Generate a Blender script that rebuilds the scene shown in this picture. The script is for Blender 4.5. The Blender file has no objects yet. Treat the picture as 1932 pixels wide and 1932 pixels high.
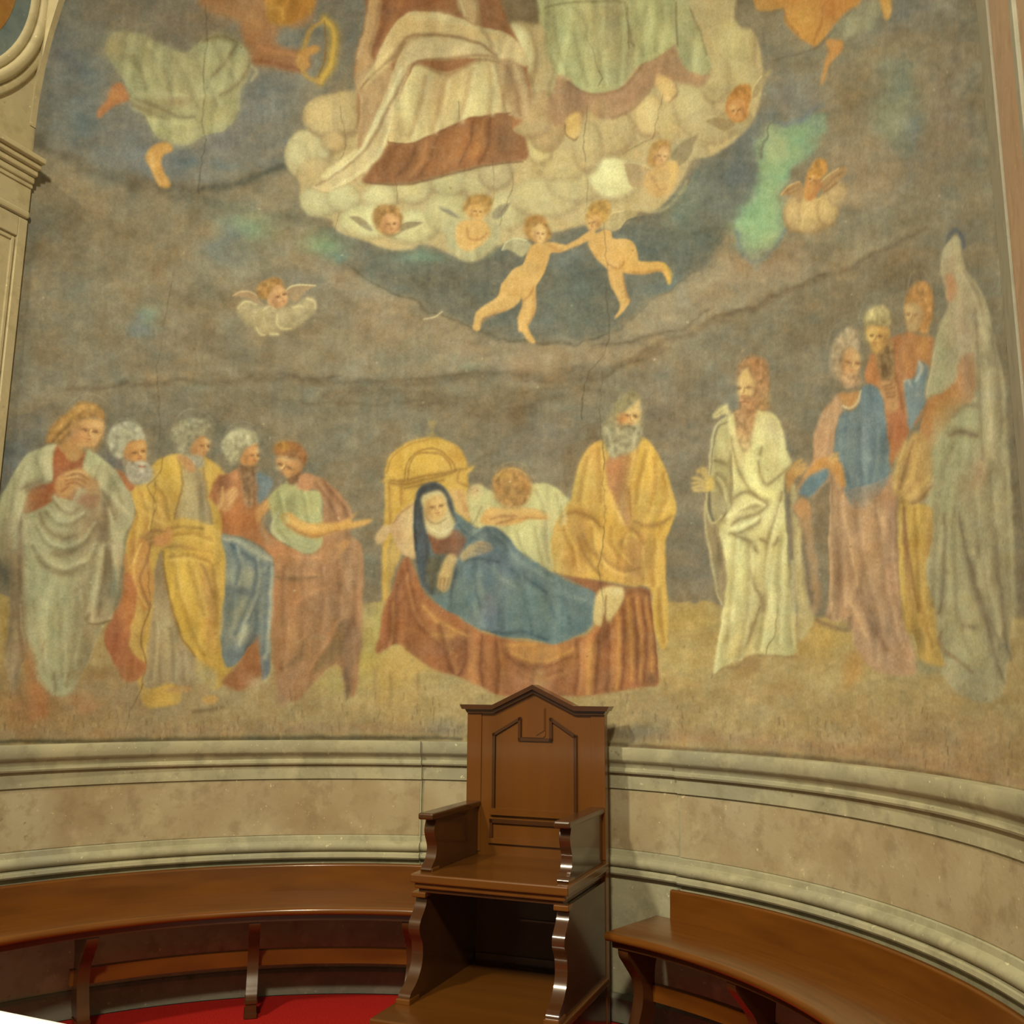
# Church apse with a faded fresco, a carved wooden throne and two curved benches.
import bpy, bmesh, math, random
import numpy as np
from mathutils import Vector, Matrix

random.seed(7)
RNG = np.random.RandomState(11)
SC = bpy.context.scene
COL = SC.collection

# ------------------------------------------------------------------ camera
# apse axis = world Z through the origin, throne axis = +Y, floor at z = 0
FPX = 1800.0
CAM = np.array([1.82715, -2.34708, 1.4912])
CR = np.array([0.916313, 0.400390, 0.007676])
CU = np.array([0.065005, -0.167627, 0.983705])
CF = np.array([-0.395152, 0.900882, 0.179626])
cam_data = bpy.data.cameras.new('camera')
cam_data.sensor_width = 36.0
cam_data.lens = FPX / 1932.0 * 36.0
cam_data.clip_start = 0.05
cam_obj = bpy.data.objects.new('camera', cam_data)
cam_obj.matrix_world = Matrix(((CR[0], CU[0], -CF[0], CAM[0]), (CR[1], CU[1], -CF[1], CAM[1]),
                               (CR[2], CU[2], -CF[2], CAM[2]), (0, 0, 0, 1)))
COL.objects.link(cam_obj)
SC.camera = cam_obj

# ------------------------------------------------------------------ light
LIGHT = np.array([1.0, 0.87, 0.60])      # warm colour of the church lamps
world = bpy.data.worlds.new('nave_ambient')
SC.world = world
world.use_nodes = True
bg = world.node_tree.nodes['Background']
bg.inputs[0].default_value = (1.0, 0.87, 0.60, 1)
bg.inputs[1].default_value = 0.20


def lamp(name, kind, loc, target, power, size, color=(1.0, 0.87, 0.60), spot=None):
    d = bpy.data.lights.new(name, kind)
    d.energy = power
    d.color = color
    if kind == 'AREA':
        d.shape = 'DISK'
        d.size = size
    else:
        d.shadow_soft_size = size
    if spot:
        d.spot_size = math.radians(spot)
        d.spot_blend = 1.0
    o = bpy.data.objects.new(name, d)
    o.location = loc
    v = Vector(target) - Vector(loc)
    o.rotation_euler = v.to_track_quat('-Z', 'Y').to_euler()
    COL.objects.link(o)
    return o


lamp('nave_lamp', 'SPOT', (-2.0, -4.6, 6.6), (0.3, 1.9, 0.5), 1450, 0.3, spot=92)
lamp('nave_lamp_far', 'SPOT', (1.9, -4.4, 5.8), (-1.6, 1.5, 0.3), 1250, 0.3, spot=96)
lamp('added_altar_spot', 'SPOT', (0.3, -2.2, 4.6), (0.2, -1.45, 0.95), 700, 0.06, (1.0, 0.95, 0.86), 30)  # added spot with no known fixture, brightens the altar cloth to white

SC.view_settings.view_transform = 'Standard'
SC.view_settings.look = 'None'
SC.view_settings.exposure = 0.22
SC.view_settings.gamma = 1.0
SC.view_settings.use_curve_mapping = False

SC.cycles.max_bounces = 6
SC.cycles.diffuse_bounces = 4
SC.cycles.glossy_bounces = 3

# ------------------------------------------------------------------ sizes
R = 2.1916                # radius of the painted wall
HALF = math.radians(72.6) # half opening of the apse
Z0 = 1.211                # top of the stone dado, foot of the fresco
ZS = 4.20                 # springing of the half dome
PX = R * math.sin(HALF)   # 2.091: side walls
PY = R * math.cos(HALF)   # 0.655: plane of the apse opening
GAIN = 1.0


def lin(c):
    c = np.asarray(c, float) / 255.0
    return np.where(c <= 0.04045, c / 12.92, ((c + 0.055) / 1.055) ** 2.4)


def alb(r, g, b, k=1.0):
    """surface colour that shows as about this sRGB value under the warm lamps"""
    a = np.clip(lin((r, g, b)) / (LIGHT * GAIN) * k, 0.002, 0.9)
    return (float(a[0]), float(a[1]), float(a[2]), 1.0)
# ================================================================== materials
def new_mat(name):
    m = bpy.data.materials.new(name)
    m.use_nodes = True
    nt = m.node_tree
    return m, nt, nt.nodes['Principled BSDF']


def noise_mix(nt, bsdf, c1, c2, scale, detail=6, stretch=(1, 1, 1), contrast=(0.35, 0.65), c3=None, s3=None, mix3=0.5):
    tc = nt.nodes.new('ShaderNodeTexCoord')
    mp = nt.nodes.new('ShaderNodeMapping')
    mp.inputs['Scale'].default_value = stretch
    nt.links.new(tc.outputs['Object'], mp.inputs['Vector'])
    n = nt.nodes.new('ShaderNodeTexNoise')
    n.inputs['Scale'].default_value = scale
    n.inputs['Detail'].default_value = detail
    nt.links.new(mp.outputs[0], n.inputs['Vector'])
    r = nt.nodes.new('ShaderNodeValToRGB')
    r.color_ramp.elements[0].position = contrast[0]
    r.color_ramp.elements[1].position = contrast[1]
    r.color_ramp.elements[0].color = c1
    r.color_ramp.elements[1].color = c2
    nt.links.new(n.outputs['Fac'], r.inputs[0])
    out = r.outputs[0]
    if c3 is not None:
        n3 = nt.nodes.new('ShaderNodeTexNoise')
        n3.inputs['Scale'].default_value = s3
        n3.inputs['Detail'].default_value = 5
        nt.links.new(tc.outputs['Object'], n3.inputs['Vector'])
        r3 = nt.nodes.new('ShaderNodeValToRGB')
        r3.color_ramp.elements[0].position = 0.45
        r3.color_ramp.elements[1].position = 0.68
        r3.color_ramp.elements[0].color = (0, 0, 0, 1)
        r3.color_ramp.elements[1].color = (mix3, mix3, mix3, 1)
        nt.links.new(n3.outputs['Fac'], r3.inputs[0])
        mx = nt.nodes.new('ShaderNodeMix')
        mx.data_type = 'RGBA'
        nt.links.new(r3.outputs[0], mx.inputs[0])
        nt.links.new(out, mx.inputs[6])
        mx.inputs[7].default_value = c3
        out = mx.outputs[2]
    nt.links.new(out, bsdf.inputs['Base Color'])
    return n, tc


def add_bump(nt, bsdf, src, strength, dist):
    b = nt.nodes.new('ShaderNodeBump')
    b.inputs['Strength'].default_value = strength
    b.inputs['Distance'].default_value = dist
    nt.links.new(src, b.inputs['Height'])
    nt.links.new(b.outputs[0], bsdf.inputs['Normal'])


def stone_mat(name, c1, c2, c3, scale=3.0, rough=0.75):
    m, nt, b = new_mat(name)
    n, tc = noise_mix(nt, b, c1, c2, scale, 8, (1, 1, 1), (0.3, 0.7), c3, 1.6, 0.7)
    col_in = b.inputs['Base Color'].links[0].from_socket
    for sc, lo, hi, fac, colr in ((11.0, 0.50, 0.66, 0.55, tuple(v * .78 for v in c1[:3]) + (1,)), (7.0, 0.56, 0.70, 0.5, tuple(min(.9, v * 1.2) for v in c2[:3]) + (1,)), (38.0, 0.66, 0.70, 0.8, tuple(min(.9, v * 1.5) for v in c2[:3]) + (1,)),
                                  (24.0, 0.66, 0.72, 0.6, tuple(v * .62 for v in c1[:3]) + (1,))):
        nn = nt.nodes.new('ShaderNodeTexNoise')
        nn.inputs['Scale'].default_value = sc
        nn.inputs['Detail'].default_value = 5
        nn.inputs['Roughness'].default_value = .62
        mp2 = nt.nodes.new('ShaderNodeMapping')
        mp2.inputs['Location'].default_value = (sc, 2 * sc, 0)
        nt.links.new(tc.outputs['Object'], mp2.inputs['Vector'])
        nt.links.new(mp2.outputs[0], nn.inputs['Vector'])
        rr = nt.nodes.new('ShaderNodeMapRange')
        rr.inputs['From Min'].default_value = lo
        rr.inputs['From Max'].default_value = hi
        rr.inputs['To Max'].default_value = fac
        nt.links.new(nn.outputs['Fac'], rr.inputs['Value'])
        mm = nt.nodes.new('ShaderNodeMix')
        mm.data_type = 'RGBA'
        nt.links.new(rr.outputs[0], mm.inputs[0])
        nt.links.new(col_in, mm.inputs[6])
        mm.inputs[7].default_value = colr
        col_in = mm.outputs[2]
    nt.links.new(col_in, b.inputs['Base Color'])
    f = nt.nodes.new('ShaderNodeTexNoise')
    f.inputs['Scale'].default_value = 60
    f.inputs['Detail'].default_value = 3
    nt.links.new(tc.outputs['Object'], f.inputs['Vector'])
    add_bump(nt, b, f.outputs['Fac'], 0.25, 0.004)
    b.inputs['Roughness'].default_value = rough
    b.inputs['Specular IOR Level'].default_value = 0.25
    return m


def wood_mat(name, c1, c2, stretch, rough=0.30):
    m, nt, b = new_mat(name)
    n, tc = noise_mix(nt, b, c1, c2, 7.0, 8, stretch, (0.25, 0.75))
    add_bump(nt, b, n.outputs['Fac'], 0.06, 0.002)
    b.inputs['Roughness'].default_value = rough
    b.inputs['Specular IOR Level'].default_value = 0.3
    b.inputs['Coat Weight'].default_value = 0.55
    b.inputs['Coat Roughness'].default_value = 0.10
    return m


M_DADO = stone_mat('dado_stone', alb(154, 128, 82), alb(176, 156, 108), alb(180, 164, 120), 2.6)
M_MOULD = stone_mat('moulding_stone', alb(152, 140, 98), alb(182, 168, 118), alb(140, 136, 104))
M_LOW = stone_mat('lower_wall_plaster', alb(116, 108, 80), alb(134, 124, 94), alb(100, 94, 72))
M_PIL = stone_mat('pilaster_plaster', alb(180, 160, 108), alb(196, 174, 120), alb(184, 166, 122))
M_GREY = stone_mat('pilaster_grey_plaster', alb(144, 136, 104), alb(156, 146, 112), alb(150, 134, 104))
M_PINK = stone_mat('pilaster_pink_plaster', alb(170, 134, 92), alb(180, 146, 104), alb(164, 136, 102))
M_FLOOR = stone_mat('floor_stone', alb(120, 112, 96), alb(138, 128, 108), alb(110, 100, 84))
M_WOOD = wood_mat('varnished_walnut', alb(90, 50, 12), alb(112, 64, 16), (1, 1, 0.12))
M_WOODH = wood_mat('varnished_walnut_flat', alb(88, 49, 12), alb(110, 63, 16), (0.12, 1, 1))
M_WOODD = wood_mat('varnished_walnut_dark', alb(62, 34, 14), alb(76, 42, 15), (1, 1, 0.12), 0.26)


def plain_mat(name, col, rough=0.6, scale=40, var=0.12):
    m, nt, b = new_mat(name)
    c1 = tuple(max(0, x * (1 - var)) for x in col[:3]) + (1,)
    c2 = tuple(min(1, x * (1 + var)) for x in col[:3]) + (1,)
    n, tc = noise_mix(nt, b, c1, c2, scale, 4)
    add_bump(nt, b, n.outputs['Fac'], 0.3, 0.003)
    b.inputs['Roughness'].default_value = rough
    b.inputs['Specular IOR Level'].default_value = 0.2
    return m


M_CARPET = plain_mat('red_carpet', alb(160, 22, 12), 0.95, 160, 0.25)
M_CLOTH = plain_mat('white_linen', (0.86, 0.85, 0.82, 1), 0.9, 60, 0.03)
M_ORANGE = stone_mat('roundel_orange_paint', alb(160, 104, 44), alb(172, 128, 56), alb(150, 96, 60), 5)
M_BLUE = stone_mat('roundel_blue_paint', alb(104, 118, 108), alb(128, 132, 110), alb(110, 116, 104), 5)

# ================================================================== mesh helpers


def link(name, me, mat=None, parent=None):
    o = bpy.data.objects.new(name, me)
    COL.objects.link(o)
    if mat is not None:
        me.materials.append(mat)
    if parent is not None:
        o.parent = parent
    return o


def mesh_from(name, verts, faces, mat=None, parent=None, smooth=False):
    me = bpy.data.meshes.new(name)
    me.from_pydata([tuple(map(float, v)) for v in verts], [], faces)
    me.validate()
    bm = bmesh.new()
    bm.from_mesh(me)
    bmesh.ops.recalc_face_normals(bm, faces=bm.faces)
    bm.to_mesh(me)
    bm.free()
    if smooth:
        me.polygons.foreach_set('use_smooth', [True] * len(me.polygons))
    return link(name, me, mat, parent)


def bm_obj(name, bm, mat, parent=None, bevel=0.0, seg=2, smooth=False):
    if bevel > 0:
        bmesh.ops.bevel(bm, geom=[e for e in bm.edges if e.calc_face_angle(0) > 0.5], offset=bevel, segments=seg,
                        affect='EDGES', profile=0.5)
    bmesh.ops.recalc_face_normals(bm, faces=bm.faces)
    me = bpy.data.meshes.new(name)
    bm.to_mesh(me)
    bm.free()
    if smooth:
        me.polygons.foreach_set('use_smooth', [True] * len(me.polygons))
    return link(name, me, mat, parent)


def box(name, x0, x1, y0, y1, z0, z1, mat, parent=None, bevel=0.0):
    bm = bmesh.new()
    bmesh.ops.create_cube(bm, size=1.0)
    for v in bm.verts:
        v.co = Vector((x0 + (v.co.x + .5) * (x1 - x0), y0 + (v.co.y + .5) * (y1 - y0), z0 + (v.co.z + .5) * (z1 - z0)))
    return bm_obj(name, bm, mat, parent, bevel)


def prism(name, prof, a0, a1, axis, mat, parent=None, bevel=0.0, seg=2):
    """extrude a 2D outline (list of (p, q)) along axis 'x' or 'y' from a0 to a1; the other two axes are p (in plan) and z"""
    bm = bmesh.new()
    lo, hi = [], []
    for p, q in prof:
        if axis == 'x':
            lo.append(bm.verts.new((a0, p, q)))
            hi.append(bm.verts.new((a1, p, q)))
        else:
            lo.append(bm.verts.new((p, a0, q)))
            hi.append(bm.verts.new((p, a1, q)))
    n = len(prof)
    bm.faces.new(lo)
    bm.faces.new(hi[::-1])
    for i in range(n):
        bm.faces.new((lo[i], hi[i], hi[(i + 1) % n], lo[(i + 1) % n]))
    o = bm_obj(name, bm, mat, parent, bevel, seg, smooth=True)
    o.data.set_sharp_from_angle(angle=0.6)
    return o


def sweep_arc(name, prof, t0, t1, n, mat, parent=None, smooth_angle=0.6):
    """revolve a closed outline (radius, z) about the apse axis between azimuths t0 and t1 (from +Y towards +X)"""
    vs, fs = [], []
    m = len(prof)
    for i in range(n + 1):
        t = t0 + (t1 - t0) * i / n
        for r, z in prof:
            vs.append((r * math.sin(t), r * math.cos(t), z))
    for i in range(n):
        for j in range(m):
            a, b = i * m + j, i * m + (j + 1) % m
            fs.append((a, b, b + m, a + m))
    fs.append(tuple(range(m))[::-1])
    fs.append(tuple(n * m + j for j in range(m)))
    o = mesh_from(name, vs, fs, mat, parent, smooth=True)
    try:
        o.data.set_sharp_from_angle(angle=smooth_angle)
    except Exception:
        pass
    return o


def empty(name, loc=(0, 0, 0), rz=0.0):
    o = bpy.data.objects.new(name, None)
    COL.objects.link(o)
    o.location = loc
    o.rotation_euler = (0, 0, rz)
    o.empty_display_size = 0.1
    return o


def tag(o, label=None, cat=None, group=None, kind=None):
    if label:
        o['label'] = label
    if cat:
        o['category'] = cat
    if group:
        o['group'] = group
    if kind:
        o['kind'] = kind
    return o


def spline(pts, n=6, closed=False):
    P = [np.array(p, float) for p in pts]
    out = []
    L = len(P)
    rng = range(L if closed else L - 1)
    for i in rng:
        p0 = P[(i - 1) % L] if closed or i > 0 else P[i]
        p1, p2 = P[i], P[(i + 1) % L]
        p3 = P[(i + 2) % L] if closed or i + 2 < L else p2
        for k in range(n):
            t = k / n
            out.append(0.5 * (2 * p1 + (p2 - p0) * t + (2 * p0 - 5 * p1 + 4 * p2 - p3) * t * t + (3 * p1 - p0 - 3 * p2 + p3) * t ** 3))
    if not closed:
        out.append(P[-1])
    return [tuple(p) for p in out]
# ================================================================== the fresco: painter's cartoon
# The cartoon is a flat full-size drawing; its coordinates chart the wall (see chart() below).
ML, MT, MR = 60, 240, 140
CW, CH = 1932 + ML + MR, 1560 + MT
CAN = np.zeros((CH, CW, 3), np.float32)
IDM = np.zeros((CH, CW), np.int16)
PARTS = [None]          # id -> (figure, part)
FIG = {}                # figure -> (name, label)
VW = [0.0, 0.0, 1.0]    # view: origin and scale of the coordinates in use
CUR = [None]


def view(x, y, s):
    VW[:] = [x, y, s]


def P_(pts):
    a = np.asarray(pts, float).reshape(-1, 2)
    return np.stack([a[:, 0] / VW[2] + VW[0] + ML, a[:, 1] / VW[2] + VW[1] + MT], 1)


def cr(P, closed=True, n=6):
    L = len(P)
    if L < 3:
        return P
    out = []
    idx = range(L if closed else L - 1)
    t = np.linspace(0, 1, n, endpoint=False)[:, None]
    for i in idx:
        p1, p2 = P[i], P[(i + 1) % L]
        p0 = P[(i - 1) % L] if (closed or i) else p1
        p3 = P[(i + 2) % L] if (closed or i + 2 < L) else p2
        out.append(0.5 * (2 * p1 + (p2 - p0) * t + (2 * p0 - 5 * p1 + 4 * p2 - p3) * t ** 2 + (3 * p1 - p0 - 3 * p2 + p3) * t ** 3))
    if not closed:
        out.append(P[-1:])
    return np.concatenate(out)


def bblur(a, s):
    """about a gaussian of sigma s: three box passes both ways"""
    k = max(1, int(round(s)))
    for _ in range(3):
        for ax in (0, 1):
            n = a.shape[ax]
            c = np.cumsum(np.concatenate([np.zeros_like(np.take(a, [0], ax)), a], ax), ax)
            hi = np.minimum(np.arange(n) + k + 1, n)
            lo = np.maximum(np.arange(n) - k, 0)
            sh = [1, 1]
            sh[ax] = n
            a = (np.take(c, hi, ax) - np.take(c, lo, ax)) / (2 * k + 1)
    return a


def cover(P, pad):
    x0 = int(max(0, math.floor(P[:, 0].min()) - pad))
    x1 = int(min(CW, math.ceil(P[:, 0].max()) + pad + 1))
    y0 = int(max(0, math.floor(P[:, 1].min()) - pad))
    y1 = int(min(CH, math.ceil(P[:, 1].max()) + pad + 1))
    if x1 <= x0 or y1 <= y0:
        return None
    acc = np.zeros((y1 - y0, x1 - x0), np.float32)
    X = np.arange(x0, x1) + 0.5
    for i in range(len(P)):
        (ax, ay), (bx, by) = P[i], P[(i + 1) % len(P)]
        if ay == by:
            continue
        sg = 1.0 if by > ay else -1.0
        if sg < 0:
            ax, ay, bx, by = bx, by, ax, ay
        ya, yb = max(y0, math.ceil(ay - .5)), min(y1, math.ceil(by - .5))
        if yb <= ya:
            continue
        Y = np.arange(ya, yb) + .5
        xs = ax + (Y - ay) * (bx - ax) / (by - ay)
        acc[ya - y0:yb - y0] += sg * np.clip(X[None] - xs[:, None] + .5, 0, 1)
    return x0, y0, np.clip(np.abs(acc), 0, 1)


def clipped(m, x0, y0, clip):
    if clip is None:
        return m
    cx, cy, c = clip
    h, w = m.shape
    out = np.zeros_like(m)
    ax, ay = max(x0, cx), max(y0, cy)
    bx, by = min(x0 + w, cx + c.shape[1]), min(y0 + h, cy + c.shape[0])
    if bx > ax and by > ay:
        out[ay - y0:by - y0, ax - x0:bx - x0] = m[ay - y0:by - y0, ax - x0:bx - x0] * c[ay - cy:by - cy, ax - cx:bx - cx]
    return out


def lay(x0, y0, m, col):
    h, w = m.shape
    s = CAN[y0:y0 + h, x0:x0 + w]
    s += (np.asarray(col, np.float32) - s) * m[..., None]


def fig(name, label=None, key=None):
    """start a painted figure; later fills belong to it"""
    key = key or label or name
    FIG[key] = (name, label)
    CUR[0] = key


def fill(pts, col, soft=1.3, a=1.0, part='body', sm=True, clip=None, grad=None, hard=True):
    P = P_(pts)
    if sm:
        P = cr(P)
    r = cover(P, int(soft * 3) + 2)
    if r is None:
        return None
    x0, y0, m = r
    m = clipped(m, x0, y0, clip)
    if CUR[0] and part and hard and a > .6:
        k = (CUR[0], part)
        if k not in PARTS:
            PARTS.append(k)
        h, w = m.shape
        IDM[y0:y0 + h, x0:x0 + w][m > .5] = PARTS.index(k)
    mm = bblur(m, soft) if soft >= 1 else m
    if grad is not None:
        gx0, gy0, gx1, gy1, c2 = grad
        g = P_([(gx0, gy0), (gx1, gy1)])
        d = g[1] - g[0]
        yy, xx = np.mgrid[y0:y0 + m.shape[0], x0:x0 + m.shape[1]]
        t = np.clip(((xx - g[0, 0]) * d[0] + (yy - g[0, 1]) * d[1]) / (d @ d), 0, 1)[..., None]
        col = np.asarray(col, np.float32) * (1 - t) + np.asarray(c2, np.float32) * t
    lay(x0, y0, mm * a, col)
    return x0, y0, m


def stroke(pts, w, col, a=.7, clip=None, taper=.35, sm=True):
    """soft brush line; w = half width in pixels of the cartoon"""
    P = P_(pts)
    if sm and len(P) > 2:
        P = cr(P, False, 5)
    pad = w * 2.6 + 2
    x0 = int(max(0, P[:, 0].min() - pad))
    x1 = int(min(CW, P[:, 0].max() + pad + 1))
    y0 = int(max(0, P[:, 1].min() - pad))
    y1 = int(min(CH, P[:, 1].max() + pad + 1))
    if x1 <= x0 or y1 <= y0:
        return
    buf = np.zeros((y1 - y0, x1 - x0), np.float32)
    n = len(P) - 1
    for i in range(n):
        A, Bq = P[i], P[i + 1]
        u = (i + .5) / n
        ww = w * (1 - taper * (abs(2 * u - 1) ** 2))
        p = ww * 2.6 + 1
        ax = int(max(x0, min(A[0], Bq[0]) - p))
        bx = int(min(x1, max(A[0], Bq[0]) + p + 1))
        ay = int(max(y0, min(A[1], Bq[1]) - p))
        by = int(min(y1, max(A[1], Bq[1]) + p + 1))
        if bx <= ax or by <= ay:
            continue
        yy, xx = np.mgrid[ay:by, ax:bx].astype(np.float32)
        xx += .5
        yy += .5
        d = Bq - A
        L = max(d @ d, 1e-6)
        t = np.clip(((xx - A[0]) * d[0] + (yy - A[1]) * d[1]) / L, 0, 1)
        dd = (xx - A[0] - t * d[0]) ** 2 + (yy - A[1] - t * d[1]) ** 2
        v = np.exp(-dd / (ww * ww))
        s = buf[ay - y0:by - y0, ax - x0:bx - x0]
        np.maximum(s, v, out=s)
    buf = clipped(buf, x0, y0, clip)
    lay(x0, y0, buf * a, col)


def lines(L, w, col, a=.7, clip=None, taper=.35):
    for l in L:
        stroke(l, w * 2.2, col, min(1, a * .75), clip, taper)
        stroke(l, w * .95, col, min(1, a * .85), clip, .6)


def blob(x, y, rx, ry, col, a=.6, rot=0.0, clip=None):
    """soft ellipse, radii in pixels of the cartoon"""
    (cx, cy), = P_([(x, y)])
    q = max(rx, ry) * 2.2
    x0, x1 = int(max(0, cx - q)), int(min(CW, cx + q + 1))
    y0, y1 = int(max(0, cy - q)), int(min(CH, cy + q + 1))
    if x1 <= x0 or y1 <= y0:
        return
    yy, xx = np.mgrid[y0:y1, x0:x1].astype(np.float32)
    c, s = math.cos(rot), math.sin(rot)
    u = ((xx - cx) * c + (yy - cy) * s) / rx
    v = (-(xx - cx) * s + (yy - cy) * c) / ry
    m = np.exp(-(u * u + v * v) * .9)
    m = clipped(m.astype(np.float32), x0, y0, clip)
    lay(x0, y0, m * a, col)


def oval(x, y, rx, ry, rot=0.0, n=12):
    """outline points of an ellipse in the current view (radii in cartoon pixels)"""
    s = VW[2]
    return [(x + s * (rx * math.cos(t) * math.cos(rot) - ry * math.sin(t) * math.sin(rot)),
             y + s * (rx * math.cos(t) * math.sin(rot) + ry * math.sin(t) * math.cos(rot))) for t in np.linspace(0, 2 * math.pi, n, endpoint=False)]


def noise2(sx, sy, seed):
    """smooth value noise with cells of sx by sy pixels, range about -1..1"""
    r = np.random.RandomState(seed)
    gh, gw = int(CH / sy) + 4, int(CW / sx) + 4
    g = r.uniform(-1, 1, (gh, gw)).astype(np.float32)
    y = np.arange(CH) / sy
    x = np.arange(CW) / sx
    yi, xi = y.astype(int), x.astype(int)
    fy, fx = y - yi, x - xi
    fy = (fy * fy * (3 - 2 * fy)).astype(np.float32)[:, None]
    fx = (fx * fx * (3 - 2 * fx)).astype(np.float32)[None]
    a = g[yi][:, xi]
    b = g[yi][:, xi + 1]
    c = g[yi + 1][:, xi]
    d = g[yi + 1][:, xi + 1]
    return (a * (1 - fx) + b * fx) * (1 - fy) + (c * (1 - fx) + d * fx) * fy


def resample(img, dx, dy):
    yy, xx = np.mgrid[0:CH, 0:CW].astype(np.float32)
    x = np.clip(xx + dx, 0, CW - 1.01)
    y = np.clip(yy + dy, 0, CH - 1.01)
    xi, yi = x.astype(int), y.astype(int)
    fx, fy = (x - xi)[..., None], (y - yi)[..., None]
    return (img[yi, xi] * (1 - fx) + img[yi, xi + 1] * fx) * (1 - fy) + (img[yi + 1, xi] * (1 - fx) + img[yi + 1, xi + 1] * fx) * fy


def puff(x, y, rx, ry, light, dark, a=.9, rot=0.0, clip=None):
    """rounded cloud: dark rim below, light body shifted up"""
    d2 = tuple(v * .92 for v in dark)
    l2 = tuple(min(226, v * 1.06) for v in light)
    m = fill(oval(x, y, rx, ry, rot), d2, 2, a * .8, None, clip=clip)
    s = VW[2]
    fill(oval(x - .08 * rx * s, y - .12 * ry * s, rx * .88, ry * .86, rot), light, 3, a * .9, None, clip=clip)
    fill(oval(x - .22 * rx * s, y - .30 * ry * s, rx * .55, ry * .52, rot), l2, 5, a * .7, None, clip=clip)
    return m


def features(x, y, r, yaw=0.0, ang=0.0, dark=(112, 76, 48), light=(214, 178, 112), mouth=(146, 84, 60), k=1.0, brow=True, nose=True):
    """eye sockets, lids, nose and mouth of a small painted face; r = half face height in pixels, yaw -1..1 looks left..right"""
    s = VW[2]
    c, sn = math.cos(ang), math.sin(ang)

    def q(u, v):
        u, v = u * r * s, v * r * s
        return (x + u * c - v * sn, y + u * sn + v * c)
    o = yaw * .30
    sd = -1 if yaw > 0 else 1
    blob(*q(sd * .62, .25), .26 * r, .6 * r, dark, .38, ang)              # shaded cheek
    blob(*q(o - sd * .22, -.45), .34 * r, .22 * r, light, .45, ang)      # lit forehead
    blob(*q(o - sd * .30, .22), .2 * r, .16 * r, light, .4, ang)
    for e in (-1, 1):
        w = .15 * (1 - .45 * max(0, e * yaw))
        ex = o + e * .33 * (1 - .35 * max(0, e * yaw))
        blob(*q(ex, -.08), .22 * r, .13 * r, dark, .32 if r > 20 else .24, ang)
        stroke([q(ex - w, -.02), q(ex, -.07), q(ex + w, -.01)], .05 * r * k + .3, dark, .6)
        blob(*q(ex + .05 * yaw, 0.0), .075 * r, .07 * r, (92, 62, 40), .48 if r > 20 else .3, ang)
    if nose:
        nx = o + .16 * yaw
        stroke([q(o + .05 * sd, -.10), q(nx + .10 * sd, .18), q(nx, .27)], .06 * r * k + .3, dark, .45)
        stroke([q(o - .03 * sd, -.08), q(nx - .02, .17)], .06 * r * k + .3, light, .6)
    stroke([q(o - .15, .46), q(o + .02, .47), q(o + .15, .45)], .05 * r * k + .3, mouth, .55)
    blob(*q(o, .60), .14 * r, .05 * r, dark, .3, ang)
# ---- ground tone: brown grey, mottled
n1, n2, n3, n4 = noise2(150, 90, 1), noise2(60, 40, 2), noise2(24, 18, 3), noise2(9, 7, 4)
CAN[:] = np.array([125, 113, 87], np.float32)
CAN += (n1 * 5 + n2 * 5 + n3 * 4)[..., None] * np.array([1.0, .95, .8], np.float32)
hue = (noise2(110, 80, 5) * .6 + noise2(45, 35, 6) * .4)[..., None]
CAN += hue * np.array([4, 0, -4], np.float32)
V0 = (0, 0, 1)
T1, T2, T3, T4, T5, T6 = (400, 0, 3.864), (850, 0, 3.864), (1300, 0, 3.057), (400, 350, 4.83), (800, 300, 3.715), (1250, 400, 2.833)
L0, LL, L1, L2, L3, L4 = (0, 0, 3.864), (0, 450, 3.864), (0, 720, 4.83), (350, 780, 4.83), (0, 1020, 4.6), (380, 980, 4.6)
L5, L6, L7 = (680, 780, 4.83), (680, 1000, 3.22), (1000, 720, 4.83)
R1, R2, R3, R4 = (1280, 640, 6.44), (1280, 900, 4.83), (1480, 420, 4.274), (1480, 800, 3.513)
SKIN, SKIND, SKINL = (190, 144, 82), (154, 106, 62), (206, 170, 104)

view(*V0)
# sky, upper left
m = fill([(110, -160), (80, 150), (64, 262), (150, 308), (260, 350), (375, 362), (470, 338), (548, 318), (575, 200), (640, 150), (700, -160)], (116, 113, 100), 14, .85)
for x, y, rx, ry, c, a in [(150, 150, 40, 70, (92, 102, 104), .55), (155, 235, 26, 26, (84, 102, 104), .6), (120, 95, 26, 30, (96, 100, 106), .5), (300, 300, 60, 34, (100, 106, 110), .6),
                           (250, 250, 60, 60, (108, 110, 108), .5), (355, 310, 18, 12, (78, 98, 104), .6), (425, 312, 18, 10, (84, 102, 104), .6), (420, 250, 40, 40, (118, 114, 118), .5),
                           (480, 200, 50, 50, (112, 116, 112), .6), (230, 30, 110, 44, (124, 108, 82), .7), (350, 50, 70, 40, (138, 112, 80), .5), (430, 20, 60, 40, (140, 112, 78), .5), (220, 75, 40, 30, (108, 110, 98), .4),
                           (480, 170, 60, 26, (110, 110, 104), .6), (150, 40, 40, 60, (112, 112, 98), .4)]:
    blob(x, y, rx, ry, c, a)
stroke([(64, 262), (130, 300), (250, 345), (370, 362), (440, 348), (545, 318)], 16, (90, 80, 62), .6)
stroke([(378, 362), (450, 346), (540, 318)], 9, (74, 76, 66), .6)
stroke([(390, 385), (470, 395), (560, 420)], 18, (96, 96, 80), .4)
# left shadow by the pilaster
stroke([(64, 420), (46, 640), (22, 900)], 15, (98, 94, 80), .45)
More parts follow.
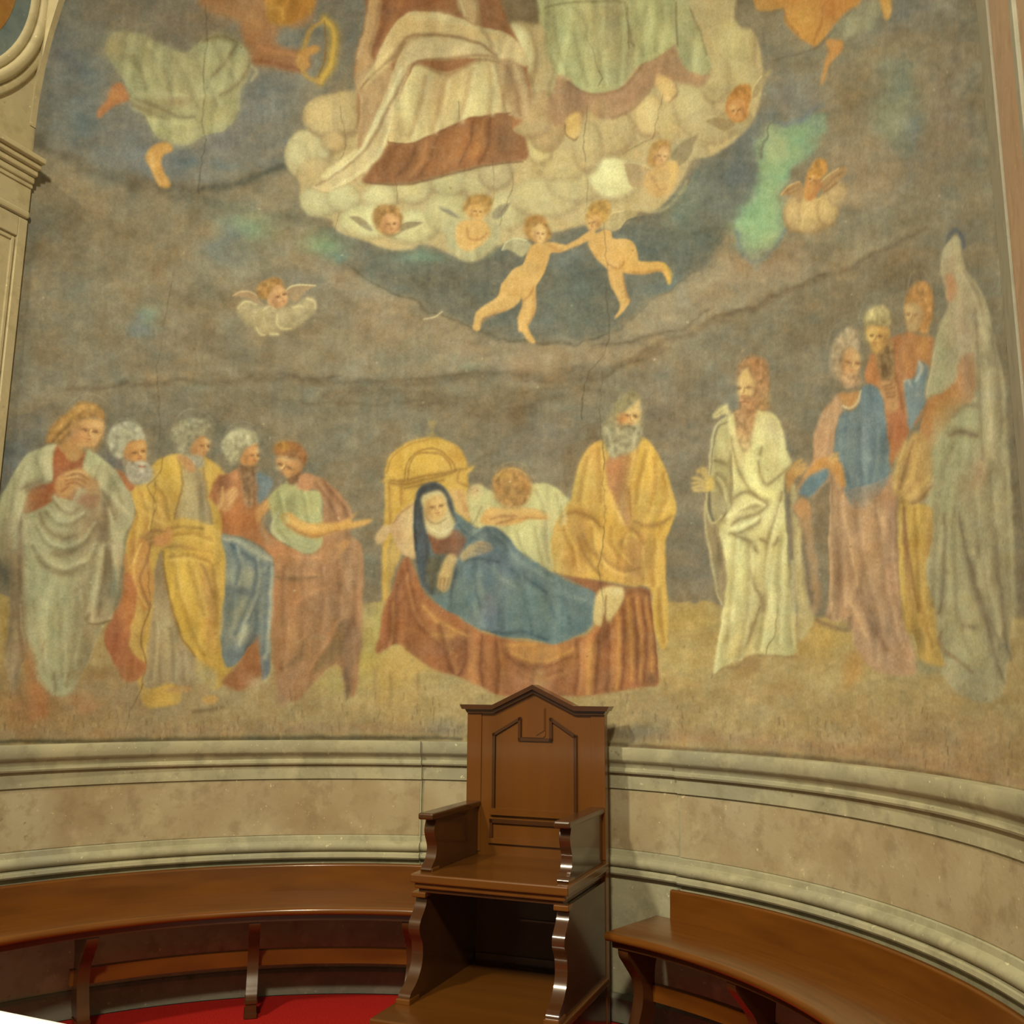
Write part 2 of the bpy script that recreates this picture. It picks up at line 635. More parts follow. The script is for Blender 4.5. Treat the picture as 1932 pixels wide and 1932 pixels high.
# dark sky under the clouds
DK = fill([(600, 430), (645, 492), (740, 548), (860, 606), (930, 634), (1010, 650), (1080, 646), (1150, 626), (1230, 572), (1320, 500), (1400, 420), (1450, 320), (1470, 200), (1400, 240), (1330, 290), (1290, 350),
           (1210, 410), (1100, 430), (950, 460), (800, 470), (700, 455)], (94, 94, 82), 5, .95)
for x, y, rx, ry, c, a in [(1290, 400, 30, 50, (116, 132, 112), .6), (1310, 350, 26, 40, (126, 136, 112), .35), (1360, 360, 40, 50, (92, 96, 88), .5), (1240, 470, 60, 60, (84, 90, 82), .6), (1080, 560, 70, 50, (88, 96, 86), .5),
                           (850, 520, 60, 40, (88, 84, 70), .6), (1270, 540, 30, 24, (88, 108, 108), .5), (760, 500, 60, 24, (96, 104, 92), .5), (1060, 480, 40, 24, (98, 106, 104), .4), (900, 580, 40, 26, (84, 84, 72), .5),
                           (1430, 250, 40, 60, (104, 108, 104), .5), (1400, 330, 30, 40, (100, 104, 104), .5), (1330, 440, 40, 40, (80, 84, 72), .6)]:
    blob(x, y, rx, ry, c, a, 0, DK)
stroke([(655, 498), (760, 562), (860, 610), (940, 640), (1010, 652), (1080, 648), (1150, 628)], 3.5, (70, 68, 56), .55)
stroke([(1160, 625), (1230, 575), (1310, 510)], 3, (84, 78, 64), .4)
# lit band below it
stroke([(600, 500), (720, 575), (870, 655), (1000, 688), (1140, 665), (1260, 605), (1390, 500), (1460, 430)], 30, (144, 122, 92), .5)
stroke([(1170, 640), (1260, 585), (1340, 520), (1400, 455)], 20, (152, 136, 104), .5)
for x, y, rx, ry, c, a in [(1120, 720, 60, 40, (120, 112, 92), .5), (1420, 510, 50, 40, (144, 116, 82), .5), (1330, 590, 60, 26, (128, 118, 94), .4), (1000, 690, 50, 24, (134, 110, 82), .4), (700, 630, 60, 40, (128, 108, 82), .4),
                           (600, 560, 80, 40, (118, 110, 92), .4), (650, 480, 60, 30, (118, 106, 86), .4), (330, 480, 80, 50, (126, 110, 82), .4), (150, 430, 80, 60, (110, 100, 78), .5), (120, 560, 70, 60, (112, 108, 90), .4),
                           (330, 640, 80, 50, (124, 108, 84), .4), (160, 680, 80, 30, (104, 102, 88), .4), (560, 660, 60, 40, (126, 110, 84), .4), (820, 640, 40, 24, (120, 110, 86), .4),
                           (440, 490, 50, 30, (104, 110, 100), .5), (400, 470, 30, 22, (96, 106, 104), .5), (560, 530, 50, 20, (108, 110, 100), .5)]:
    blob(x, y, rx, ry, c, a)
# green and teal patches
for x, y, rx, ry, c, a in [(468, 428, 40, 28, (122, 142, 106), .75), (436, 448, 20, 22, (96, 104, 104), .6), (612, 462, 34, 20, (118, 144, 102), .75), (640, 478, 20, 12, (104, 130, 112), .6), (790, 482, 42, 11, (112, 138, 112), .75),
                           (284, 596, 22, 17, (116, 130, 106), .8), (262, 612, 18, 18, (96, 104, 106), .6), (272, 625, 30, 12, (102, 112, 108), .5), (372, 728, 26, 12, (116, 126, 106), .6), (892, 692, 22, 15, (116, 128, 106), .6), (865, 680, 22, 18, (118, 118, 100), .4)]:
    blob(x, y, rx, ry, c, a)
view(*T3)
fill([(400, 900), (470, 760), (640, 710), (700, 660), (780, 650), (790, 760), (720, 860), (620, 930), (560, 1050), (520, 1180), (545, 1320), (470, 1450), (370, 1535), (290, 1450), (262, 1330), (310, 1220), (395, 1130), (385, 1010)],
     (116, 136, 106), 4, .95)
GP = fill([(410, 900), (500, 770), (660, 720), (700, 800), (600, 920), (540, 1050), (500, 1180), (500, 1320), (400, 1440), (330, 1430), (285, 1330), (330, 1230), (420, 1130), (420, 1010)], (128, 158, 110), 7, .9)
blob(500, 830, 28, 26, (156, 160, 112), .8)
blob(380, 1290, 30, 40, (122, 160, 114), .7)
stroke([(270, 1350), (300, 1460), (370, 1530), (470, 1450), (540, 1330)], 5, (92, 112, 118), .6)
stroke([(400, 900), (430, 840), (480, 760), (510, 710)], 1.6, (84, 82, 68), .6)
stroke([(520, 720), (650, 700), (690, 650), (760, 600)], 6, (98, 108, 118), .5)
fill([(1090, 380), (1270, 350), (1320, 560), (1320, 760), (1260, 900), (1190, 860), (1080, 760), (1060, 640), (1110, 500)], (112, 122, 104), 8, .6)
blob(1190, 640, 32, 36, (128, 134, 102), .5)
blob(1290, 760, 10, 34, (100, 110, 112), .6)
stroke([(1260, 900), (1270, 1000), (1220, 1100)], 12, (112, 116, 108), .4)
# pinkish cloud around the right hand cherub
fill([(800, 860), (900, 800), (1060, 800), (1180, 870), (1230, 1000), (1180, 1130), (1050, 1190), (900, 1200), (820, 1050), (790, 950)], (144, 124, 94), 9, .7)
stroke([(800, 850), (1000, 780), (1170, 860), (1235, 1010), (1170, 1140), (1060, 1200)], 4, (146, 132, 110), .3)
for x, y, rx, ry, c, a in [(1000, 540, 60, 40, (112, 96, 68), .5), (900, 640, 40, 30, (118, 96, 66), .5), (1120, 130, 40, 30, (118, 104, 84), .5), (1500, 760, 40, 60, (116, 98, 80), .5), (1380, 960, 60, 40, (108, 98, 80), .5), (1600, 1100, 40, 120, (112, 104, 82), .4),
                           (1560, 300, 40, 100, (110, 104, 90), .4), (1300, 60, 50, 40, (104, 106, 104), .5), (500, 1500, 70, 30, (138, 108, 78), .5), (300, 1650, 60, 30, (130, 116, 90), .5), (1300, 1500, 30, 30, (126, 98, 70), .5), (1120, 1540, 50, 30, (108, 86, 58), .5),
                           (1450, 620, 26, 70, (122, 104, 84), .4), (640, 600, 40, 36, (106, 108, 106), .5), (560, 520, 40, 40, (110, 110, 104), .5), (920, 180, 40, 40, (128, 124, 98), .4)]:
    blob(x, y, rx, ry, c, a)
for p in ([(1640, 60), (1560, 260), (1500, 520)], [(1680, 500), (1620, 700), (1580, 820)], [(1640, 420), (1590, 560)]):
    stroke(p, 7, (98, 90, 76), .35)
stroke([(1600, 200), (1580, 380), (1620, 420)], 5, (140, 128, 110), .35)
view(*V0)
# dark wall behind the standing saints, with the streak of a painting day above it
DB = fill([(-60, 900), (20, 790), (200, 745), (530, 722), (750, 730), (900, 722), (1060, 722), (1180, 700), (1310, 640), (1450, 580), (1640, 500), (1760, 440), (1850, 420), (1900, 640), (2000, 900), (2000, 1160), (-60, 1160)],
          (112, 102, 80), 10, .7)
for x, y, rx, ry, c, a in [(640, 820, 80, 60, (110, 108, 92), .5), (700, 1050, 34, 90, (102, 96, 78), .6), (990, 840, 70, 50, (104, 98, 84), .5), (1040, 830, 40, 40, (108, 104, 96), .4), (950, 780, 80, 26, (104, 88, 64), .5),
                           (1310, 840, 60, 100, (108, 100, 84), .5), (1320, 1060, 40, 70, (106, 98, 84), .5), (1370, 760, 40, 40, (104, 102, 90), .5), (60, 800, 50, 60, (96, 96, 88), .6), (30, 900, 36, 60, (86, 96, 106), .55), (220, 870, 26, 20, (84, 86, 92), .6),
                           (330, 840, 50, 40, (96, 96, 84), .4), (600, 770, 90, 26, (114, 104, 80), .4), (1250, 900, 40, 70, (108, 102, 86), .5), (1560, 700, 40, 70, (106, 100, 84), .5), (1700, 520, 40, 40, (104, 86, 60), .5), (1520, 620, 50, 40, (112, 94, 66), .5), (1240, 760, 40, 50, (108, 96, 84), .4)]:
    blob(x, y, rx, ry, c, a, 0, DB)
stroke([(120, 735), (330, 720), (530, 712), (660, 724), (800, 722), (900, 706), (1060, 706), (1160, 690), (1300, 626), (1450, 566), (1627, 494), (1740, 432)], 9, (92, 78, 58), .5)
lines([[(530, 708), (590, 712), (640, 706)], [(720, 726), (800, 712), (880, 706)], [(980, 712), (1100, 716), (1180, 690), (1260, 660)], [(1330, 610), (1440, 566), (1560, 520)], [(1120, 650), (1250, 628), (1340, 585)]], 4, (88, 76, 58), .4)
lines([[(940, 745), (1040, 730), (1130, 735)], [(600, 745), (700, 738), (820, 748)], [(960, 770), (1060, 752)], [(560, 760), (760, 764), (900, 756)]], 5, (96, 82, 60), .35)
# painted ground
GR = fill([(-60, 1150), (100, 1145), (300, 1140), (560, 1140), (690, 1137), (880, 1140), (1100, 1140), (1262, 1136), (1340, 1140), (1400, 1152), (1540, 1160), (1700, 1180), (2000, 1200), (2080, 1560), (-60, 1560)], (158, 134, 84), 3, 1)
for x, y, rx, ry, c, a in [(1300, 1170, 60, 34, (176, 144, 72), .8), (1290, 1240, 70, 40, (174, 148, 82), .7), (1560, 1200, 50, 40, (174, 142, 70), .8), (1560, 1280, 90, 40, (172, 146, 84), .6), (1480, 1310, 90, 30, (164, 134, 84), .5),
                           (725, 1190, 30, 60, (172, 160, 86), .8), (690, 1250, 40, 40, (170, 152, 72), .8), (640, 1290, 50, 20, (164, 148, 76), .7), (780, 1260, 60, 40, (176, 144, 76), .8), (860, 1310, 60, 40, (160, 140, 92), .6), (740, 1310, 40, 30, (170, 140, 72), .5),
                           (500, 1330, 160, 50, (146, 126, 84), .7), (200, 1330, 160, 50, (138, 112, 76), .7), (60, 1320, 60, 60, (138, 96, 58), .6), (40, 1120, 40, 50, (150, 124, 52), .8), (20, 1180, 30, 60, (160, 128, 56), .7), (40, 1340, 30, 30, (150, 104, 62), .5),
                           (340, 1330, 70, 26, (138, 124, 92), .5), (1700, 1400, 160, 50, (156, 124, 84), .6), (1400, 1360, 160, 40, (156, 132, 84), .6), (1850, 1440, 120, 60, (148, 116, 80), .6), (1220, 1350, 70, 40, (146, 126, 88), .6)]:
    blob(x, y, rx, ry, c, a, 0, GR)
# grime above the dado
stroke([(-40, 1385), (200, 1384), (450, 1378), (640, 1376), (870, 1378)], 15, (140, 110, 78), .6)
stroke([(-40, 1400), (200, 1398), (450, 1394), (700, 1392), (870, 1394)], 6, (76, 66, 46), .85)
stroke([(1150, 1385), (1300, 1392), (1500, 1408), (1700, 1432), (1932, 1478)], 16, (142, 108, 76), .6)
stroke([(1150, 1404), (1300, 1414), (1500, 1428), (1700, 1450), (1800, 1468), (1990, 1505)], 6, (92, 72, 50), .75)
blob(1200, 1380, 50, 16, (104, 102, 84), .6)
blob(840, 1375, 40, 16, (116, 114, 96), .6)

# loosen the washes of the background
wx = noise2(40, 30, 21) * 9 + noise2(14, 11, 22) * 4
wy = noise2(50, 26, 23) * 7 + noise2(14, 11, 24) * 3
keep = np.clip((1340 + MT - np.arange(CH)) / 60.0, 0, 1)[:, None].astype(np.float32)
CAN[:] = resample(CAN, wx * keep, wy * keep)
mo = (noise2(70, 40, 25) * .45 + noise2(26, 15, 26) * .35 + noise2(10, 7, 27) * .3)[..., None]
CAN += mo * np.array([12, 10.5, 8], np.float32)
hz = (noise2(50, 34, 28) * .6 + noise2(18, 13, 29) * .4)[..., None]
CAN += hz * np.array([5, 0, -4], np.float32)
# ================================================================== heaven
CL, CM, CD = (204, 192, 136), (186, 170, 116), (156, 134, 92)
view(*V0)
fig('painted_cloud', 'cream bank of painted clouds under the enthroned figures')
CLD = fill([(640, 176), (602, 183), (578, 200), (573, 226), (582, 244), (568, 247), (550, 262), (539, 286), (541, 310), (554, 328), (565, 345), (567, 378), (580, 403), (622, 414), (640, 438), (690, 455), (735, 472), (775, 470), (800, 460),
            (850, 478), (880, 492), (910, 486), (935, 466), (990, 452), (1040, 440), (1100, 425), (1160, 436), (1200, 400), (1240, 395), (1285, 345), (1306, 300), (1345, 292), (1392, 262), (1425, 215), (1440, 160), (1436, 100), (1420, 60),
            (1385, 36), (1360, -120), (900, -120), (880, 60), (700, 120), (690, 160)], (176, 154, 104), 2.5)
for x, y, rx, ry, l, d, a in [
    (585, 285, 44, 44, (196, 184, 130), (150, 132, 96), .8), (562, 300, 24, 34, (200, 188, 132), (160, 142, 100), .6), (625, 222, 52, 44, (198, 174, 116), (156, 128, 88), .95), (655, 215, 30, 46, (196, 172, 116), (150, 124, 84), .6),
    (630, 268, 24, 22, (192, 164, 108), (152, 126, 88), .8), (600, 330, 40, 34, (188, 164, 110), (160, 138, 96), .5), (600, 385, 40, 28, (186, 178, 126), (160, 148, 106), .7), (650, 375, 34, 28, (186, 180, 126), (158, 142, 100), .8),
    (720, 372, 36, 24, (196, 188, 132), (160, 142, 100), .8), (780, 362, 38, 26, (184, 174, 120), (152, 134, 94), .8), (850, 345, 40, 30, (180, 170, 116), (150, 132, 94), .8), (900, 350, 30, 30, (182, 168, 116), (148, 130, 92), .8),
    (935, 330, 34, 30, (178, 160, 112), (146, 126, 92), .8), (700, 420, 60, 34, (196, 190, 132), (164, 150, 104), .8), (780, 430, 50, 34, (196, 188, 130), (164, 150, 104), .8), (850, 405, 50, 40, (188, 180, 124), (158, 144, 100), .6),
    (960, 400, 40, 40, (186, 178, 124), (158, 142, 102), .6), (1030, 375, 70, 40, (184, 172, 118), (156, 136, 98), .7), (1090, 345, 60, 40, (182, 168, 114), (154, 134, 96), .6), (1160, 340, 50, 44, (210, 204, 144), (170, 152, 106), .9),
    (1060, 310, 60, 34, (188, 168, 110), (160, 136, 92), .6), (1020, 280, 26, 34, (206, 188, 122), (160, 134, 90), .9), (970, 110, 46, 70, (206, 194, 136), (158, 132, 90), .9), (975, 85, 26, 36, (220, 212, 156), (200, 184, 126), .7),
    (960, 170, 50, 50, (196, 178, 118), (156, 128, 86), .7), (1030, 230, 40, 60, (178, 146, 96), (150, 118, 78), .8), (1000, 230, 40, 34, (182, 156, 104), (152, 122, 82), .6), (1225, 220, 30, 44, (204, 180, 118), (164, 134, 90), .85),
    (1262, 235, 24, 40, (192, 172, 112), (160, 134, 90), .6), (1150, 250, 50, 50, (190, 166, 110), (158, 132, 90), .7), (1110, 280, 30, 50, (188, 168, 112), (154, 128, 88), .7), (1310, 200, 40, 60, (188, 172, 116), (162, 138, 94), .7),
    (1385, 90, 44, 60, (188, 172, 112), (156, 134, 90), .8), (1400, 150, 36, 40, (186, 168, 110), (156, 132, 88), .6), (1350, 150, 30, 50, (186, 168, 112), (160, 136, 92), .6), (1340, 240, 50, 34, (178, 160, 110), (154, 132, 92), .7),
    (1390, 230, 34, 26, (166, 146, 98), (146, 124, 84), .7), (1300, 290, 40, 30, (176, 160, 114), (152, 134, 96), .6), (880, 450, 40, 40, (176, 168, 118), (150, 140, 100), .6)]:
    puff(x, y, rx, ry, l, d, a, 0, CLD)
blob(1330, 30, 40, 60, (176, 158, 106), .6, 0, CLD)
blob(1200, 440, 40, 18, (150, 140, 96), .4, 0, CLD)

fill([(880, -160), (1020, -160), (1022, 20), (1008, 44), (985, 40), (962, 44), (940, 62), (915, 60), (880, 30)], (112, 94, 66), 3, .95, None)
blob(960, 10, 40, 30, (124, 104, 76), .5)
# ---- seated figure, left, in white and brown
fig('painted_figure', 'painted seated figure in white cloak over brown robe among the clouds, top centre left')
view(*T1)
fill([(1130, -500), (1120, 100), (1060, 350), (1040, 520), (1060, 660), (1080, 1000), (1280, 1040), (1700, 1020), (2250, 900), (2300, 500), (2100, 0), (2000, -500)], (150, 100, 62), 2)       # brown robe under all
fill([(1230, -450), (1170, 60), (1100, 360), (1110, 480), (1250, 300), (1420, 90), (1650, 0), (1800, -300)], (140, 88, 54), 2, part='robe')
stroke([(1280, 0), (1260, 160), (1200, 330)], 9, (120, 76, 48), .6)
stroke([(1380, 0), (1330, 140), (1240, 300)], 6, (158, 104, 60), .5)
fill([(1120, -450), (1140, 0), (1110, 200), (1060, 360), (1040, 520), (1060, 660), (1110, 660), (1180, 480), (1160, 380), (1210, 200), (1230, 0), (1240, -450)], (182, 142, 92), 1.6, part='cloak')
stroke([(1150, 0), (1120, 220), (1060, 420)], 4, (196, 160, 108), .7)
stroke([(1220, 20), (1190, 200), (1140, 380)], 4, (150, 112, 72), .5)
# white cloak across the knees, trailing to the lower left
fill([(1060, 560), (1040, 640), (1090, 760), (1060, 1040), (1000, 1140), (800, 1260), (780, 1290), (830, 1300), (740, 1360), (860, 1390), (1080, 1290), (1200, 1180), (1280, 1040), (1310, 900), (1360, 650), (1250, 440)], (176, 142, 96), 1.6, part='cloak')
WC = fill([(1080, 640), (1180, 470), (1290, 240), (1420, 100), (1600, 90), (1800, 130), (1990, 200), (2160, 250), (2280, 380), (2290, 480), (2200, 460), (1900, 420), (1700, 430), (1480, 450), (1380, 640), (1310, 900), (1270, 1050), (1180, 1190),
           (1060, 1290), (860, 1395), (740, 1360), (830, 1300), (1000, 1170), (1100, 1060), (1180, 880), (1240, 740), (1290, 620), (1350, 420), (1430, 280), (1300, 440), (1200, 560)], (198, 176, 122), 1.4, part='cloak')
fill([(1180, 480), (1300, 230), (1420, 110), (1620, 100), (1900, 190), (2100, 270), (2010, 300), (1700, 250), (1440, 270), (1350, 420), (1200, 560), (1090, 640)], (202, 172, 112), 3, .9, 'cloak', clip=None)
fill([(1430, 290), (1600, 270), (1800, 290), (2000, 340), (2150, 400), (2260, 520), (2100, 440), (1900, 410), (1650, 430), (1480, 450), (1400, 600), (1340, 800), (1280, 1010), (1200, 1150), (1240, 960), (1330, 620)], (198, 176, 124), 2, .9, 'cloak')
stroke([(1090, 640), (1130, 590), (1250, 470), (1340, 400), (1430, 270), (1600, 255), (1780, 265), (1950, 320), (2080, 400)], 4, (140, 106, 68), .75)
stroke([(1310, 440), (1340, 380), (1420, 300), (1500, 268)], 7, (152, 120, 78), .6)
stroke([(1460, 470), (1560, 440), (1750, 425), (1930, 400), (2080, 420), (2160, 500)], 3.5, (150, 116, 76), .7)
stroke([(1500, 130), (1700, 130), (1920, 200)], 9, (210, 192, 136), .6)
stroke([(1300, 380), (1400, 180), (1480, 130)], 7, (214, 182, 118), .5)
stroke([(1150, 560), (1230, 460), (1300, 360)], 7, (216, 190, 124), .6)
stroke([(1440, 480), (1360, 640), (1290, 780), (1200, 960), (1080, 1130), (860, 1290), (760, 1350)], 4, (150, 118, 80), .6)
stroke([(1380, 500), (1280, 740), (1190, 900), (1100, 1080), (960, 1200), (840, 1285)], 5, (216, 206, 150), .75)
stroke([(1420, 620), (1330, 850), (1280, 1000), (1180, 1170), (1000, 1310), (880, 1370)], 4, (210, 198, 142), .7)
stroke([(1340, 680), (1240, 880), (1140, 1060), (960, 1230)], 3, (160, 130, 88), .6)
stroke([(1090, 700), (1080, 900), (1055, 1050)], 4, (196, 168, 116), .7)
stroke([(1130, 720), (1110, 900), (1080, 1040)], 8, (150, 116, 76), .5)
fill([(790, 1275), (900, 1190), (1040, 1090), (1060, 1110), (950, 1200), (830, 1300)], (212, 196, 134), 1.5, part='cloak')
# white skirt
WS = fill([(1480, 480), (1560, 490), (1700, 530), (1840, 480), (1950, 430), (2100, 450), (2180, 640), (2200, 820), (2080, 850), (1930, 850), (1800, 890), (1640, 960), (1500, 1030), (1400, 1046), (1290, 1030), (1330, 820), (1400, 620)], (198, 178, 120), 1.4, part='skirt')
blob(1430, 800, 20, 70, (218, 206, 142), .8, .2, WS)
blob(1540, 600, 26, 40, (212, 196, 132), .7, .2, WS)
blob(1680, 660, 44, 44, (184, 150, 98), .8, .3, WS)
blob(1820, 560, 40, 22, (172, 136, 88), .6, -.4, WS)
blob(1860, 730, 34, 50, (212, 196, 130), .7, -.3, WS)
blob(2000, 640, 30, 50, (214, 200, 136), .7, 0, WS)
blob(2130, 620, 12, 60, (160, 126, 86), .7, 0, WS)
blob(1360, 960, 18, 30, (180, 148, 96), .6, 0, WS)
stroke([(1480, 470), (1560, 490), (1700, 545), (1830, 490), (1960, 435), (2100, 450)], 5, (154, 118, 76), .75)
stroke([(1290, 1040), (1400, 1052), (1510, 1035), (1660, 965), (1820, 890), (1960, 850), (2180, 820)], 2.5, (120, 78, 48), .8)
fill([(2090, 450), (2180, 430), (2270, 500), (2300, 640), (2330, 820), (2300, 870), (2190, 840), (2150, 660)], (166, 136, 94), 2.5, part='cloak')
lines([[(2150, 480), (2220, 660), (2250, 840)]], 4, (136, 104, 70), .6)
lines([[(2200, 470), (2270, 640), (2300, 840)]], 4, (190, 162, 114), .5)
# brown hem on the clouds
BH = fill([(1290, 1050), (1420, 1054), (1520, 1030), (1660, 962), (1820, 886), (1960, 850), (2160, 830), (2200, 960), (2280, 1010), (2300, 1140), (2200, 1180), (2000, 1200), (1780, 1250), (1640, 1290), (1480, 1330), (1300, 1340), (1100, 1330), (1150, 1240), (1240, 1130)],
          (136, 88, 54), 1.5, part='robe')
blob(1560, 1120, 40, 40, (158, 102, 58), .6, -.5, BH)
blob(1850, 1060, 50, 40, (162, 104, 56), .7, -.4, BH)
blob(1400, 1180, 40, 26, (124, 84, 52), .5, -.4, BH)
blob(2160, 1020, 26, 40, (124, 92, 64), .7, 0, BH)
lines([[(1480, 1060), (1440, 1180), (1340, 1290)], [(1640, 1000), (1600, 1140), (1520, 1280)], [(1900, 890), (1880, 1040), (1800, 1200)], [(2030, 860), (2010, 1060), (1950, 1190)]], 3, (110, 70, 44), .5, BH)
lines([[(1560, 1040), (1540, 1160), (1440, 1290)], [(1780, 930), (1760, 1080), (1690, 1240)], [(1980, 870), (1960, 1000), (1900, 1180)]], 4, (174, 116, 66), .45, BH)
stroke([(1130, 1330), (1300, 1345), (1480, 1336), (1640, 1296), (1800, 1254), (2000, 1206), (2260, 1180)], 3, (112, 80, 52), .7)
view(*T2)
stroke([(220, 100), (230, 200), (300, 330), (360, 600), (400, 800)], 5, (150, 120, 82), .5)
fill([(60, -300), (40, 0), (90, 110), (190, 190), (210, 100), (200, -20), (220, -300)], (178, 148, 100), 2, part='sleeve')
stroke([(70, 0), (100, 110)], 3, (206, 186, 132), .7)
stroke([(190, 0), (195, 180)], 3, (150, 120, 80), .5)

# ---- seated figure, right, in pale green
fig('painted_figure', 'painted seated figure in pale green robe among the clouds, top centre right')
PK = fill([(740, 560), (860, 590), (1000, 660), (1200, 650), (1320, 580), (1450, 400), (1620, 320), (1700, 470), (1880, 500), (1870, 590), (1800, 640), (1640, 600), (1460, 640), (1330, 780), (1180, 860), (1060, 860), (1000, 800), (930, 900), (740, 900), (700, 760)], (164, 128, 90), 3, part='tunic')
blob(960, 720, 30, 20, (150, 112, 84), .7, 0, PK)
blob(1240, 730, 40, 20, (150, 110, 80), .7, -.5, PK)
blob(1100, 780, 34, 18, (176, 146, 100), .6, 0, PK)
blob(1440, 560, 26, 40, (174, 132, 94), .6, .6, PK)
stroke([(860, 600), (1000, 680), (1180, 670), (1310, 600), (1420, 450), (1600, 340)], 4, (132, 96, 66), .6)
stroke([(1180, 860), (1330, 790), (1450, 660)], 4, (136, 100, 70), .5)
GW = fill([(640, -500), (640, 60), (680, 200), (700, 340), (760, 520), (860, 560), (930, 640), (1040, 680), (1180, 660), (1260, 620), (1340, 500), (1480, 430), (1600, 350), (1640, 270), (1600, 140), (1620, 0), (1740, -500)], (166, 164, 108), 2)
SD = fill([(1560, -500), (1600, 120), (1640, 270), (1680, 440), (1740, 520), (1880, 540), (1890, 420), (1830, 250), (1740, 60), (1760, -500)], (158, 154, 104), 2, part='cloak')
stroke([(1640, 20), (1650, 200), (1660, 330)], 2.5, (110, 98, 68), .6)
stroke([(1740, 60), (1830, 260), (1870, 400)], 3, (120, 108, 74), .55)
stroke([(1700, 80), (1760, 280), (1780, 450)], 10, (174, 170, 118), .5, SD)
blob(830, 280, 18, 70, (188, 190, 128), .7, .2, GW)
blob(900, 500, 24, 50, (182, 184, 124), .7, -.3, GW)
blob(1460, 250, 40, 60, (178, 178, 116), .7, .3, GW)
blob(1000, 100, 34, 26, (184, 172, 112), .6, 0, GW)
blob(1140, 300, 40, 70, (172, 154, 104), .7, -.2, GW)
blob(1190, 90, 20, 50, (152, 138, 100), .6, 0, GW)
blob(1180, 540, 34, 40, (158, 158, 112), .6, 0, GW)
blob(1300, 420, 12, 60, (134, 120, 84), .5, .3, GW)
blob(720, 60, 10, 50, (140, 130, 88), .5, 0, GW)
stroke([(690, 60), (860, 20), (1100, 10), (1250, 10), (1290, 60)], 3, (120, 112, 72), .6)
stroke([(1290, 60), (1300, 180), (1320, 300), (1340, 330)], 3, (118, 106, 74), .6)
stroke([(900, 60), (980, 160), (980, 280)], 5, (146, 140, 92), .5)
stroke([(690, 250), (700, 350), (750, 480), (740, 570), (710, 690)], 6, (146, 134, 88), .6)
stroke([(760, 560), (740, 660)], 5, (182, 172, 116), .5)
# feet
fill([(840, 880), (870, 840), (940, 820), (945, 880), (930, 990), (900, 1020), (850, 1000), (835, 940)], (200, 164, 94), 1.5, part='foot')
stroke([(835, 900), (840, 980), (900, 1022), (930, 1000)], 2, (124, 92, 58), .7)
fill([(1490, 590), (1540, 550), (1610, 590), (1640, 670), (1590, 740), (1540, 700)], (204, 168, 102), 2, part='foot')
blob(1580, 720, 8, 6, (224, 192, 130), .6)
stroke([(1640, 620), (1650, 680), (1600, 745)], 3, (138, 104, 72), .5)

# ---- angel upper left, pale green skirt, tambourine
fig('painted_angel', 'painted angel in pale green skirt with golden tambourine, top left')
view(*T1)
fill([(-100, 40), (60, -150), (400, -200), (740, -200), (740, 120), (620, 200), (520, 200), (460, 320), (560, 360), (660, 370), (700, 460), (600, 520), (420, 480), (280, 460), (240, 330), (220, 180)], (158, 114, 72), 5, part='body')
ARM = fill([(220, 120), (330, 20), (420, 140), (430, 300), (560, 360), (680, 380), (720, 480), (640, 530), (480, 490), (300, 460), (230, 300)], (156, 106, 66), 3.5, part='arm')
blob(300, 120, 26, 30, (188, 140, 84), .6)
stroke([(300, 440), (480, 470), (640, 510)], 6, (134, 82, 52), .6)
stroke([(330, 340), (480, 380), (640, 400)], 5, (182, 124, 72), .5)
OR = fill([(400, -200), (390, 60), (420, 160), (520, 190), (640, 140), (740, 60), (740, -200)], (182, 128, 50), 3, part='drapery')
blob(620, 60, 26, 30, (168, 108, 44), .7, 0, OR)
stroke([(420, 60), (500, 60), (520, 140)], 4, (204, 152, 64), .5)
for w_, c, a in ((11, (176, 140, 52), .95), (4, (206, 168, 76), .6)):
    stroke([(820, 140), (880, 200), (890, 320), (860, 480), (790, 590)], w_, c, a, taper=.15)
stroke([(800, 150), (720, 220), (680, 330), (640, 440), (700, 560), (790, 590)], 6, (180, 140, 66), .85)
stroke([(820, 150), (830, 260), (825, 400), (780, 560)], 2, (132, 92, 40), .7)
fill([(640, 390), (740, 330), (790, 360), (700, 420), (720, 470), (660, 500), (620, 460)], (190, 138, 70), 2, part='hand')
view(*L0)
GS = fill([(790, 260), (900, 230), (1050, 260), (1200, 340), (1360, 380), (1480, 290), (1600, 240), (1740, 300), (1810, 400), (1820, 540), (1760, 640), (1740, 800), (1650, 940), (1500, 990), (1350, 1060), (1180, 1020), (1120, 960), (1050, 840), (960, 780),
           (940, 700), (900, 580), (800, 440), (760, 360)], (156, 150, 104), 6, .93, part='skirt')
for x, y, rx, ry, c, a in [(980, 480, 34, 50, (168, 170, 120), .6), (1060, 440, 18, 22, (132, 120, 84), .6), (930, 420, 22, 14, (130, 122, 88), .6), (1560, 400, 50, 40, (172, 172, 122), .6), (1350, 560, 60, 50, (160, 146, 100), .5), (1280, 740, 50, 14, (150, 116, 80), .6),
                           (1250, 900, 60, 30, (172, 170, 112), .7), (1600, 640, 34, 60, (168, 164, 112), .6), (860, 300, 34, 26, (164, 142, 96), .6), (1560, 880, 40, 40, (160, 152, 100), .5), (1100, 560, 30, 50, (164, 160, 108), .5), (1480, 780, 40, 50, (166, 158, 108), .5)]:
    blob(x, y, rx, ry, c, a, 0, GS)
lines([[(990, 720), (1160, 790), (1300, 850), (1420, 850)], [(960, 760), (1120, 830), (1220, 870)], [(1500, 290), (1620, 260), (1720, 300)], [(1820, 420), (1790, 540), (1700, 640), (1600, 700)], [(1720, 330), (1640, 460), (1540, 560)]], 4, (122, 108, 74), .6, GS)
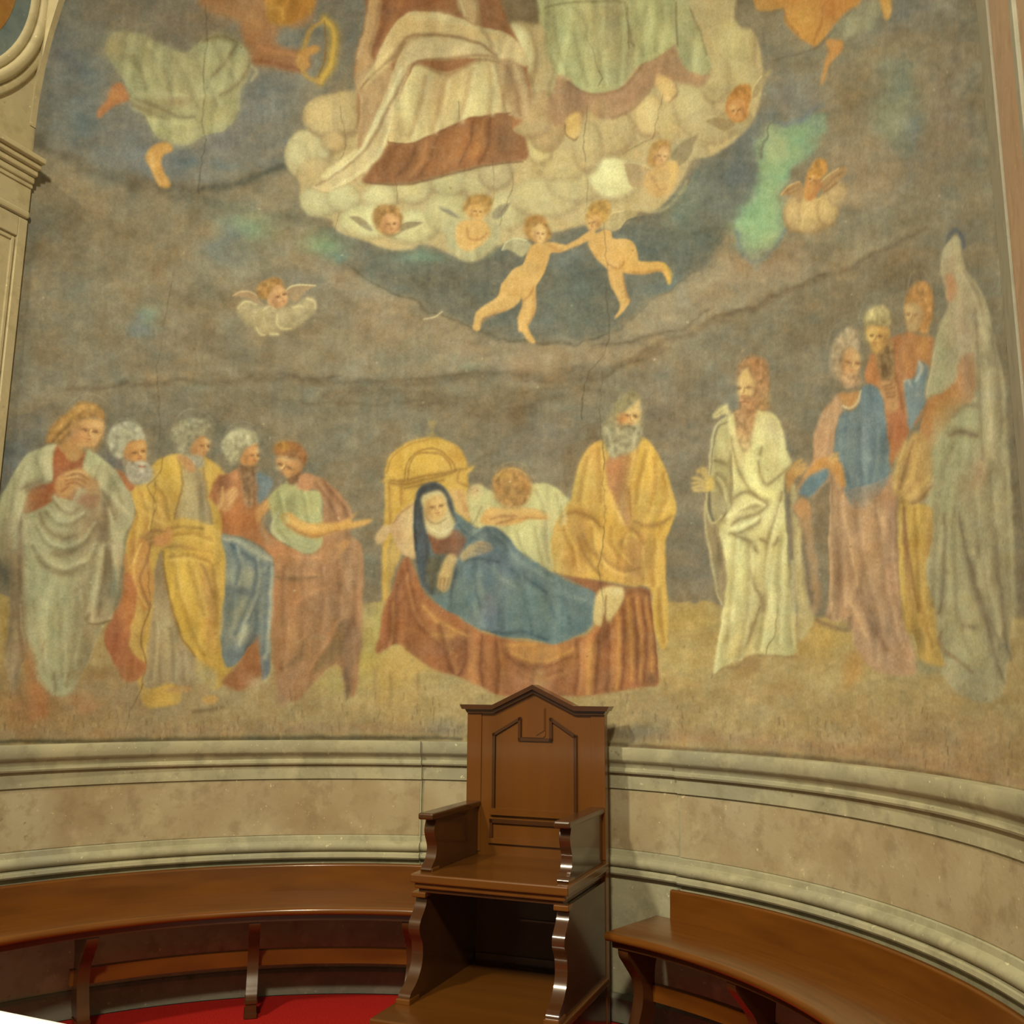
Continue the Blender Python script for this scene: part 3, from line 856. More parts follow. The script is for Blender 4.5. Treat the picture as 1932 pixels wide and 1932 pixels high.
lines([[(980, 690), (1150, 690), (1330, 690)], [(1080, 870), (1200, 900), (1330, 900)], [(1680, 500), (1640, 620), (1480, 700)]], 6, (180, 176, 124), .5, GS)
stroke([(1830, 480), (1870, 520), (1830, 590)], 4, (176, 166, 122), .6)
fill([(820, 620), (880, 600), (940, 690), (930, 730), (850, 760), (790, 800), (740, 850), (705, 850), (720, 790), (780, 720)], (172, 112, 66), 2, part='foot')
blob(840, 690, 18, 12, (186, 126, 72), .6)
fill([(1160, 1040), (1230, 1040), (1260, 1090), (1190, 1130), (1180, 1210), (1240, 1330), (1220, 1365), (1150, 1350), (1110, 1260), (1060, 1150), (1080, 1090)], (192, 142, 72), 2, part='foot')
stroke([(1100, 1120), (1110, 1230), (1160, 1340)], 4, (208, 164, 92), .6)
# ---- angel upper right, orange
fig('painted_angel', 'painted angel in orange drapery flying at the top right')
view(*T3)
OG = fill([(340, -300), (380, 30), (440, 60), (540, 50), (560, 130), (620, 200), (720, 270), (760, 240), (840, 150), (920, 60), (1000, 0), (1100, -300)], (180, 122, 54), 2.5)
blob(740, 170, 26, 30, (194, 140, 64), .7, 0, OG)
blob(640, 110, 20, 30, (196, 146, 66), .6, .4, OG)
blob(820, 40, 24, 40, (160, 100, 48), .6, 0, OG)
blob(440, 30, 34, 14, (170, 130, 66), .5, 0, OG)
stroke([(540, 40), (570, 130), (640, 210)], 3, (138, 96, 50), .6)
stroke([(930, 70), (840, 170), (760, 260), (690, 290), (480, 350)], 2.5, (104, 88, 66), .6)
stroke([(780, 20), (760, 130), (720, 240)], 4, (152, 96, 48), .5)
fill([(860, 130), (990, 40), (1080, 0), (1100, 80), (1040, 180), (960, 200), (880, 230), (820, 210)], (140, 136, 104), 4, .8, 'drapery')
fill([(790, 230), (880, 240), (880, 290), (840, 340), (800, 400), (770, 480), (755, 480), (780, 380), (800, 300)], (180, 126, 66), 2, part='leg')
fill([(1100, -60), (1160, -60), (1165, 60), (1140, 120), (1110, 60)], (186, 140, 70), 2, part='leg')
stroke([(430, 200), (460, 360), (560, 330), (700, 290)], 3, (100, 96, 82), .35)

# ---- cherubs in the clouds


def wing(pts, light=(192, 178, 126), dark=(140, 124, 92), a=.9):
    m = fill(pts, dark, 1.2, a, 'wing')
    n = len(pts)
    stroke(pts[:max(3, n // 2)], 1.7, light, .85)
    return m


fig('painted_cherub', 'painted cherub head with spread wings in the lower left of the cloud bank')
view(*T4)
wing([(1255, 285), (1340, 290), (1420, 340), (1470, 410), (1440, 420), (1380, 380), (1300, 340)], (150, 134, 96), (136, 120, 88))
wing([(1720, 350), (1800, 320), (1925, 320), (1860, 370), (1780, 400), (1710, 420)], (196, 186, 130), (138, 122, 90))
fill([(1460, 290), (1490, 210), (1580, 170), (1680, 190), (1735, 260), (1730, 340), (1700, 420), (1620, 450), (1550, 440), (1490, 380)], (150, 112, 62), 2, part='hair')
fill([(1550, 330), (1580, 280), (1640, 260), (1700, 300), (1705, 360), (1680, 420), (1620, 445), (1560, 420), (1540, 370)], (188, 138, 88), 1.6, part='face')
features(1625, 355, 17, .25, 0)
stroke([(1560, 440), (1640, 460), (1710, 430)], 3, (136, 110, 72), .5)

fig('painted_cherub', 'painted cherub with folded arms at the bottom centre of the cloud bank')
view(*T5)
wing([(105, 340), (180, 350), (250, 400), (230, 410), (160, 380)], (170, 160, 118), (132, 124, 100))
wing([(480, 390), (530, 330), (600, 310), (560, 390), (500, 430)], (150, 140, 104), (128, 118, 92))
fill([(170, 430), (250, 420), (420, 430), (500, 440), (540, 520), (500, 640), (400, 700), (280, 710), (190, 640), (160, 540)], (170, 162, 116), 4, .8, 'drapery')
fill([(240, 450), (300, 420), (400, 430), (450, 470), (460, 540), (400, 610), (290, 640), (235, 590), (225, 510)], (196, 154, 86), 2)
stroke([(300, 480), (320, 560), (400, 560), (440, 520)], 3, (160, 116, 64), .6)
stroke([(250, 600), (320, 620), (400, 590)], 4, (206, 168, 100), .6)
fill([(275, 350), (300, 280), (380, 250), (470, 265), (480, 330), (440, 390), (330, 380)], (156, 118, 60), 2, part='hair')
fill([(300, 350), (340, 310), (410, 320), (425, 370), (410, 430), (350, 420), (310, 400)], (194, 150, 82), 1.6, part='face')
features(370, 370, 15, .4, .2)

fig('painted_cherub', 'painted cherub with clasped hands on the right slope of the cloud bank')
view(*T2)
wing([(1270, 1185), (1400, 1200), (1480, 1240), (1440, 1330), (1330, 1370), (1290, 1280)], (188, 166, 116), (164, 136, 92))
wing([(1600, 1130), (1660, 1050), (1790, 985), (1770, 1060), (1730, 1160), (1650, 1210)], (160, 144, 102), (132, 116, 82))
fill([(1430, 1260), (1500, 1220), (1620, 1180), (1660, 1230), (1640, 1330), (1570, 1430), (1450, 1420), (1410, 1340)], (188, 150, 90), 2.5)
fill([(1580, 1190), (1640, 1180), (1660, 1240), (1640, 1340), (1590, 1380), (1600, 1270)], (196, 158, 90), 2, part='arm')
stroke([(1470, 1290), (1510, 1380), (1580, 1370)], 3, (164, 122, 72), .5)
fill([(1440, 1150), (1450, 1080), (1500, 1030), (1580, 1020), (1600, 1080), (1580, 1170), (1520, 1220), (1450, 1200)], (160, 122, 66), 2, part='hair')
fill([(1490, 1130), (1540, 1070), (1590, 1070), (1580, 1150), (1540, 1210), (1490, 1210)], (190, 146, 90), 1.6, part='face')
features(1535, 1140, 16, .3, .15)
stroke([(1350, 1490), (1500, 1540), (1620, 1480), (1720, 1330)], 5, (166, 156, 112), .5)

fig('painted_cherub', 'painted cherub head with red hair at the right edge of the cloud bank')
view(*T3)
wing([(355, 560), (370, 500), (420, 440), (475, 400), (440, 470), (400, 540)], (196, 178, 116), (150, 130, 86))
wing([(100, 700), (160, 680), (240, 690), (260, 730), (180, 750)], (150, 130, 86), (140, 118, 78))
fill([(215, 600), (240, 540), (290, 490), (350, 490), (355, 580), (330, 680), (270, 710), (220, 660)], (174, 116, 52), 2, part='hair')
fill([(225, 610), (260, 570), (310, 570), (335, 620), (320, 670), (270, 705), (230, 670)], (188, 132, 72), 1.6, part='face')
features(275, 635, 18, -.2, -.2)
fig('painted_cherub', 'painted winged cherub on a little cloud right of the green patch')
puff(610, 1240, 22, 34, (180, 148, 92), (146, 116, 76), .9)
puff(720, 1240, 30, 36, (192, 160, 98), (148, 116, 74), .9)
puff(800, 1210, 22, 34, (190, 158, 98), (148, 118, 76), .9)
puff(860, 1120, 20, 26, (176, 148, 98), (146, 120, 84), .8)
puff(680, 1310, 24, 14, (184, 156, 100), (148, 120, 78), .8)
stroke([(650, 1330), (660, 1250), (690, 1170), (760, 1140)], 2, (206, 176, 112), .6)
wing([(530, 1120), (580, 1070), (640, 1050), (660, 1090), (640, 1170), (600, 1130)], (190, 156, 96), (154, 118, 74))
wing([(760, 1060), (800, 1010), (860, 970), (910, 960), (900, 1010), (840, 1060), (780, 1110)], (192, 160, 98), (158, 122, 76))
lines([[(780, 1080), (840, 1020), (890, 990)], [(790, 1100), (850, 1050)], [(560, 1100), (610, 1080)], [(580, 1120), (630, 1100)]], 1.4, (130, 96, 60), .6)
fill([(670, 1060), (690, 990), (740, 960), (760, 1020), (750, 1090), (700, 1160), (660, 1140)], (184, 128, 66), 2)
fill([(690, 1010), (730, 920), (790, 930), (790, 1000), (750, 1030)], (178, 124, 56), 2, part='hair')
features(715, 1040, 14, -.3, .5)
stroke([(700, 1150), (760, 1070)], 4, (168, 104, 56), .6)

fig('painted_cherub', 'painted cherub head on a small round cloud in the brown sky at left')
view(*T4)
LC = fill([(240, 1100), (300, 1060), (400, 1080), (470, 1110), (560, 1120), (740, 1100), (860, 1030), (930, 1060), (940, 1140), (880, 1230), (760, 1290), (680, 1310), (600, 1350), (530, 1350), (440, 1350), (400, 1290), (310, 1260), (250, 1180)], (158, 142, 102), 3, .95, 'cloud')
for x, y, rx, ry in ((310, 1150, 17, 18), (430, 1190, 22, 20), (520, 1160, 13, 14), (500, 1290, 22, 14), (660, 1220, 20, 19), (780, 1150, 16, 15), (880, 1100, 15, 16)):
    puff(x, y, rx, ry, (170, 154, 110), (146, 130, 92), .6, 0, LC)
lines([[(240, 1120), (300, 1060), (400, 1080)], [(470, 1130), (520, 1100), (570, 1130)], [(590, 1180), (590, 1260), (640, 1305), (720, 1300)], [(400, 1290), (440, 1355), (480, 1360)], [(530, 1355), (600, 1355)], [(860, 1035), (930, 1060), (940, 1120)], [(730, 1110), (790, 1095), (830, 1110)]], 1.6, (196, 180, 126), .65)
wing([(190, 1000), (260, 970), (340, 970), (400, 1000), (430, 1050), (490, 1090), (400, 1070), (320, 1030), (250, 1010)], (190, 162, 116), (158, 128, 90))
wing([(670, 960), (710, 920), (800, 900), (940, 910), (860, 950), (820, 1000), (780, 1050), (720, 1040), (700, 990)], (200, 186, 130), (156, 128, 90))
fill([(400, 940), (440, 890), (530, 840), (620, 850), (640, 910), (600, 960), (540, 1000), (480, 1040), (420, 1020)], (158, 116, 62), 2, part='hair')
fill([(500, 1040), (540, 960), (600, 900), (650, 930), (690, 1000), (690, 1060), (620, 1120), (550, 1110), (510, 1080)], (190, 142, 92), 1.8, part='face')
features(615, 1010, 22, .35, -.35)

# ---- the two dancing putti
fig('painted_putto', 'painted putto running left with small white wings, hand in hand with another')
view(*T5)
wing([(545, 640), (570, 590), (640, 560), (720, 570), (760, 600), (720, 660), (680, 690), (640, 660), (580, 640)], (190, 184, 136), (160, 152, 110))
SKP = (192, 150, 82)
PB = fill([(770, 590), (870, 580), (1000, 610), (960, 650), (890, 660), (870, 720), (840, 800), (790, 880), (740, 960), (670, 960), (560, 920), (560, 850), (620, 780), (690, 740), (720, 670)], SKP, 1.4)
blob(740, 800, 40, 40, (204, 164, 92), .6, .4, PB)
blob(810, 700, 20, 34, (178, 134, 72), .5, .4, PB)
fill([(560, 860), (680, 950), (640, 1030), (560, 1070), (470, 1090), (410, 1130), (390, 1200), (345, 1195), (350, 1130), (370, 1070), (450, 1010), (520, 960)], SKP, 1.4, part='leg')
stroke([(370, 1080), (460, 1020), (560, 960), (620, 900)], 5, (206, 166, 96), .5)
stroke([(400, 1150), (470, 1090), (580, 1060)], 4, (158, 112, 62), .5)
fill([(680, 930), (770, 880), (785, 960), (780, 1060), (740, 1150), (730, 1190), (780, 1280), (740, 1285), (690, 1220), (655, 1190), (670, 1080), (690, 1000)], SKP, 1.4, part='leg')
stroke([(720, 940), (720, 1060), (690, 1180)], 5, (206, 166, 96), .5)
stroke([(775, 960), (765, 1080), (730, 1160)], 4, (160, 114, 62), .5)
stroke([(690, 1000), (750, 940), (770, 890)], 2.5, (152, 106, 58), .5)
fill([(700, 480), (720, 420), (790, 395), (850, 420), (880, 490), (890, 550), (840, 580), (760, 570), (710, 530)], (154, 112, 56), 2, part='hair')
fill([(750, 520), (800, 460), (850, 480), (860, 540), (820, 590), (770, 570)], (198, 156, 92), 1.5, part='face')
features(812, 525, 15, .2, .1)
stroke([(870, 600), (960, 640), (1100, 590)], 4, (164, 120, 66), .5)

fig('painted_putto', 'painted putto leaping right with one leg kicked back, hand in hand with another')
wing([(1290, 420), (1330, 380), (1400, 355), (1490, 370), (1440, 430), (1380, 460), (1330, 500)], (192, 176, 116), (158, 140, 94))
wing([(1370, 520), (1420, 430), (1550, 400), (1480, 470), (1420, 540)], (84, 86, 76), (88, 88, 76), .6)
PB = fill([(1150, 590), (1190, 530), (1260, 500), (1310, 510), (1330, 560), (1440, 570), (1480, 620), (1500, 700), (1480, 760), (1400, 790), (1300, 780), (1250, 740), (1200, 690), (1170, 640)], (192, 148, 80), 1.4)
blob(1400, 640, 30, 22, (208, 162, 84), .6, .4, PB)
blob(1280, 620, 20, 40, (204, 162, 94), .5, 0, PB)
fill([(1000, 600), (1060, 570), (1140, 520), (1190, 500), (1200, 550), (1120, 590), (1040, 620), (970, 640)], (194, 152, 86), 1.4, part='arm')
fill([(1400, 700), (1500, 710), (1600, 720), (1680, 730), (1720, 790), (1730, 840), (1710, 875), (1690, 820), (1660, 790), (1580, 800), (1480, 810), (1390, 790)], (194, 148, 74), 1.4, part='leg')
stroke([(1440, 800), (1560, 795), (1660, 780)], 4, (154, 106, 54), .5)
stroke([(1680, 735), (1730, 800), (1720, 870)], 4, (190, 150, 52), .6)
fill([(1290, 760), (1390, 780), (1400, 860), (1420, 950), (1440, 1000), (1400, 1060), (1350, 1115), (1340, 1105), (1370, 1040), (1360, 980), (1310, 880)], (192, 148, 80), 1.4, part='leg')
stroke([(1320, 800), (1340, 900), (1380, 1000), (1370, 1080)], 4, (208, 166, 94), .5)
stroke([(1395, 820), (1410, 920), (1440, 1000)], 3, (156, 108, 58), .5)
stroke([(1290, 740), (1360, 770), (1400, 720)], 3, (154, 106, 56), .5)
fill([(1140, 440), (1150, 340), (1220, 290), (1300, 300), (1310, 370), (1280, 430), (1210, 470)], (166, 126, 60), 2, part='hair')
fill([(1150, 440), (1170, 390), (1230, 400), (1240, 470), (1190, 510), (1150, 490)], (194, 148, 84), 1.5, part='face')
features(1185, 450, 14, -.6, -.1)
# ================================================================== the saints around the bed


def halo(x, y, rx, ry, a=.35, t0=3.3, t1=6.1, col=(150, 146, 120), fillc=(92, 88, 74)):
    s = VW[2]
    pts = [(x + s * rx * math.cos(t), y + s * ry * math.sin(t)) for t in np.linspace(t0, t1, 14)]
    blob(x, y, rx * .8, ry * .8, fillc, .35)
    stroke(pts, 1.6, col, a * .7)


# ---- saint in yellow (behind the first in order, painted first)
fig('painted_figure', 'painted bearded saint in yellow mantle over grey tunic, third from the left')
view(*L1)
halo(1760, 430, 38, 38)
YB = fill([(1390, 760), (1480, 700), (1640, 660), (1900, 700), (2060, 860), (2130, 1000), (2120, 1260), (2100, 1400), (2120, 2000), (2140, 2500), (2080, 2700), (1940, 2800), (1760, 2640), (1620, 2600), (1640, 2900), (1500, 2960), (1320, 2940), (1230, 2600), (1150, 2300), (1140, 1900), (1140, 1500), (1240, 1200), (1180, 1000)],
          (186, 148, 64), 2)
GT = fill([(1640, 680), (1760, 740), (1850, 860), (1900, 1120), (1930, 1310), (1800, 1270), (1680, 1240), (1590, 1250), (1640, 1050), (1660, 900)], (158, 140, 98), 2, part='tunic')
blob(1720, 1000, 16, 40, (174, 158, 114), .6, 0, GT)
blob(1840, 1060, 8, 60, (126, 106, 76), .7, -.15, GT)
stroke([(1620, 690), (1650, 840), (1660, 960), (1590, 1250)], 2.5, (112, 86, 48), .7)
stroke([(1850, 780), (1880, 1000), (1930, 1300)], 4, (122, 100, 66), .6)
fill([(1560, 480), (1580, 400), (1680, 340), (1780, 330), (1880, 350), (1930, 430), (1900, 500), (1780, 520), (1720, 600), (1690, 680), (1620, 640), (1590, 560)], (134, 126, 96), 3, part='hair')
fill([(1730, 600), (1780, 530), (1870, 500), (1900, 560), (1890, 640), (1840, 700), (1760, 680)], (178, 128, 74), 2, part='face')
fill([(1700, 660), (1770, 660), (1850, 690), (1860, 760), (1780, 790), (1710, 740)], (142, 134, 108), 2.5, part='beard')
features(1840, 590, 22, .7, .05, k=.9)
fill([(1610, 680), (1700, 680), (1780, 770), (1760, 830), (1680, 800)], (176, 124, 76), 2.5, .9, 'neck')
for x, y, rx, ry, c, a in [(1420, 1000, 40, 40, (196, 158, 66), .7), (1520, 780, 24, 24, (200, 162, 64), .7), (1320, 1280, 34, 40, (180, 136, 62), .6), (1480, 1200, 24, 40, (170, 124, 64), .5)]:
    blob(x, y, rx, ry, c, a, 0, YB)
stroke([(1480, 700), (1470, 800), (1390, 900), (1350, 960), (1420, 1120), (1400, 1200), (1370, 1380)], 1.4, (110, 82, 44), .55)
lines([[(1300, 1180), (1420, 1260), (1540, 1300)], [(1420, 1120), (1500, 1220), (1550, 1290)], [(1500, 1120), (1550, 1240)], [(1280, 1060), (1400, 1130)]], 3, (204, 164, 80), .5)
lines([[(1240, 1500), (1300, 1420), (1400, 1370), (1520, 1370)], [(1260, 1540), (1320, 1450), (1420, 1420)], [(1300, 1560), (1360, 1480), (1480, 1450)]], 3.5, (134, 94, 54), .6)
fill([(1400, 1420), (1500, 1380), (1550, 1300), (1570, 1380), (1550, 1480), (1440, 1500)], (178, 122, 66), 2, part='hand')
stroke([(1530, 1290), (1660, 1270), (1800, 1290), (1930, 1350), (2050, 1420)], 7, (196, 158, 72), .7)
stroke([(1560, 1330), (1700, 1320), (1850, 1340)], 4, (140, 108, 52), .6)
stroke([(1500, 1520), (1650, 1500), (1800, 1540), (1930, 1560)], 5, (146, 108, 56), .55)
stroke([(1140, 1600), (1180, 1900), (1150, 2100)], 10, (170, 108, 60), .6)
view(*L3)
# inner grey robe and the hanging yellow fold
GI = fill([(1400, 80), (1440, 300), (1500, 560), (1560, 820), (1640, 960), (1700, 1010), (1690, 1180), (1640, 1290), (1480, 1240), (1300, 1280), (1250, 1230), (1280, 900), (1320, 600), (1330, 300)], (150, 128, 90), 2.5, part='tunic')
blob(1460, 900, 14, 60, (172, 156, 106), .7, -.1, GI)
blob(1340, 1050, 8, 60, (160, 138, 94), .6, 0, GI)
blob(1600, 1080, 26, 40, (160, 138, 104), .6, 0, GI)
blob(1400, 250, 14, 50, (124, 104, 74), .6, 0, GI)
stroke([(1380, 1000), (1390, 1240)], 4, (126, 108, 78), .5)
YF = fill([(1420, 80), (1560, 100), (1760, 80), (1900, 180), (1932, 500), (1932, 900), (1960, 1150), (1880, 1160), (1800, 1080), (1700, 1000), (1600, 880), (1520, 660), (1460, 420), (1430, 240)], (192, 152, 60), 2)
blob(1560, 420, 26, 60, (202, 164, 62), .7, -.15, YF)
blob(1660, 680, 24, 50, (200, 158, 58), .6, -.2, YF)
blob(1800, 420, 20, 60, (174, 126, 64), .7, -.1, YF)
blob(1840, 700, 16, 70, (180, 132, 72), .6, 0, YF)
stroke([(1740, 190), (1800, 320), (1860, 480)], 4, (140, 104, 56), .6)
stroke([(1650, 200), (1720, 420), (1740, 700)], 5, (206, 168, 74), .5)
stroke([(1415, 100), (1440, 320), (1500, 600), (1570, 830), (1690, 1000)], 3, (120, 88, 44), .6)
OF = fill([(1120, 0), (1260, 0), (1300, 160), (1330, 400), (1290, 600), (1230, 640), (1180, 500), (1150, 300)], (176, 122, 60), 2.5, .9)
stroke([(1220, 30), (1160, 200), (1180, 400), (1290, 600)], 3, (204, 160, 82), .7)
stroke([(1310, 40), (1260, 200), (1220, 360), (1290, 560), (1270, 700)], 3, (128, 84, 46), .6)
YP = fill([(1170, 500), (1240, 620), (1300, 600), (1290, 760), (1240, 900), (1260, 1060), (1160, 960), (1120, 900), (1140, 740)], (178, 140, 68), 2, .9)
stroke([(1190, 480), (1150, 700), (1120, 920)], 3, (206, 168, 84), .6)
stroke([(1310, 560), (1260, 700), (1220, 850), (1260, 1060), (1230, 1280)], 2, (110, 78, 44), .6)
fill([(1420, 1290), (1500, 1270), (1640, 1260), (1640, 1310), (1520, 1330)], (172, 130, 74), 2.5, .8, 'foot')
fill([(1750, 1360), (1850, 1340), (1900, 1380), (1840, 1420), (1770, 1410)], (186, 140, 68), 2.5, .8, 'foot')
stroke([(1680, 1490), (1800, 1470), (1932, 1440)], 6, (104, 86, 56), .6)
fill([(1690, 1030), (1800, 1090), (1890, 1160), (1850, 1300), (1760, 1280), (1690, 1200)], (160, 146, 104), 4, .7)

# ---- white bearded saint looking up, mostly hidden
fig('painted_figure', 'painted white bearded saint leaning in, second from the left')
view(*L1)
halo(1150, 500, 32, 34, .4)
fill([(1060, 800), (1160, 860), (1240, 920), (1180, 1000), (1120, 960), (1080, 880)], (162, 98, 58), 2.5, part='body')
fill([(980, 520), (1000, 440), (1080, 380), (1190, 365), (1290, 430), (1330, 510), (1300, 560), (1200, 540), (1150, 600), (1130, 680), (1080, 700), (1010, 640), (980, 570)], (156, 150, 120), 2, part='hair')
fill([(1130, 640), (1160, 560), (1250, 540), (1320, 540), (1330, 640), (1320, 730), (1240, 760), (1160, 720)], (186, 130, 68), 1.8, part='face')
fill([(1120, 720), (1180, 720), (1230, 740), (1290, 730), (1370, 770), (1390, 850), (1350, 920), (1250, 940), (1170, 890)], (150, 140, 114), 2.5, part='beard')
blob(1310, 830, 14, 14, (176, 164, 140), .7)
features(1250, 650, 26, .45, -.1)
stroke([(1230, 750), (1290, 735), (1350, 760)], 3, (176, 162, 134), .7)
stroke([(1270, 775), (1320, 775)], 2, (128, 72, 50), .7)
for k in range(9):
    t = k / 8 * 3.4 + 2.6
    blob(1140 + 140 * math.cos(t), 520 + 120 * math.sin(t), 7, 6, (176, 172, 142), .5)
view(*L3)
RL = fill([(1060, 300), (1140, 300), (1190, 480), (1150, 700), (1120, 900), (1170, 1000), (1260, 1080), (1230, 1180), (1130, 1230), (1060, 1180), (960, 1000), (910, 860), (940, 720), (1000, 600), (1050, 460)], (158, 96, 54), 2.5)
blob(1090, 620, 20, 44, (176, 112, 58), .7, .2, RL)
blob(1000, 850, 18, 44, (132, 72, 48), .7, 0, RL)
blob(1180, 1100, 26, 26, (164, 96, 56), .6, 0, RL)

# ---- young saint in pale green cloak
fig('painted_figure', 'painted young saint in pale green cloak over red tunic with joined hands, leftmost')
view(*L1)
halo(810, 330, 46, 44, .45)
GC = fill([(520, 570), (400, 600), (260, 660), (140, 800), (60, 960), (0, 1080), (-60, 1400), (0, 1600), (60, 1720), (100, 1840), (70, 2300), (60, 2560), (130, 2780), (230, 2500), (300, 2620), (400, 2790), (500, 2860), (620, 2850), (700, 2740), (800, 2560), (900, 2300), (1040, 2060), (1090, 1900),
           (1100, 1700), (1140, 1400), (1220, 1260), (1200, 1040), (1140, 960), (1060, 820), (930, 700), (800, 630), (700, 700), (600, 640)], (158, 154, 112), 2)
RT = fill([(500, 580), (560, 600), (660, 700), (760, 640), (790, 640), (760, 760), (860, 860), (900, 940), (920, 1060), (850, 1160), (700, 1100), (560, 1060), (380, 1140), (230, 1210), (190, 1190), (230, 1060), (300, 960), (460, 900), (470, 700)], (150, 84, 48), 2, part='tunic')
blob(320, 1060, 40, 20, (162, 92, 50), .6, -.4, RT)
stroke([(240, 1000), (340, 960), (470, 920)], 5, (118, 62, 40), .6)
stroke([(480, 640), (500, 760), (480, 880)], 5, (126, 68, 42), .5)
fill([(540, 560), (620, 480), (720, 560), (760, 640), (720, 710), (640, 720), (580, 660)], (178, 132, 76), 2, part='neck')
fill([(420, 560), (430, 470), (500, 370), (620, 290), (700, 200), (800, 190), (900, 220), (950, 300), (940, 360), (860, 320), (760, 350), (680, 400), (640, 480), (580, 540), (520, 570), (460, 570)], (150, 108, 56), 2.5, part='hair')
lines([[(450, 520), (540, 400), (680, 300), (800, 240)], [(520, 540), (600, 440), (680, 350)], [(640, 280), (740, 220), (860, 230)]], 4, (178, 134, 68), .5)
lines([[(480, 560), (560, 460), (640, 370)], [(560, 560), (620, 470)]], 3, (112, 78, 42), .5)
fill([(650, 420), (700, 370), (780, 335), (880, 335), (950, 370), (940, 470), (900, 560), (840, 610), (740, 600), (670, 540)], (192, 142, 82), 1.8, part='face')
fill([(780, 600), (860, 600), (930, 500), (900, 620), (850, 640)], (140, 104, 60), 2.5, .7, 'hair')
features(800, 450, 34, .35, .22)
blob(720, 500, 12, 9, (200, 128, 78), .5)
# lapels
fill([(400, 620), (520, 570), (480, 660), (470, 780), (470, 910), (400, 900), (390, 760)], (172, 164, 120), 2, part='cloak')
fill([(790, 620), (870, 650), (940, 720), (880, 840), (840, 920), (760, 870), (750, 780), (790, 700)], (172, 168, 120), 2, part='cloak')
stroke([(380, 760), (400, 900), (460, 910)], 3, (116, 104, 70), .6)
stroke([(930, 730), (880, 830), (850, 920)], 3, (124, 112, 76), .6)
# hands joined
HN = fill([(500, 960), (520, 880), (600, 820), (700, 790), (790, 830), (860, 900), (910, 980), (900, 1040), (800, 1020), (700, 990), (620, 1060), (540, 1050)], (186, 134, 76), 1.8, part='hand')
lines([[(620, 860), (720, 840), (800, 880)], [(600, 900), (700, 880), (790, 920)], [(600, 940), (690, 920), (770, 960)], [(560, 1000), (620, 960)]], 1.8, (138, 86, 50), .6)
lines([[(600, 840), (700, 810), (790, 850)], [(610, 880), (710, 860)]], 1.8, (210, 162, 96), .5)
# cowl fold and big swags
stroke([(500, 1060), (580, 1140), (660, 1140), (720, 1010), (760, 1000)], 8, (172, 164, 122), .9, taper=.1)
stroke([(480, 1080), (560, 1180), (660, 1200), (760, 1120)], 4, (124, 108, 76), .6)
for x, y, rx, ry, c, a in [(560, 1340, 60, 26, (168, 168, 124), .7), (560, 1540, 70, 24, (172, 170, 126), .7), (200, 760, 34, 40, (166, 160, 118), .6), (100, 1100, 30, 60, (162, 162, 116), .7), (1140, 1140, 20, 40, (154, 146, 116), .6), (840, 1240, 40, 60, (136, 112, 82), .8),
                           (800, 1500, 30, 70, (142, 118, 86), .6), (1000, 860, 30, 40, (160, 152, 110), .6), (300, 2100, 34, 120, (166, 164, 122), .7), (600, 2300, 60, 120, (160, 158, 112), .6), (800, 2100, 30, 100, (138, 118, 84), .7), (140, 1900, 16, 140, (146, 122, 90), .8),
                           (760, 2500, 30, 100, (140, 122, 86), .6), (60, 1500, 14, 60, (136, 116, 84), .6)]:
    blob(x, y, rx, ry, c, a, 0, GC)
lines([[(250, 1240), (300, 1500), (420, 1680), (580, 1750), (740, 1690), (860, 1560), (940, 1330)], [(360, 1200), (420, 1340), (560, 1420), (700, 1400)], [(280, 1360), (380, 1500), (540, 1580), (720, 1520), (820, 1420)]], 4.5, (124, 108, 76), .65, GC)
lines([[(270, 1460), (400, 1640), (580, 1710), (760, 1640), (880, 1480)], [(260, 1260), (320, 1440), (440, 1540)]], 5, (178, 174, 130), .5, GC)
lines([[(190, 1200), (180, 1500), (170, 1900), (180, 2300), (200, 2560)], [(960, 1120), (980, 1400), (1060, 1700), (1080, 1900)], [(960, 1300), (920, 1600), (880, 1900), (800, 2160)], [(940, 1000), (1000, 1100), (1040, 1240)], [(180, 980), (300, 930), (400, 900)], [(1000, 1500), (1000, 1800)], [(900, 1300), (960, 1500)]], 4.5, (116, 98, 72), .65, GC)
lines([[(230, 1040), (160, 1250), (130, 1500)], [(1000, 1160), (1040, 1500), (1080, 1840)], [(930, 1560), (900, 1800), (830, 2080)], [(920, 920), (1060, 1080), (1160, 1200)], [(220, 1220), (260, 1440)]], 4, (182, 174, 130), .5, GC)
view(*L3)
fill([(880, 60), (960, 0), (1050, 20), (1060, 260), (1020, 480), (980, 600), (960, 690), (780, 720), (840, 500), (860, 260)], (160, 142, 104), 2, .9, 'cloak')
lines([[(900, 40), (860, 300), (800, 680)], [(980, 40), (1010, 260), (1020, 440)]], 4, (184, 172, 126), .6)
lines([[(930, 60), (900, 340), (850, 640)], [(950, 100), (960, 300), (950, 500)], [(1060, 240), (1030, 460), (990, 590)]], 4, (112, 96, 68), .6)
blob(985, 420, 9, 26, (100, 104, 84), .7)
stroke([(780, 720), (860, 720), (960, 690)], 3, (104, 84, 56), .6)
lines([[(180, 130), (180, 500), (190, 800), (240, 980), (320, 1200), (420, 1320)], [(100, 200), (110, 600), (60, 940)], [(120, 880), (150, 1000), (130, 1300)]], 5, (116, 98, 70), .6)
stroke([(180, 560), (200, 820), (280, 1100), (400, 1300)], 3, (180, 172, 126), .4)
fill([(60, 940), (140, 870), (170, 960), (140, 1320), (100, 1320), (50, 1120)], (142, 120, 88), 3, .8, 'cloak')
lines([[(470, 1150), (480, 1240), (470, 1310)], [(590, 1160), (570, 1260)], [(380, 880), (370, 960)]], 3, (112, 96, 64), .5)
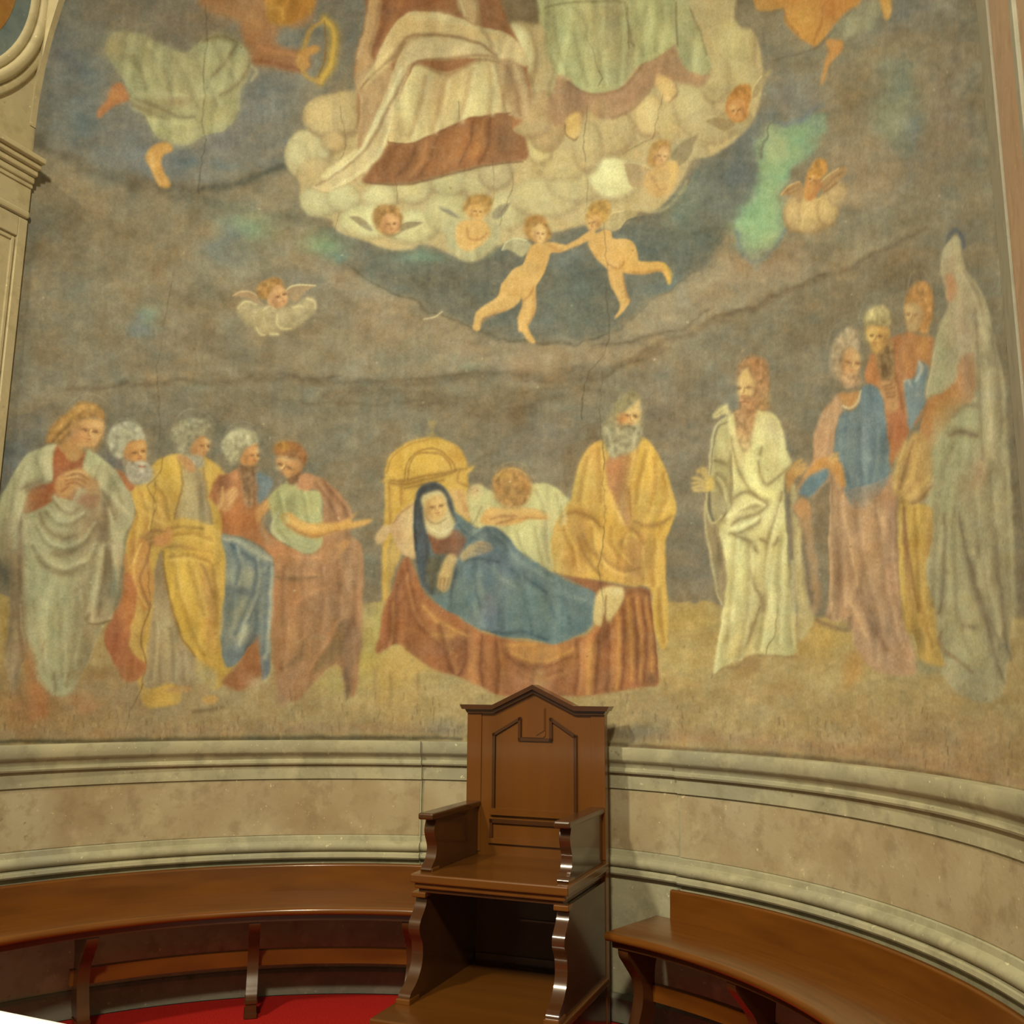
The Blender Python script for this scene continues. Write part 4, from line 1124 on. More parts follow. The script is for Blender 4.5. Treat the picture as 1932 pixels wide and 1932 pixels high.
fill([(250, 1260), (330, 1240), (420, 1340), (420, 1500), (340, 1560), (240, 1560), (260, 1400)], (166, 112, 66), 4, .8, 'foot')
fill([(640, 1340), (760, 1320), (860, 1400), (840, 1480), (720, 1520), (650, 1440)], (164, 118, 74), 4, .8, 'foot')
blob(40, 280, 12, 26, (74, 74, 64), .8)
blob(270, 1120, 12, 60, (164, 104, 56), .6, -.25)
blob(900, 1150, 40, 14, (120, 92, 58), .6)
blob(1000, 1320, 60, 20, (146, 124, 88), .5)

# ---- grey bearded saint with blue mantle
fig('painted_figure', 'painted grey bearded saint in red with blue mantle, fourth from the left')
view(*L2)
halo(520, 240, 36, 34, .3)
RB_ = fill([(380, 550), (300, 560), (250, 640), (220, 760), (300, 860), (330, 1000), (340, 1110), (480, 1120), (640, 1180), (720, 1240), (800, 1320), (900, 1200), (760, 1100), (700, 980), (660, 800), (660, 600), (560, 480)], (156, 98, 56), 2)
blob(520, 960, 40, 30, (166, 102, 54), .6, 0, RB_)
blob(380, 620, 18, 22, (110, 66, 44), .7, 0, RB_)
blob(450, 560, 14, 18, (188, 132, 80), .6, 0, RB_)
fill([(480, 480), (560, 470), (640, 470), (650, 600), (660, 780), (600, 850), (540, 820), (520, 680)], (142, 110, 76), 3, part='beard')
lines([[(560, 500), (570, 650), (590, 800)], [(620, 500), (630, 650), (630, 780)], [(520, 520), (540, 680)]], 3, (112, 80, 56), .5)
fill([(330, 300), (360, 210), (440, 150), (540, 135), (640, 180), (670, 270), (640, 300), (560, 300), (500, 360), (480, 440), (420, 470), (360, 410)], (152, 144, 108), 2.2, part='hair')
for k in range(9):
    t = k / 8 * 3.2 + 2.4
    blob(470 + 110 * math.cos(t), 280 + 110 * math.sin(t), 8, 7, (172, 164, 124), .45)
fill([(500, 400), (540, 330), (600, 290), (660, 290), (660, 370), (660, 430), (620, 470), (540, 470), (500, 440)], (186, 130, 74), 1.8, part='face')
features(610, 380, 20, .7, 0)
fill([(650, 540), (740, 570), (800, 640), (760, 720), (720, 790), (670, 800), (660, 660)], (104, 118, 120), 2, part='mantle')
blob(730, 680, 10, 20, (130, 146, 148), .6)
# hands
fill([(370, 720), (430, 680), (480, 690), (480, 760), (420, 860), (350, 900), (310, 830), (340, 760)], (176, 122, 70), 2, part='hand')
lines([[(380, 740), (440, 690)], [(390, 780), (460, 710)], [(400, 820), (470, 750)]], 2, (200, 152, 94), .6)
stroke([(340, 680), (330, 780), (300, 860)], 4, (196, 156, 86), .6)
fill([(640, 950), (640, 870), (720, 800), (780, 780), (850, 800), (830, 850), (740, 900), (700, 960), (660, 1000)], (180, 126, 68), 2, part='hand')
lines([[(700, 860), (770, 800), (830, 800)], [(720, 880), (790, 830), (840, 830)]], 2, (202, 154, 92), .6)
view(*L4)
BM = fill([(180, 140), (280, 150), (420, 200), (560, 290), (625, 350), (620, 500), (610, 800), (600, 1100), (590, 1330), (520, 1390), (510, 1200), (480, 1080), (420, 1100), (330, 1220), (240, 1290), (180, 1180), (160, 900), (200, 640), (215, 400)], (118, 124, 112), 2, part='mantle')
fill([(400, 1100), (480, 1000), (520, 1150), (530, 1340), (440, 1400), (380, 1480), (260, 1470), (180, 1400), (280, 1300)], (146, 94, 56), 3, part='body')
for x, y, rx, ry, c, a in [(300, 520, 22, 22, (160, 160, 126), .8), (360, 430, 24, 14, (148, 146, 120), .7), (420, 690, 20, 60, (164, 158, 120), .8), (320, 900, 18, 50, (154, 148, 112), .7), (280, 300, 30, 30, (104, 114, 108), .7), (320, 620, 40, 12, (88, 94, 96), .8),
                           (230, 760, 18, 40, (96, 106, 100), .6), (500, 600, 10, 60, (96, 104, 98), .7), (570, 500, 8, 60, (100, 108, 100), .6), (300, 1180, 34, 30, (90, 102, 108), .7), (560, 1280, 12, 26, (92, 102, 108), .8), (500, 390, 24, 10, (92, 104, 116), .6)]:
    blob(x, y, rx, ry, c, a, .25 if ry > 40 else 0, BM)
lines([[(200, 170), (330, 200), (480, 290), (600, 360)], [(560, 420), (500, 650), (400, 900), (330, 1080)], [(600, 420), (600, 800), (560, 1200)]], 4, (166, 164, 134), .6, BM)
lines([[(260, 220), (360, 290), (500, 370)], [(540, 480), (480, 720), (400, 900)], [(480, 800), (460, 1000), (380, 1140)]], 4, (78, 90, 94), .6, BM)
blob(470, 1420, 18, 10, (176, 146, 110), .6)
stroke([(610, 1240), (600, 1330), (540, 1420)], 4, (170, 152, 108), .5)

# ---- saint with outstretched arm, rose cloak and green tunic
fig('painted_figure', 'painted brown haired saint in green tunic and rose cloak stretching an arm to the bed')
view(*L2)
RC = fill([(1060, 570), (1160, 560), (1280, 620), (1400, 720), (1500, 860), (1520, 960), (1500, 1100), (1600, 1200), (1620, 1500), (1600, 2000), (1570, 2500), (1500, 2560), (1400, 2300), (1250, 2360), (1080, 2560), (1000, 2620), (860, 2560), (800, 2300), (780, 1900), (800, 1400), (760, 1260),
           (700, 1180), (780, 1140), (900, 1200), (1100, 1280), (1200, 1240), (1240, 1100), (1250, 800), (1150, 680)], (152, 110, 72), 2.2)
for x, y, rx, ry, c, a in [(860, 1260, 40, 14, (172, 110, 66), .8), (900, 1600, 30, 60, (174, 118, 72), .8), (880, 1850, 20, 60, (180, 122, 74), .7), (1100, 1500, 40, 40, (158, 114, 74), .6), (1300, 1700, 40, 70, (150, 114, 82), .6), (1360, 800, 24, 50, (158, 112, 76), .7), (1500, 1400, 16, 80, (156, 122, 90), .7),
                           (1000, 2050, 40, 40, (156, 118, 76), .6), (1300, 2100, 26, 60, (138, 104, 70), .6), (1300, 750, 12, 40, (128, 88, 62), .5)]:
    blob(x, y, rx, ry, c, a, 0, RC)
GT2 = fill([(800, 720), (900, 640), (1020, 640), (1120, 700), (1220, 720), (1240, 900), (1250, 1150), (1180, 1260), (1060, 1270), (920, 1190), (800, 1120), (790, 960), (760, 800)], (156, 152, 98), 2, part='tunic')
blob(930, 720, 26, 16, (174, 170, 108), .7, -.4, GT2)
blob(980, 840, 30, 26, (136, 138, 96), .7, .3, GT2)
blob(1150, 840, 20, 40, (160, 160, 104), .6, 0, GT2)
blob(920, 1150, 26, 14, (146, 148, 112), .6, .4, GT2)
blob(1120, 1200, 26, 16, (150, 150, 112), .6, 0, GT2)
stroke([(860, 890), (800, 980), (800, 1080), (900, 1170)], 4, (172, 166, 122), .7)
stroke([(720, 960), (700, 1060), (740, 1140)], 6, (140, 120, 88), .6)
AR = fill([(870, 930), (950, 900), (1040, 970), (1120, 1000), (1280, 1000), (1440, 980), (1560, 900), (1540, 940), (1500, 980), (1680, 970), (1700, 985), (1620, 1030), (1440, 1060), (1280, 1110), (1140, 1130), (1020, 1090), (920, 1020)], (194, 144, 70), 1.8, part='arm')
stroke([(920, 940), (1040, 1020), (1160, 1050), (1320, 1030)], 6, (208, 162, 84), .6, AR)
stroke([(930, 1010), (1040, 1090), (1180, 1120), (1380, 1070)], 4, (150, 104, 58), .6)
fill([(1360, 1220), (1440, 1160), (1500, 1150), (1490, 1210), (1440, 1260), (1350, 1340), (1380, 1290), (1420, 1220)], (180, 130, 76), 1.8, part='hand')
fill([(800, 340), (860, 270), (960, 260), (1060, 300), (1100, 400), (1080, 480), (1040, 520), (1040, 430), (940, 410), (840, 390)], (136, 88, 50), 2.4, part='hair')
blob(890, 300, 14, 10, (160, 112, 40), .7)
fill([(820, 400), (900, 410), (980, 420), (1040, 430), (1050, 540), (1030, 620), (960, 620), (900, 560), (850, 490)], (184, 130, 74), 1.8, part='face')
fill([(930, 600), (1010, 560), (1050, 520), (1050, 610), (1000, 650), (950, 640)], (120, 82, 52), 2.4, part='beard')
fill([(1020, 640), (1060, 560), (1140, 560), (1180, 640), (1120, 700), (1040, 690)], (178, 124, 82), 2.2, part='neck')
features(915, 490, 30, -.45, .35)
view(*L4)
lines([[(700, 300), (860, 330), (1040, 330)], [(740, 470), (880, 470), (1020, 480)], [(820, 720), (960, 640), (1120, 580)], [(1200, 860), (1080, 1080), (940, 1300)], [(880, 1240), (800, 1400), (740, 1540)]], 3, (182, 130, 84), .5)
lines([[(1230, 880), (1140, 1080), (1000, 1280)], [(640, 500), (800, 520), (1000, 500)], [(1270, 900), (1290, 1200), (1270, 1500)], [(880, 1060), (840, 1200), (700, 1300)]], 4, (110, 84, 56), .5)
DKF = fill([(1230, 870), (1280, 900), (1290, 1200), (1240, 1180), (1110, 1270), (980, 1340), (960, 1380), (980, 1260), (1120, 1080)], (118, 92, 58), 4, .7)
fill([(1240, 880), (1380, 880), (1390, 1100), (1320, 1250), (1290, 1450), (1270, 1550), (1240, 1400)], (136, 102, 74), 3, .8)
stroke([(1250, 1300), (1270, 1450), (1270, 1540)], 5, (96, 76, 56), .6)
fill([(660, 1340), (780, 1320), (880, 1240), (880, 1320), (800, 1420), (760, 1560), (680, 1640), (650, 1540)], (148, 112, 78), 3.5, .85, 'leg')
stroke([(1000, 960), (1120, 1000), (1160, 880)], 5, (158, 104, 60), .5)

# ---- yellow headboard
fig('painted_bed', 'painted bed with arched yellow headboard and red cover')
view(*L5)
HB = fill([(215, 560), (240, 440), (310, 340), (430, 260), (600, 220), (760, 240), (880, 310), (960, 410), (985, 520), (975, 700), (990, 900), (960, 1000), (600, 1100), (300, 1100), (230, 1650), (200, 1700), (195, 1500), (205, 1100), (225, 800)], (186, 146, 60), 2, part='headboard')
blob(560, 430, 40, 24, (198, 160, 66), .7, 0, HB)
blob(860, 380, 18, 30, (174, 130, 58), .6, .5, HB)
blob(280, 700, 10, 60, (188, 150, 62), .6, 0, HB)
blob(290, 520, 16, 30, (196, 150, 58), .5, 0, HB)
for o in (0, 30):
    stroke([(400 + o, 600), (420 + o, 480), (480 + o * .8, 380), (600, 320 + o * 1.2), (740 - o * .6, 350 + o * .5), (820 - o, 420), (860 - o, 520)], 2.2, (138, 100, 44), .7)
stroke([(230, 560), (260, 450), (340, 350), (470, 270), (620, 240)], 2, (146, 104, 48), .5)
lines([[(200, 620), (400, 610), (640, 560), (980, 500)], [(250, 640), (420, 640), (640, 590), (860, 530)], [(400, 680), (560, 650), (760, 600)]], 2.2, (134, 96, 42), .65)
lines([[(260, 660), (270, 900), (250, 1100)], [(370, 640), (370, 820)], [(900, 520), (890, 620), (980, 660)]], 2.4, (142, 102, 46), .5)
fill([(600, 200), (640, 180), (640, 110), (605, 75), (690, 70), (665, 120), (670, 190), (700, 220)], (158, 132, 74), 1.5, .8, 'finial')
fill([(975, 500), (1045, 470), (1010, 520), (985, 530)], (196, 160, 70), 1.5, part='finial')
fill([(190, 610), (250, 605), (250, 625), (195, 625)], (190, 160, 80), 1.5, part='finial')
fill([(300, 1100), (240, 1400), (200, 1700), (260, 1660), (300, 1460), (360, 1300), (400, 1200)], (184, 146, 66), 2, .8, 'headboard')
# pillows
PL = fill([(500, 820), (420, 850), (330, 930), (290, 1010), (200, 1030), (130, 1120), (140, 1180), (190, 1180), (280, 1090), (330, 1200), (420, 1300), (520, 1300), (560, 1000)], (188, 156, 104), 2.5, part='pillow')
blob(440, 1030, 20, 40, (206, 180, 120), .6, 0, PL)
blob(330, 1080, 16, 40, (176, 136, 94), .6, 0, PL)
stroke([(480, 830), (370, 900), (300, 1000)], 3, (156, 116, 70), .6)
fill([(790, 700), (880, 690), (960, 720), (1000, 840), (1000, 940), (930, 940), (870, 860), (820, 800)], (186, 148, 88), 3, .9, 'pillow')
stroke([(900, 720), (940, 820), (990, 930)], 7, (162, 114, 66), .5)
# red cover
view(*L6)
RD_ = fill([(200, 340), (240, 200), (290, 160), (330, 240), (400, 400), (560, 500), (700, 600), (900, 660), (1160, 690), (1330, 650), (1420, 590), (1440, 380), (1220, 260), (1440, 310), (1600, 350), (1750, 370), (1780, 560), (1800, 780), (1810, 930), (1760, 950), (1660, 960), (1440, 1000), (1180, 1010),
            (900, 1010), (740, 960), (600, 890), (450, 850), (330, 770), (240, 700), (180, 700), (100, 750), (120, 600), (150, 450)], (150, 92, 54), 2.2, part='cover')
fill([(1210, 255), (1440, 305), (1600, 345), (1755, 365), (1760, 400), (1600, 385), (1480, 350), (1420, 400), (1330, 330)], (126, 80, 50), 2, part='cover')
for x, y, rx, ry, c, a in [(160, 600, 16, 50, (160, 100, 60), .7), (330, 560, 20, 60, (134, 84, 50), .6), (300, 420, 14, 50, (164, 104, 60), .6), (540, 700, 30, 26, (132, 86, 60), .7), (460, 620, 40, 20, (158, 104, 56), .6), (680, 800, 14, 50, (170, 118, 64), .7), (620, 760, 12, 40, (122, 76, 52), .6),
                           (900, 800, 70, 26, (166, 112, 66), .6), (1100, 740, 60, 16, (176, 126, 62), .8), (1000, 810, 60, 12, (132, 80, 46), .7), (1260, 800, 30, 40, (172, 110, 58), .6), (1400, 760, 14, 60, (186, 124, 64), .7), (1640, 560, 20, 60, (164, 108, 56), .6), (1100, 920, 60, 26, (156, 104, 70), .6),
                           (1760, 900, 16, 14, (112, 78, 52), .7), (1480, 640, 16, 30, (128, 78, 44), .7), (360, 720, 40, 20, (140, 90, 56), .5)]:
    blob(x, y, rx, ry, c, a, 0, RD_)
lines([[(1620, 420), (1640, 600), (1650, 900)], [(1680, 420), (1700, 650), (1700, 900)], [(1740, 420), (1760, 640), (1770, 860)], [(1400, 700), (1390, 900), (1380, 990)], [(1560, 480), (1570, 760), (1560, 960)]], 4.5, (190, 134, 66), .6, RD_)
lines([[(1590, 420), (1600, 700), (1590, 960)], [(1660, 420), (1680, 700), (1680, 930)], [(1715, 420), (1735, 700), (1720, 920)], [(1450, 640), (1440, 860), (1420, 1000)], [(1755, 390), (1785, 600), (1800, 880)], [(220, 340), (210, 520), (200, 690)], [(280, 180), (320, 420), (360, 560), (480, 680)], [(640, 620), (640, 780), (600, 880)], [(740, 640), (730, 820), (740, 950)]], 3.5, (110, 66, 42), .6, RD_)
lines([[(380, 460), (480, 560), (640, 640)], [(920, 740), (1020, 790), (1160, 790), (1300, 720)], [(440, 640), (560, 640)], [(900, 700), (1060, 690)]], 3.5, (186, 134, 66), .6, RD_)
lines([[(900, 770), (1000, 830), (1140, 830), (1280, 770)], [(840, 720), (940, 800)]], 4, (122, 74, 44), .6, RD_)
blob(1090, 900, 12, 16, (182, 154, 96), .6)
fill([(120, 790), (240, 700), (330, 780), (420, 850), (350, 880), (300, 960), (120, 940)], (182, 148, 76), 4, .7, None)
lines([[(180, 880), (190, 990), (180, 1070)], [(350, 880), (350, 960)], [(90, 860), (90, 1000)]], 3, (134, 110, 66), .4)

# ---- mourner bent over the bed
fig('painted_figure', 'painted mourner in pale tunic bent over the bed with the head bowed')
view(*L5)
halo(1400, 620, 38, 36, .5, 3.3, 6.2, (156, 134, 88), (104, 88, 66))
MT_ = fill([(985, 680), (1040, 640), (1110, 650), (1200, 700), (1400, 620), (1560, 640), (1700, 640), (1800, 690), (1880, 760), (1960, 860), (1900, 1000), (1780, 1060), (1760, 1460), (1500, 1330), (1360, 1160), (1260, 1050), (1060, 1040), (990, 930)], (172, 164, 108), 2)
blob(1700, 760, 34, 30, (182, 176, 116), .7, 0, MT_)
blob(1500, 1120, 34, 40, (182, 180, 120), .7, 0, MT_)
blob(1100, 780, 16, 24, (182, 172, 114), .6, 0, MT_)
blob(1690, 1200, 10, 70, (146, 136, 98), .7, 0, MT_)
blob(1760, 1250, 10, 60, (178, 168, 108), .6, 0, MT_)
stroke([(1100, 850), (1060, 950), (1010, 1020)], 3, (140, 124, 80), .6)
stroke([(1710, 900), (1720, 1100), (1750, 1400)], 3, (184, 176, 120), .6)
blob(1040, 690, 12, 10, (190, 150, 106), .7)
AR = fill([(1120, 920), (1180, 870), (1400, 860), (1600, 870), (1700, 910), (1700, 960), (1560, 960), (1400, 1010), (1240, 1020), (1100, 1000)], (192, 146, 78), 2, part='arm')
stroke([(1140, 910), (1400, 890), (1640, 900)], 6, (202, 164, 92), .6, AR)
stroke([(1240, 1000), (1420, 960), (1680, 950)], 3, (154, 112, 62), .6)
HH = fill([(1200, 680), (1210, 590), (1290, 520), (1420, 500), (1520, 560), (1560, 660), (1530, 780), (1450, 850), (1330, 850), (1240, 790)], (156, 112, 60), 3, part='hair')
blob(1420, 660, 18, 16, (172, 116, 60), .7, 0, HH)
blob(1290, 560, 14, 8, (176, 140, 64), .6, 0, HH)
stroke([(1230, 600), (1300, 530), (1420, 510), (1520, 570)], 2, (186, 150, 84), .5)

# ---- reclining woman
fig('painted_figure', 'painted reclining woman in dark veil and blue mantle on the red bed')
BLU = fill([(640, 640), (700, 630), (780, 700), (840, 820), (880, 900), (1000, 1000), (1080, 1050), (1160, 1030), (1260, 1060), (1360, 1140), (1420, 1230), (1600, 1350), (1740, 1450), (1950, 1560), (2120, 1620), (2150, 1700), (2140, 1830), (2080, 1960), (1900, 2060), (1760, 2100), (1600, 2060), (1480, 2040), (1300, 2030),
            (1150, 1980), (1000, 1930), (900, 1850), (800, 1800), (700, 1730), (620, 1640), (560, 1540), (510, 1300), (485, 1100), (500, 850), (530, 700)], (86, 104, 106), 1.8)
VE = fill([(530, 700), (580, 650), (650, 628), (730, 650), (790, 720), (840, 830), (860, 930), (840, 1000), (600, 1000), (620, 1150), (640, 1400), (660, 1650), (560, 1540), (510, 1300), (485, 1080), (505, 820)], (62, 62, 62), 1.8, part='veil')
blob(540, 1150, 12, 80, (66, 76, 84), .7, 0, VE)
blob(560, 1350, 16, 60, (74, 86, 94), .7, 0, VE)
stroke([(510, 800), (495, 1000), (500, 1250)], 3, (44, 46, 50), .6)
fill([(630, 1080), (860, 1060), (960, 1130), (940, 1220), (880, 1320), (780, 1300), (680, 1280), (640, 1180)], (118, 74, 50), 2, part='dress')
fill([(640, 1300), (800, 1300), (880, 1400), (820, 1600), (700, 1640), (620, 1560), (600, 1400)], (84, 78, 58), 4, .85, 'dress')
fill([(560, 760), (620, 720), (700, 700), (760, 740), (800, 860), (850, 960), (860, 1020), (820, 1100), (740, 1140), (660, 1120), (610, 1080), (590, 980), (570, 860)], (188, 170, 116), 1.5, part='wimple')
stroke([(590, 880), (620, 960), (700, 1000), (780, 960)], 3.5, (146, 120, 76), .7)
stroke([(640, 1050), (740, 1090), (830, 1050)], 3, (208, 196, 142), .6)
stroke([(620, 1090), (720, 1140), (810, 1110)], 2, (150, 128, 86), .5)
fill([(590, 830), (620, 770), (700, 740), (755, 780), (780, 880), (750, 950), (690, 975), (630, 940), (600, 890)], (190, 152, 88), 1.6, part='face')
features(690, 850, 25, .2, -.2, (116, 84, 52))
fill([(905, 1320), (930, 1260), (1000, 1200), (1090, 1170), (1170, 1180), (1210, 1230), (1180, 1260), (1080, 1290), (960, 1350)], (194, 156, 88), 1.6, part='hand')
lines([[(1070, 1190), (1140, 1200), (1190, 1230)], [(1060, 1220), (1130, 1230), (1180, 1250)], [(1050, 1250), (1120, 1260)]], 1.6, (146, 104, 60), .6)
fill([(790, 1300), (850, 1290), (880, 1320), (850, 1440), (830, 1540), (800, 1610), (740, 1620), (700, 1580), (710, 1480), (750, 1380)], (196, 158, 90), 1.6, part='hand')
lines([[(730, 1500), (720, 1590)], [(765, 1500), (755, 1610)], [(800, 1500), (785, 1600)]], 1.4, (148, 106, 60), .6)
for x, y, rx, ry, c, a in [(1000, 1060, 26, 16, (86, 100, 98), .6), (1060, 1100, 16, 6, (128, 140, 130), .5), (1250, 1120, 34, 22, (72, 88, 92), .7), (1160, 1340, 50, 30, (90, 108, 122), .6), (1300, 1560, 50, 50, (80, 98, 118), .7), (1000, 1700, 50, 50, (96, 116, 110), .7), (1500, 1700, 60, 50, (100, 120, 110), .7),
                           (1180, 1850, 30, 26, (98, 108, 124), .6), (1060, 1620, 10, 60, (140, 142, 116), .5), (1200, 1740, 16, 40, (118, 114, 118), .5), (1700, 1750, 50, 60, (98, 118, 110), .6), (2000, 1750, 34, 40, (84, 104, 106), .7), (1500, 1930, 60, 26, (86, 108, 108), .7), (900, 1750, 40, 20, (78, 98, 96), .6), (1800, 1950, 50, 26, (90, 112, 112), .6)]:
    blob(x, y, rx, ry, c, a, 0, BLU)
lines([[(960, 1350), (1100, 1320), (1260, 1350)], [(1050, 1400), (1040, 1560), (1090, 1760)], [(880, 1420), (840, 1580), (820, 1680)], [(1350, 1400), (1500, 1500), (1700, 1640)], [(1100, 1980), (1300, 2000), (1500, 1990), (1700, 2060)], [(1000, 1160), (1080, 1090), (1160, 1060)]], 3, (60, 76, 84), .5, BLU)
lines([[(1300, 1200), (1420, 1320), (1600, 1440), (1800, 1560)], [(1180, 1400), (1280, 1500), (1420, 1580)], [(1040, 1080), (1090, 1050)], [(1700, 1560), (1900, 1660), (2060, 1700)]], 4, (120, 136, 126), .45, BLU)
view(*L6)
fill([(1420, 560), (1425, 420), (1450, 360), (1520, 340), (1580, 350), (1600, 400), (1580, 460), (1530, 540), (1500, 570), (1480, 500), (1460, 580)], (192, 168, 104), 1.8, part='foot')
stroke([(1490, 400), (1490, 480), (1485, 560)], 2, (122, 88, 52), .7)
blob(1550, 370, 14, 8, (212, 196, 138), .7)

# ---- tall old man in yellow
fig('painted_figure', 'painted tall old man with long grey beard in yellow robe behind the bed')
view(*L7)
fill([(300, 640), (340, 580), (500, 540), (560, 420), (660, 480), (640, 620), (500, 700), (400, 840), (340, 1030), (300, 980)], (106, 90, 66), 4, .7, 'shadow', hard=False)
OY = fill([(640, 540), (560, 580), (500, 650), (440, 780), (390, 1000), (380, 1060), (300, 1180), (230, 1300), (200, 1500), (220, 1700), (300, 1760), (600, 1800), (900, 1860), (1100, 1900), (1140, 2300), (1240, 2420), (1260, 2000), (1240, 1800), (1240, 1450), (1310, 1260), (1325, 1130), (1280, 940), (1220, 760), (1140, 610), (1040, 510), (900, 520)], (188, 148, 64), 2.2)
TU = fill([(700, 700), (760, 660), (920, 640), (900, 800), (900, 1000), (920, 1200), (900, 1340), (830, 1240), (760, 1080), (710, 940), (690, 800)], (152, 104, 66), 3, part='tunic')
blob(790, 820, 20, 40, (168, 106, 68), .7, 0, TU)
blob(850, 1150, 10, 40, (142, 110, 72), .6, 0, TU)
for x, y, rx, ry, c, a in [(560, 720, 20, 40, (190, 140, 72), .7), (480, 900, 26, 40, (178, 158, 80), .6), (600, 1000, 20, 40, (196, 152, 76), .6), (1080, 820, 40, 50, (200, 156, 56), .7), (1160, 940, 30, 40, (192, 142, 60), .6), (1060, 1080, 40, 24, (180, 150, 76), .7), (1240, 1200, 26, 30, (204, 160, 56), .7),
                           (400, 1300, 40, 30, (184, 136, 66), .7), (320, 1500, 30, 50, (188, 150, 76), .6), (480, 1500, 16, 60, (162, 116, 62), .7), (600, 1600, 30, 60, (198, 152, 64), .6), (780, 1450, 40, 26, (196, 146, 58), .7), (860, 1600, 26, 26, (184, 130, 64), .6), (1130, 1600, 26, 60, (196, 156, 72), .7),
                           (980, 1560, 20, 50, (164, 120, 72), .7), (950, 1700, 34, 30, (170, 122, 66), .6), (270, 1650, 16, 30, (182, 164, 98), .6), (380, 1640, 20, 30, (172, 118, 54), .6), (1190, 2100, 16, 90, (190, 150, 68), .6)]:
    blob(x, y, rx, ry, c, a, 0, OY)
lines([[(980, 600), (930, 760), (900, 960), (920, 1220)], [(300, 1220), (420, 1190), (560, 1240), (640, 1320)], [(920, 1340), (1000, 1400), (1040, 1540), (1030, 1800)], [(440, 1420), (520, 1600), (640, 1760)], [(640, 1560), (720, 1660), (860, 1720), (1000, 1700)], [(960, 1280), (1060, 1310), (1200, 1290), (1290, 1230)], [(480, 1400), (560, 1540), (640, 1600)], [(900, 1380), (840, 1480)]], 3.5, (140, 100, 50), .6, OY)
lines([[(960, 620), (920, 800), (900, 940)], [(560, 1280), (640, 1420), (760, 1580)], [(860, 1480), (900, 1390), (960, 1420)], [(660, 1640), (760, 1720), (880, 1760)], [(700, 960), (760, 1120), (840, 1280)], [(1040, 1500), (1040, 1700), (1060, 1860)], [(1000, 1060), (1140, 1180), (1280, 1150)]], 3.5, (210, 168, 84), .5, OY)
fill([(650, 500), (660, 400), (720, 300), (780, 200), (840, 120), (920, 95), (990, 130), (1010, 200), (1020, 340), (1030, 480), (1000, 560), (920, 640), (820, 680), (740, 700), (700, 640)], (138, 128, 94), 3, part='beard')
fill([(790, 300), (860, 270), (940, 210), (985, 160), (1000, 240), (1000, 330), (960, 390), (880, 390), (820, 370)], (194, 160, 96), 1.8, part='face')
blob(850, 340, 12, 8, (190, 120, 60), .7)
features(905, 320, 26, .5, .1, (110, 72, 44), nose=True)
fill([(770, 260), (800, 180), (870, 110), (960, 110), (985, 150), (920, 210), (850, 270), (800, 290)], (134, 122, 84), 3, part='hair')
lines([[(700, 420), (740, 560), (760, 680)], [(800, 420), (830, 560), (800, 660)], [(880, 420), (890, 540), (860, 640)], [(960, 400), (960, 500), (920, 600)]], 4, (160, 150, 114), .45)
stroke([(840, 420), (900, 410), (960, 430)], 3, (112, 100, 72), .5)

# ---- figure in white
fig('painted_figure', 'painted bearded man in long white robe with raised hands, right of the bed')
view(*R1)
halo(900, 420, 36, 52, .35, 3.2, 4.6, (160, 130, 92), (108, 92, 68))
WR = fill([(960, 855), (1060, 880), (1160, 930), (1230, 1000), (1260, 1100), (1300, 1300), (1340, 1420), (1370, 1530), (1290, 1640), (1280, 1900), (1310, 2300), (1340, 2900), (1380, 3500), (1390, 3830), (1000, 3850), (700, 3900), (440, 4060), (460, 3800), (540, 3300), (560, 2800), (500, 2500), (480, 2300), (560, 2150),
           (660, 2000), (640, 1800), (640, 1500), (600, 1200), (590, 960), (680, 900)], (198, 188, 124), 1.8)
SL = fill([(560, 960), (600, 1000), (640, 1300), (660, 1600), (660, 2000), (600, 2200), (520, 2260), (440, 2250), (380, 2100), (400, 1950), (360, 1850), (400, 1600), (420, 1400), (450, 1200), (500, 1040)], (160, 148, 98), 2, part='sleeve')
blob(540, 1300, 14, 40, (172, 164, 108), .6, 0, SL)
blob(560, 1640, 16, 14, (176, 164, 104), .6, 0, SL)
lines([[(420, 1480), (500, 1490), (560, 1520)], [(460, 1640), (560, 1740), (620, 1900)], [(420, 1700), (500, 1800), (560, 1950)], [(640, 1400), (650, 1700), (640, 1980)], [(520, 2000), (560, 2120), (540, 2220)]], 3.5, (112, 96, 62), .6, SL)
lines([[(480, 1680), (560, 1800), (590, 1960)], [(430, 1300), (410, 1500), (390, 1650)]], 3, (188, 176, 116), .5, SL)
stroke([(580, 950), (480, 1040), (420, 1200), (390, 1400), (370, 1650)], 3, (180, 170, 122), .85)
stroke([(600, 1000), (490, 1080), (440, 1240)], 2, (104, 94, 68), .5)
fill([(420, 940), (450, 880), (520, 820), (590, 795), (610, 850), (640, 890), (600, 930), (540, 910), (490, 940), (440, 965)], (192, 178, 118), 1.5, part='collar')
stroke([(470, 910), (540, 870)], 2.5, (150, 136, 90), .6)
fill([(680, 900), (740, 860), (940, 880), (930, 1000), (900, 1180), (870, 1330), (800, 1380), (740, 1280), (700, 1100)], (160, 120, 76), 2.5, part='beard')
blob(800, 1180, 14, 30, (150, 104, 70), .6)
fill([(720, 420), (740, 290), (820, 220), (940, 200), (1050, 240), (1100, 340), (1110, 520), (1100, 700), (1080, 850), (980, 860), (920, 700), (900, 500), (830, 350), (760, 420), (730, 520)], (152, 108, 66), 3, part='hair')
blob(1050, 760, 12, 20, (156, 128, 80), .6)
fill([(820, 345), (880, 430), (930, 540), (930, 640), (900, 720), (820, 760), (750, 730), (735, 620), (735, 500), (770, 410)], (192, 154, 90), 1.8, part='face')
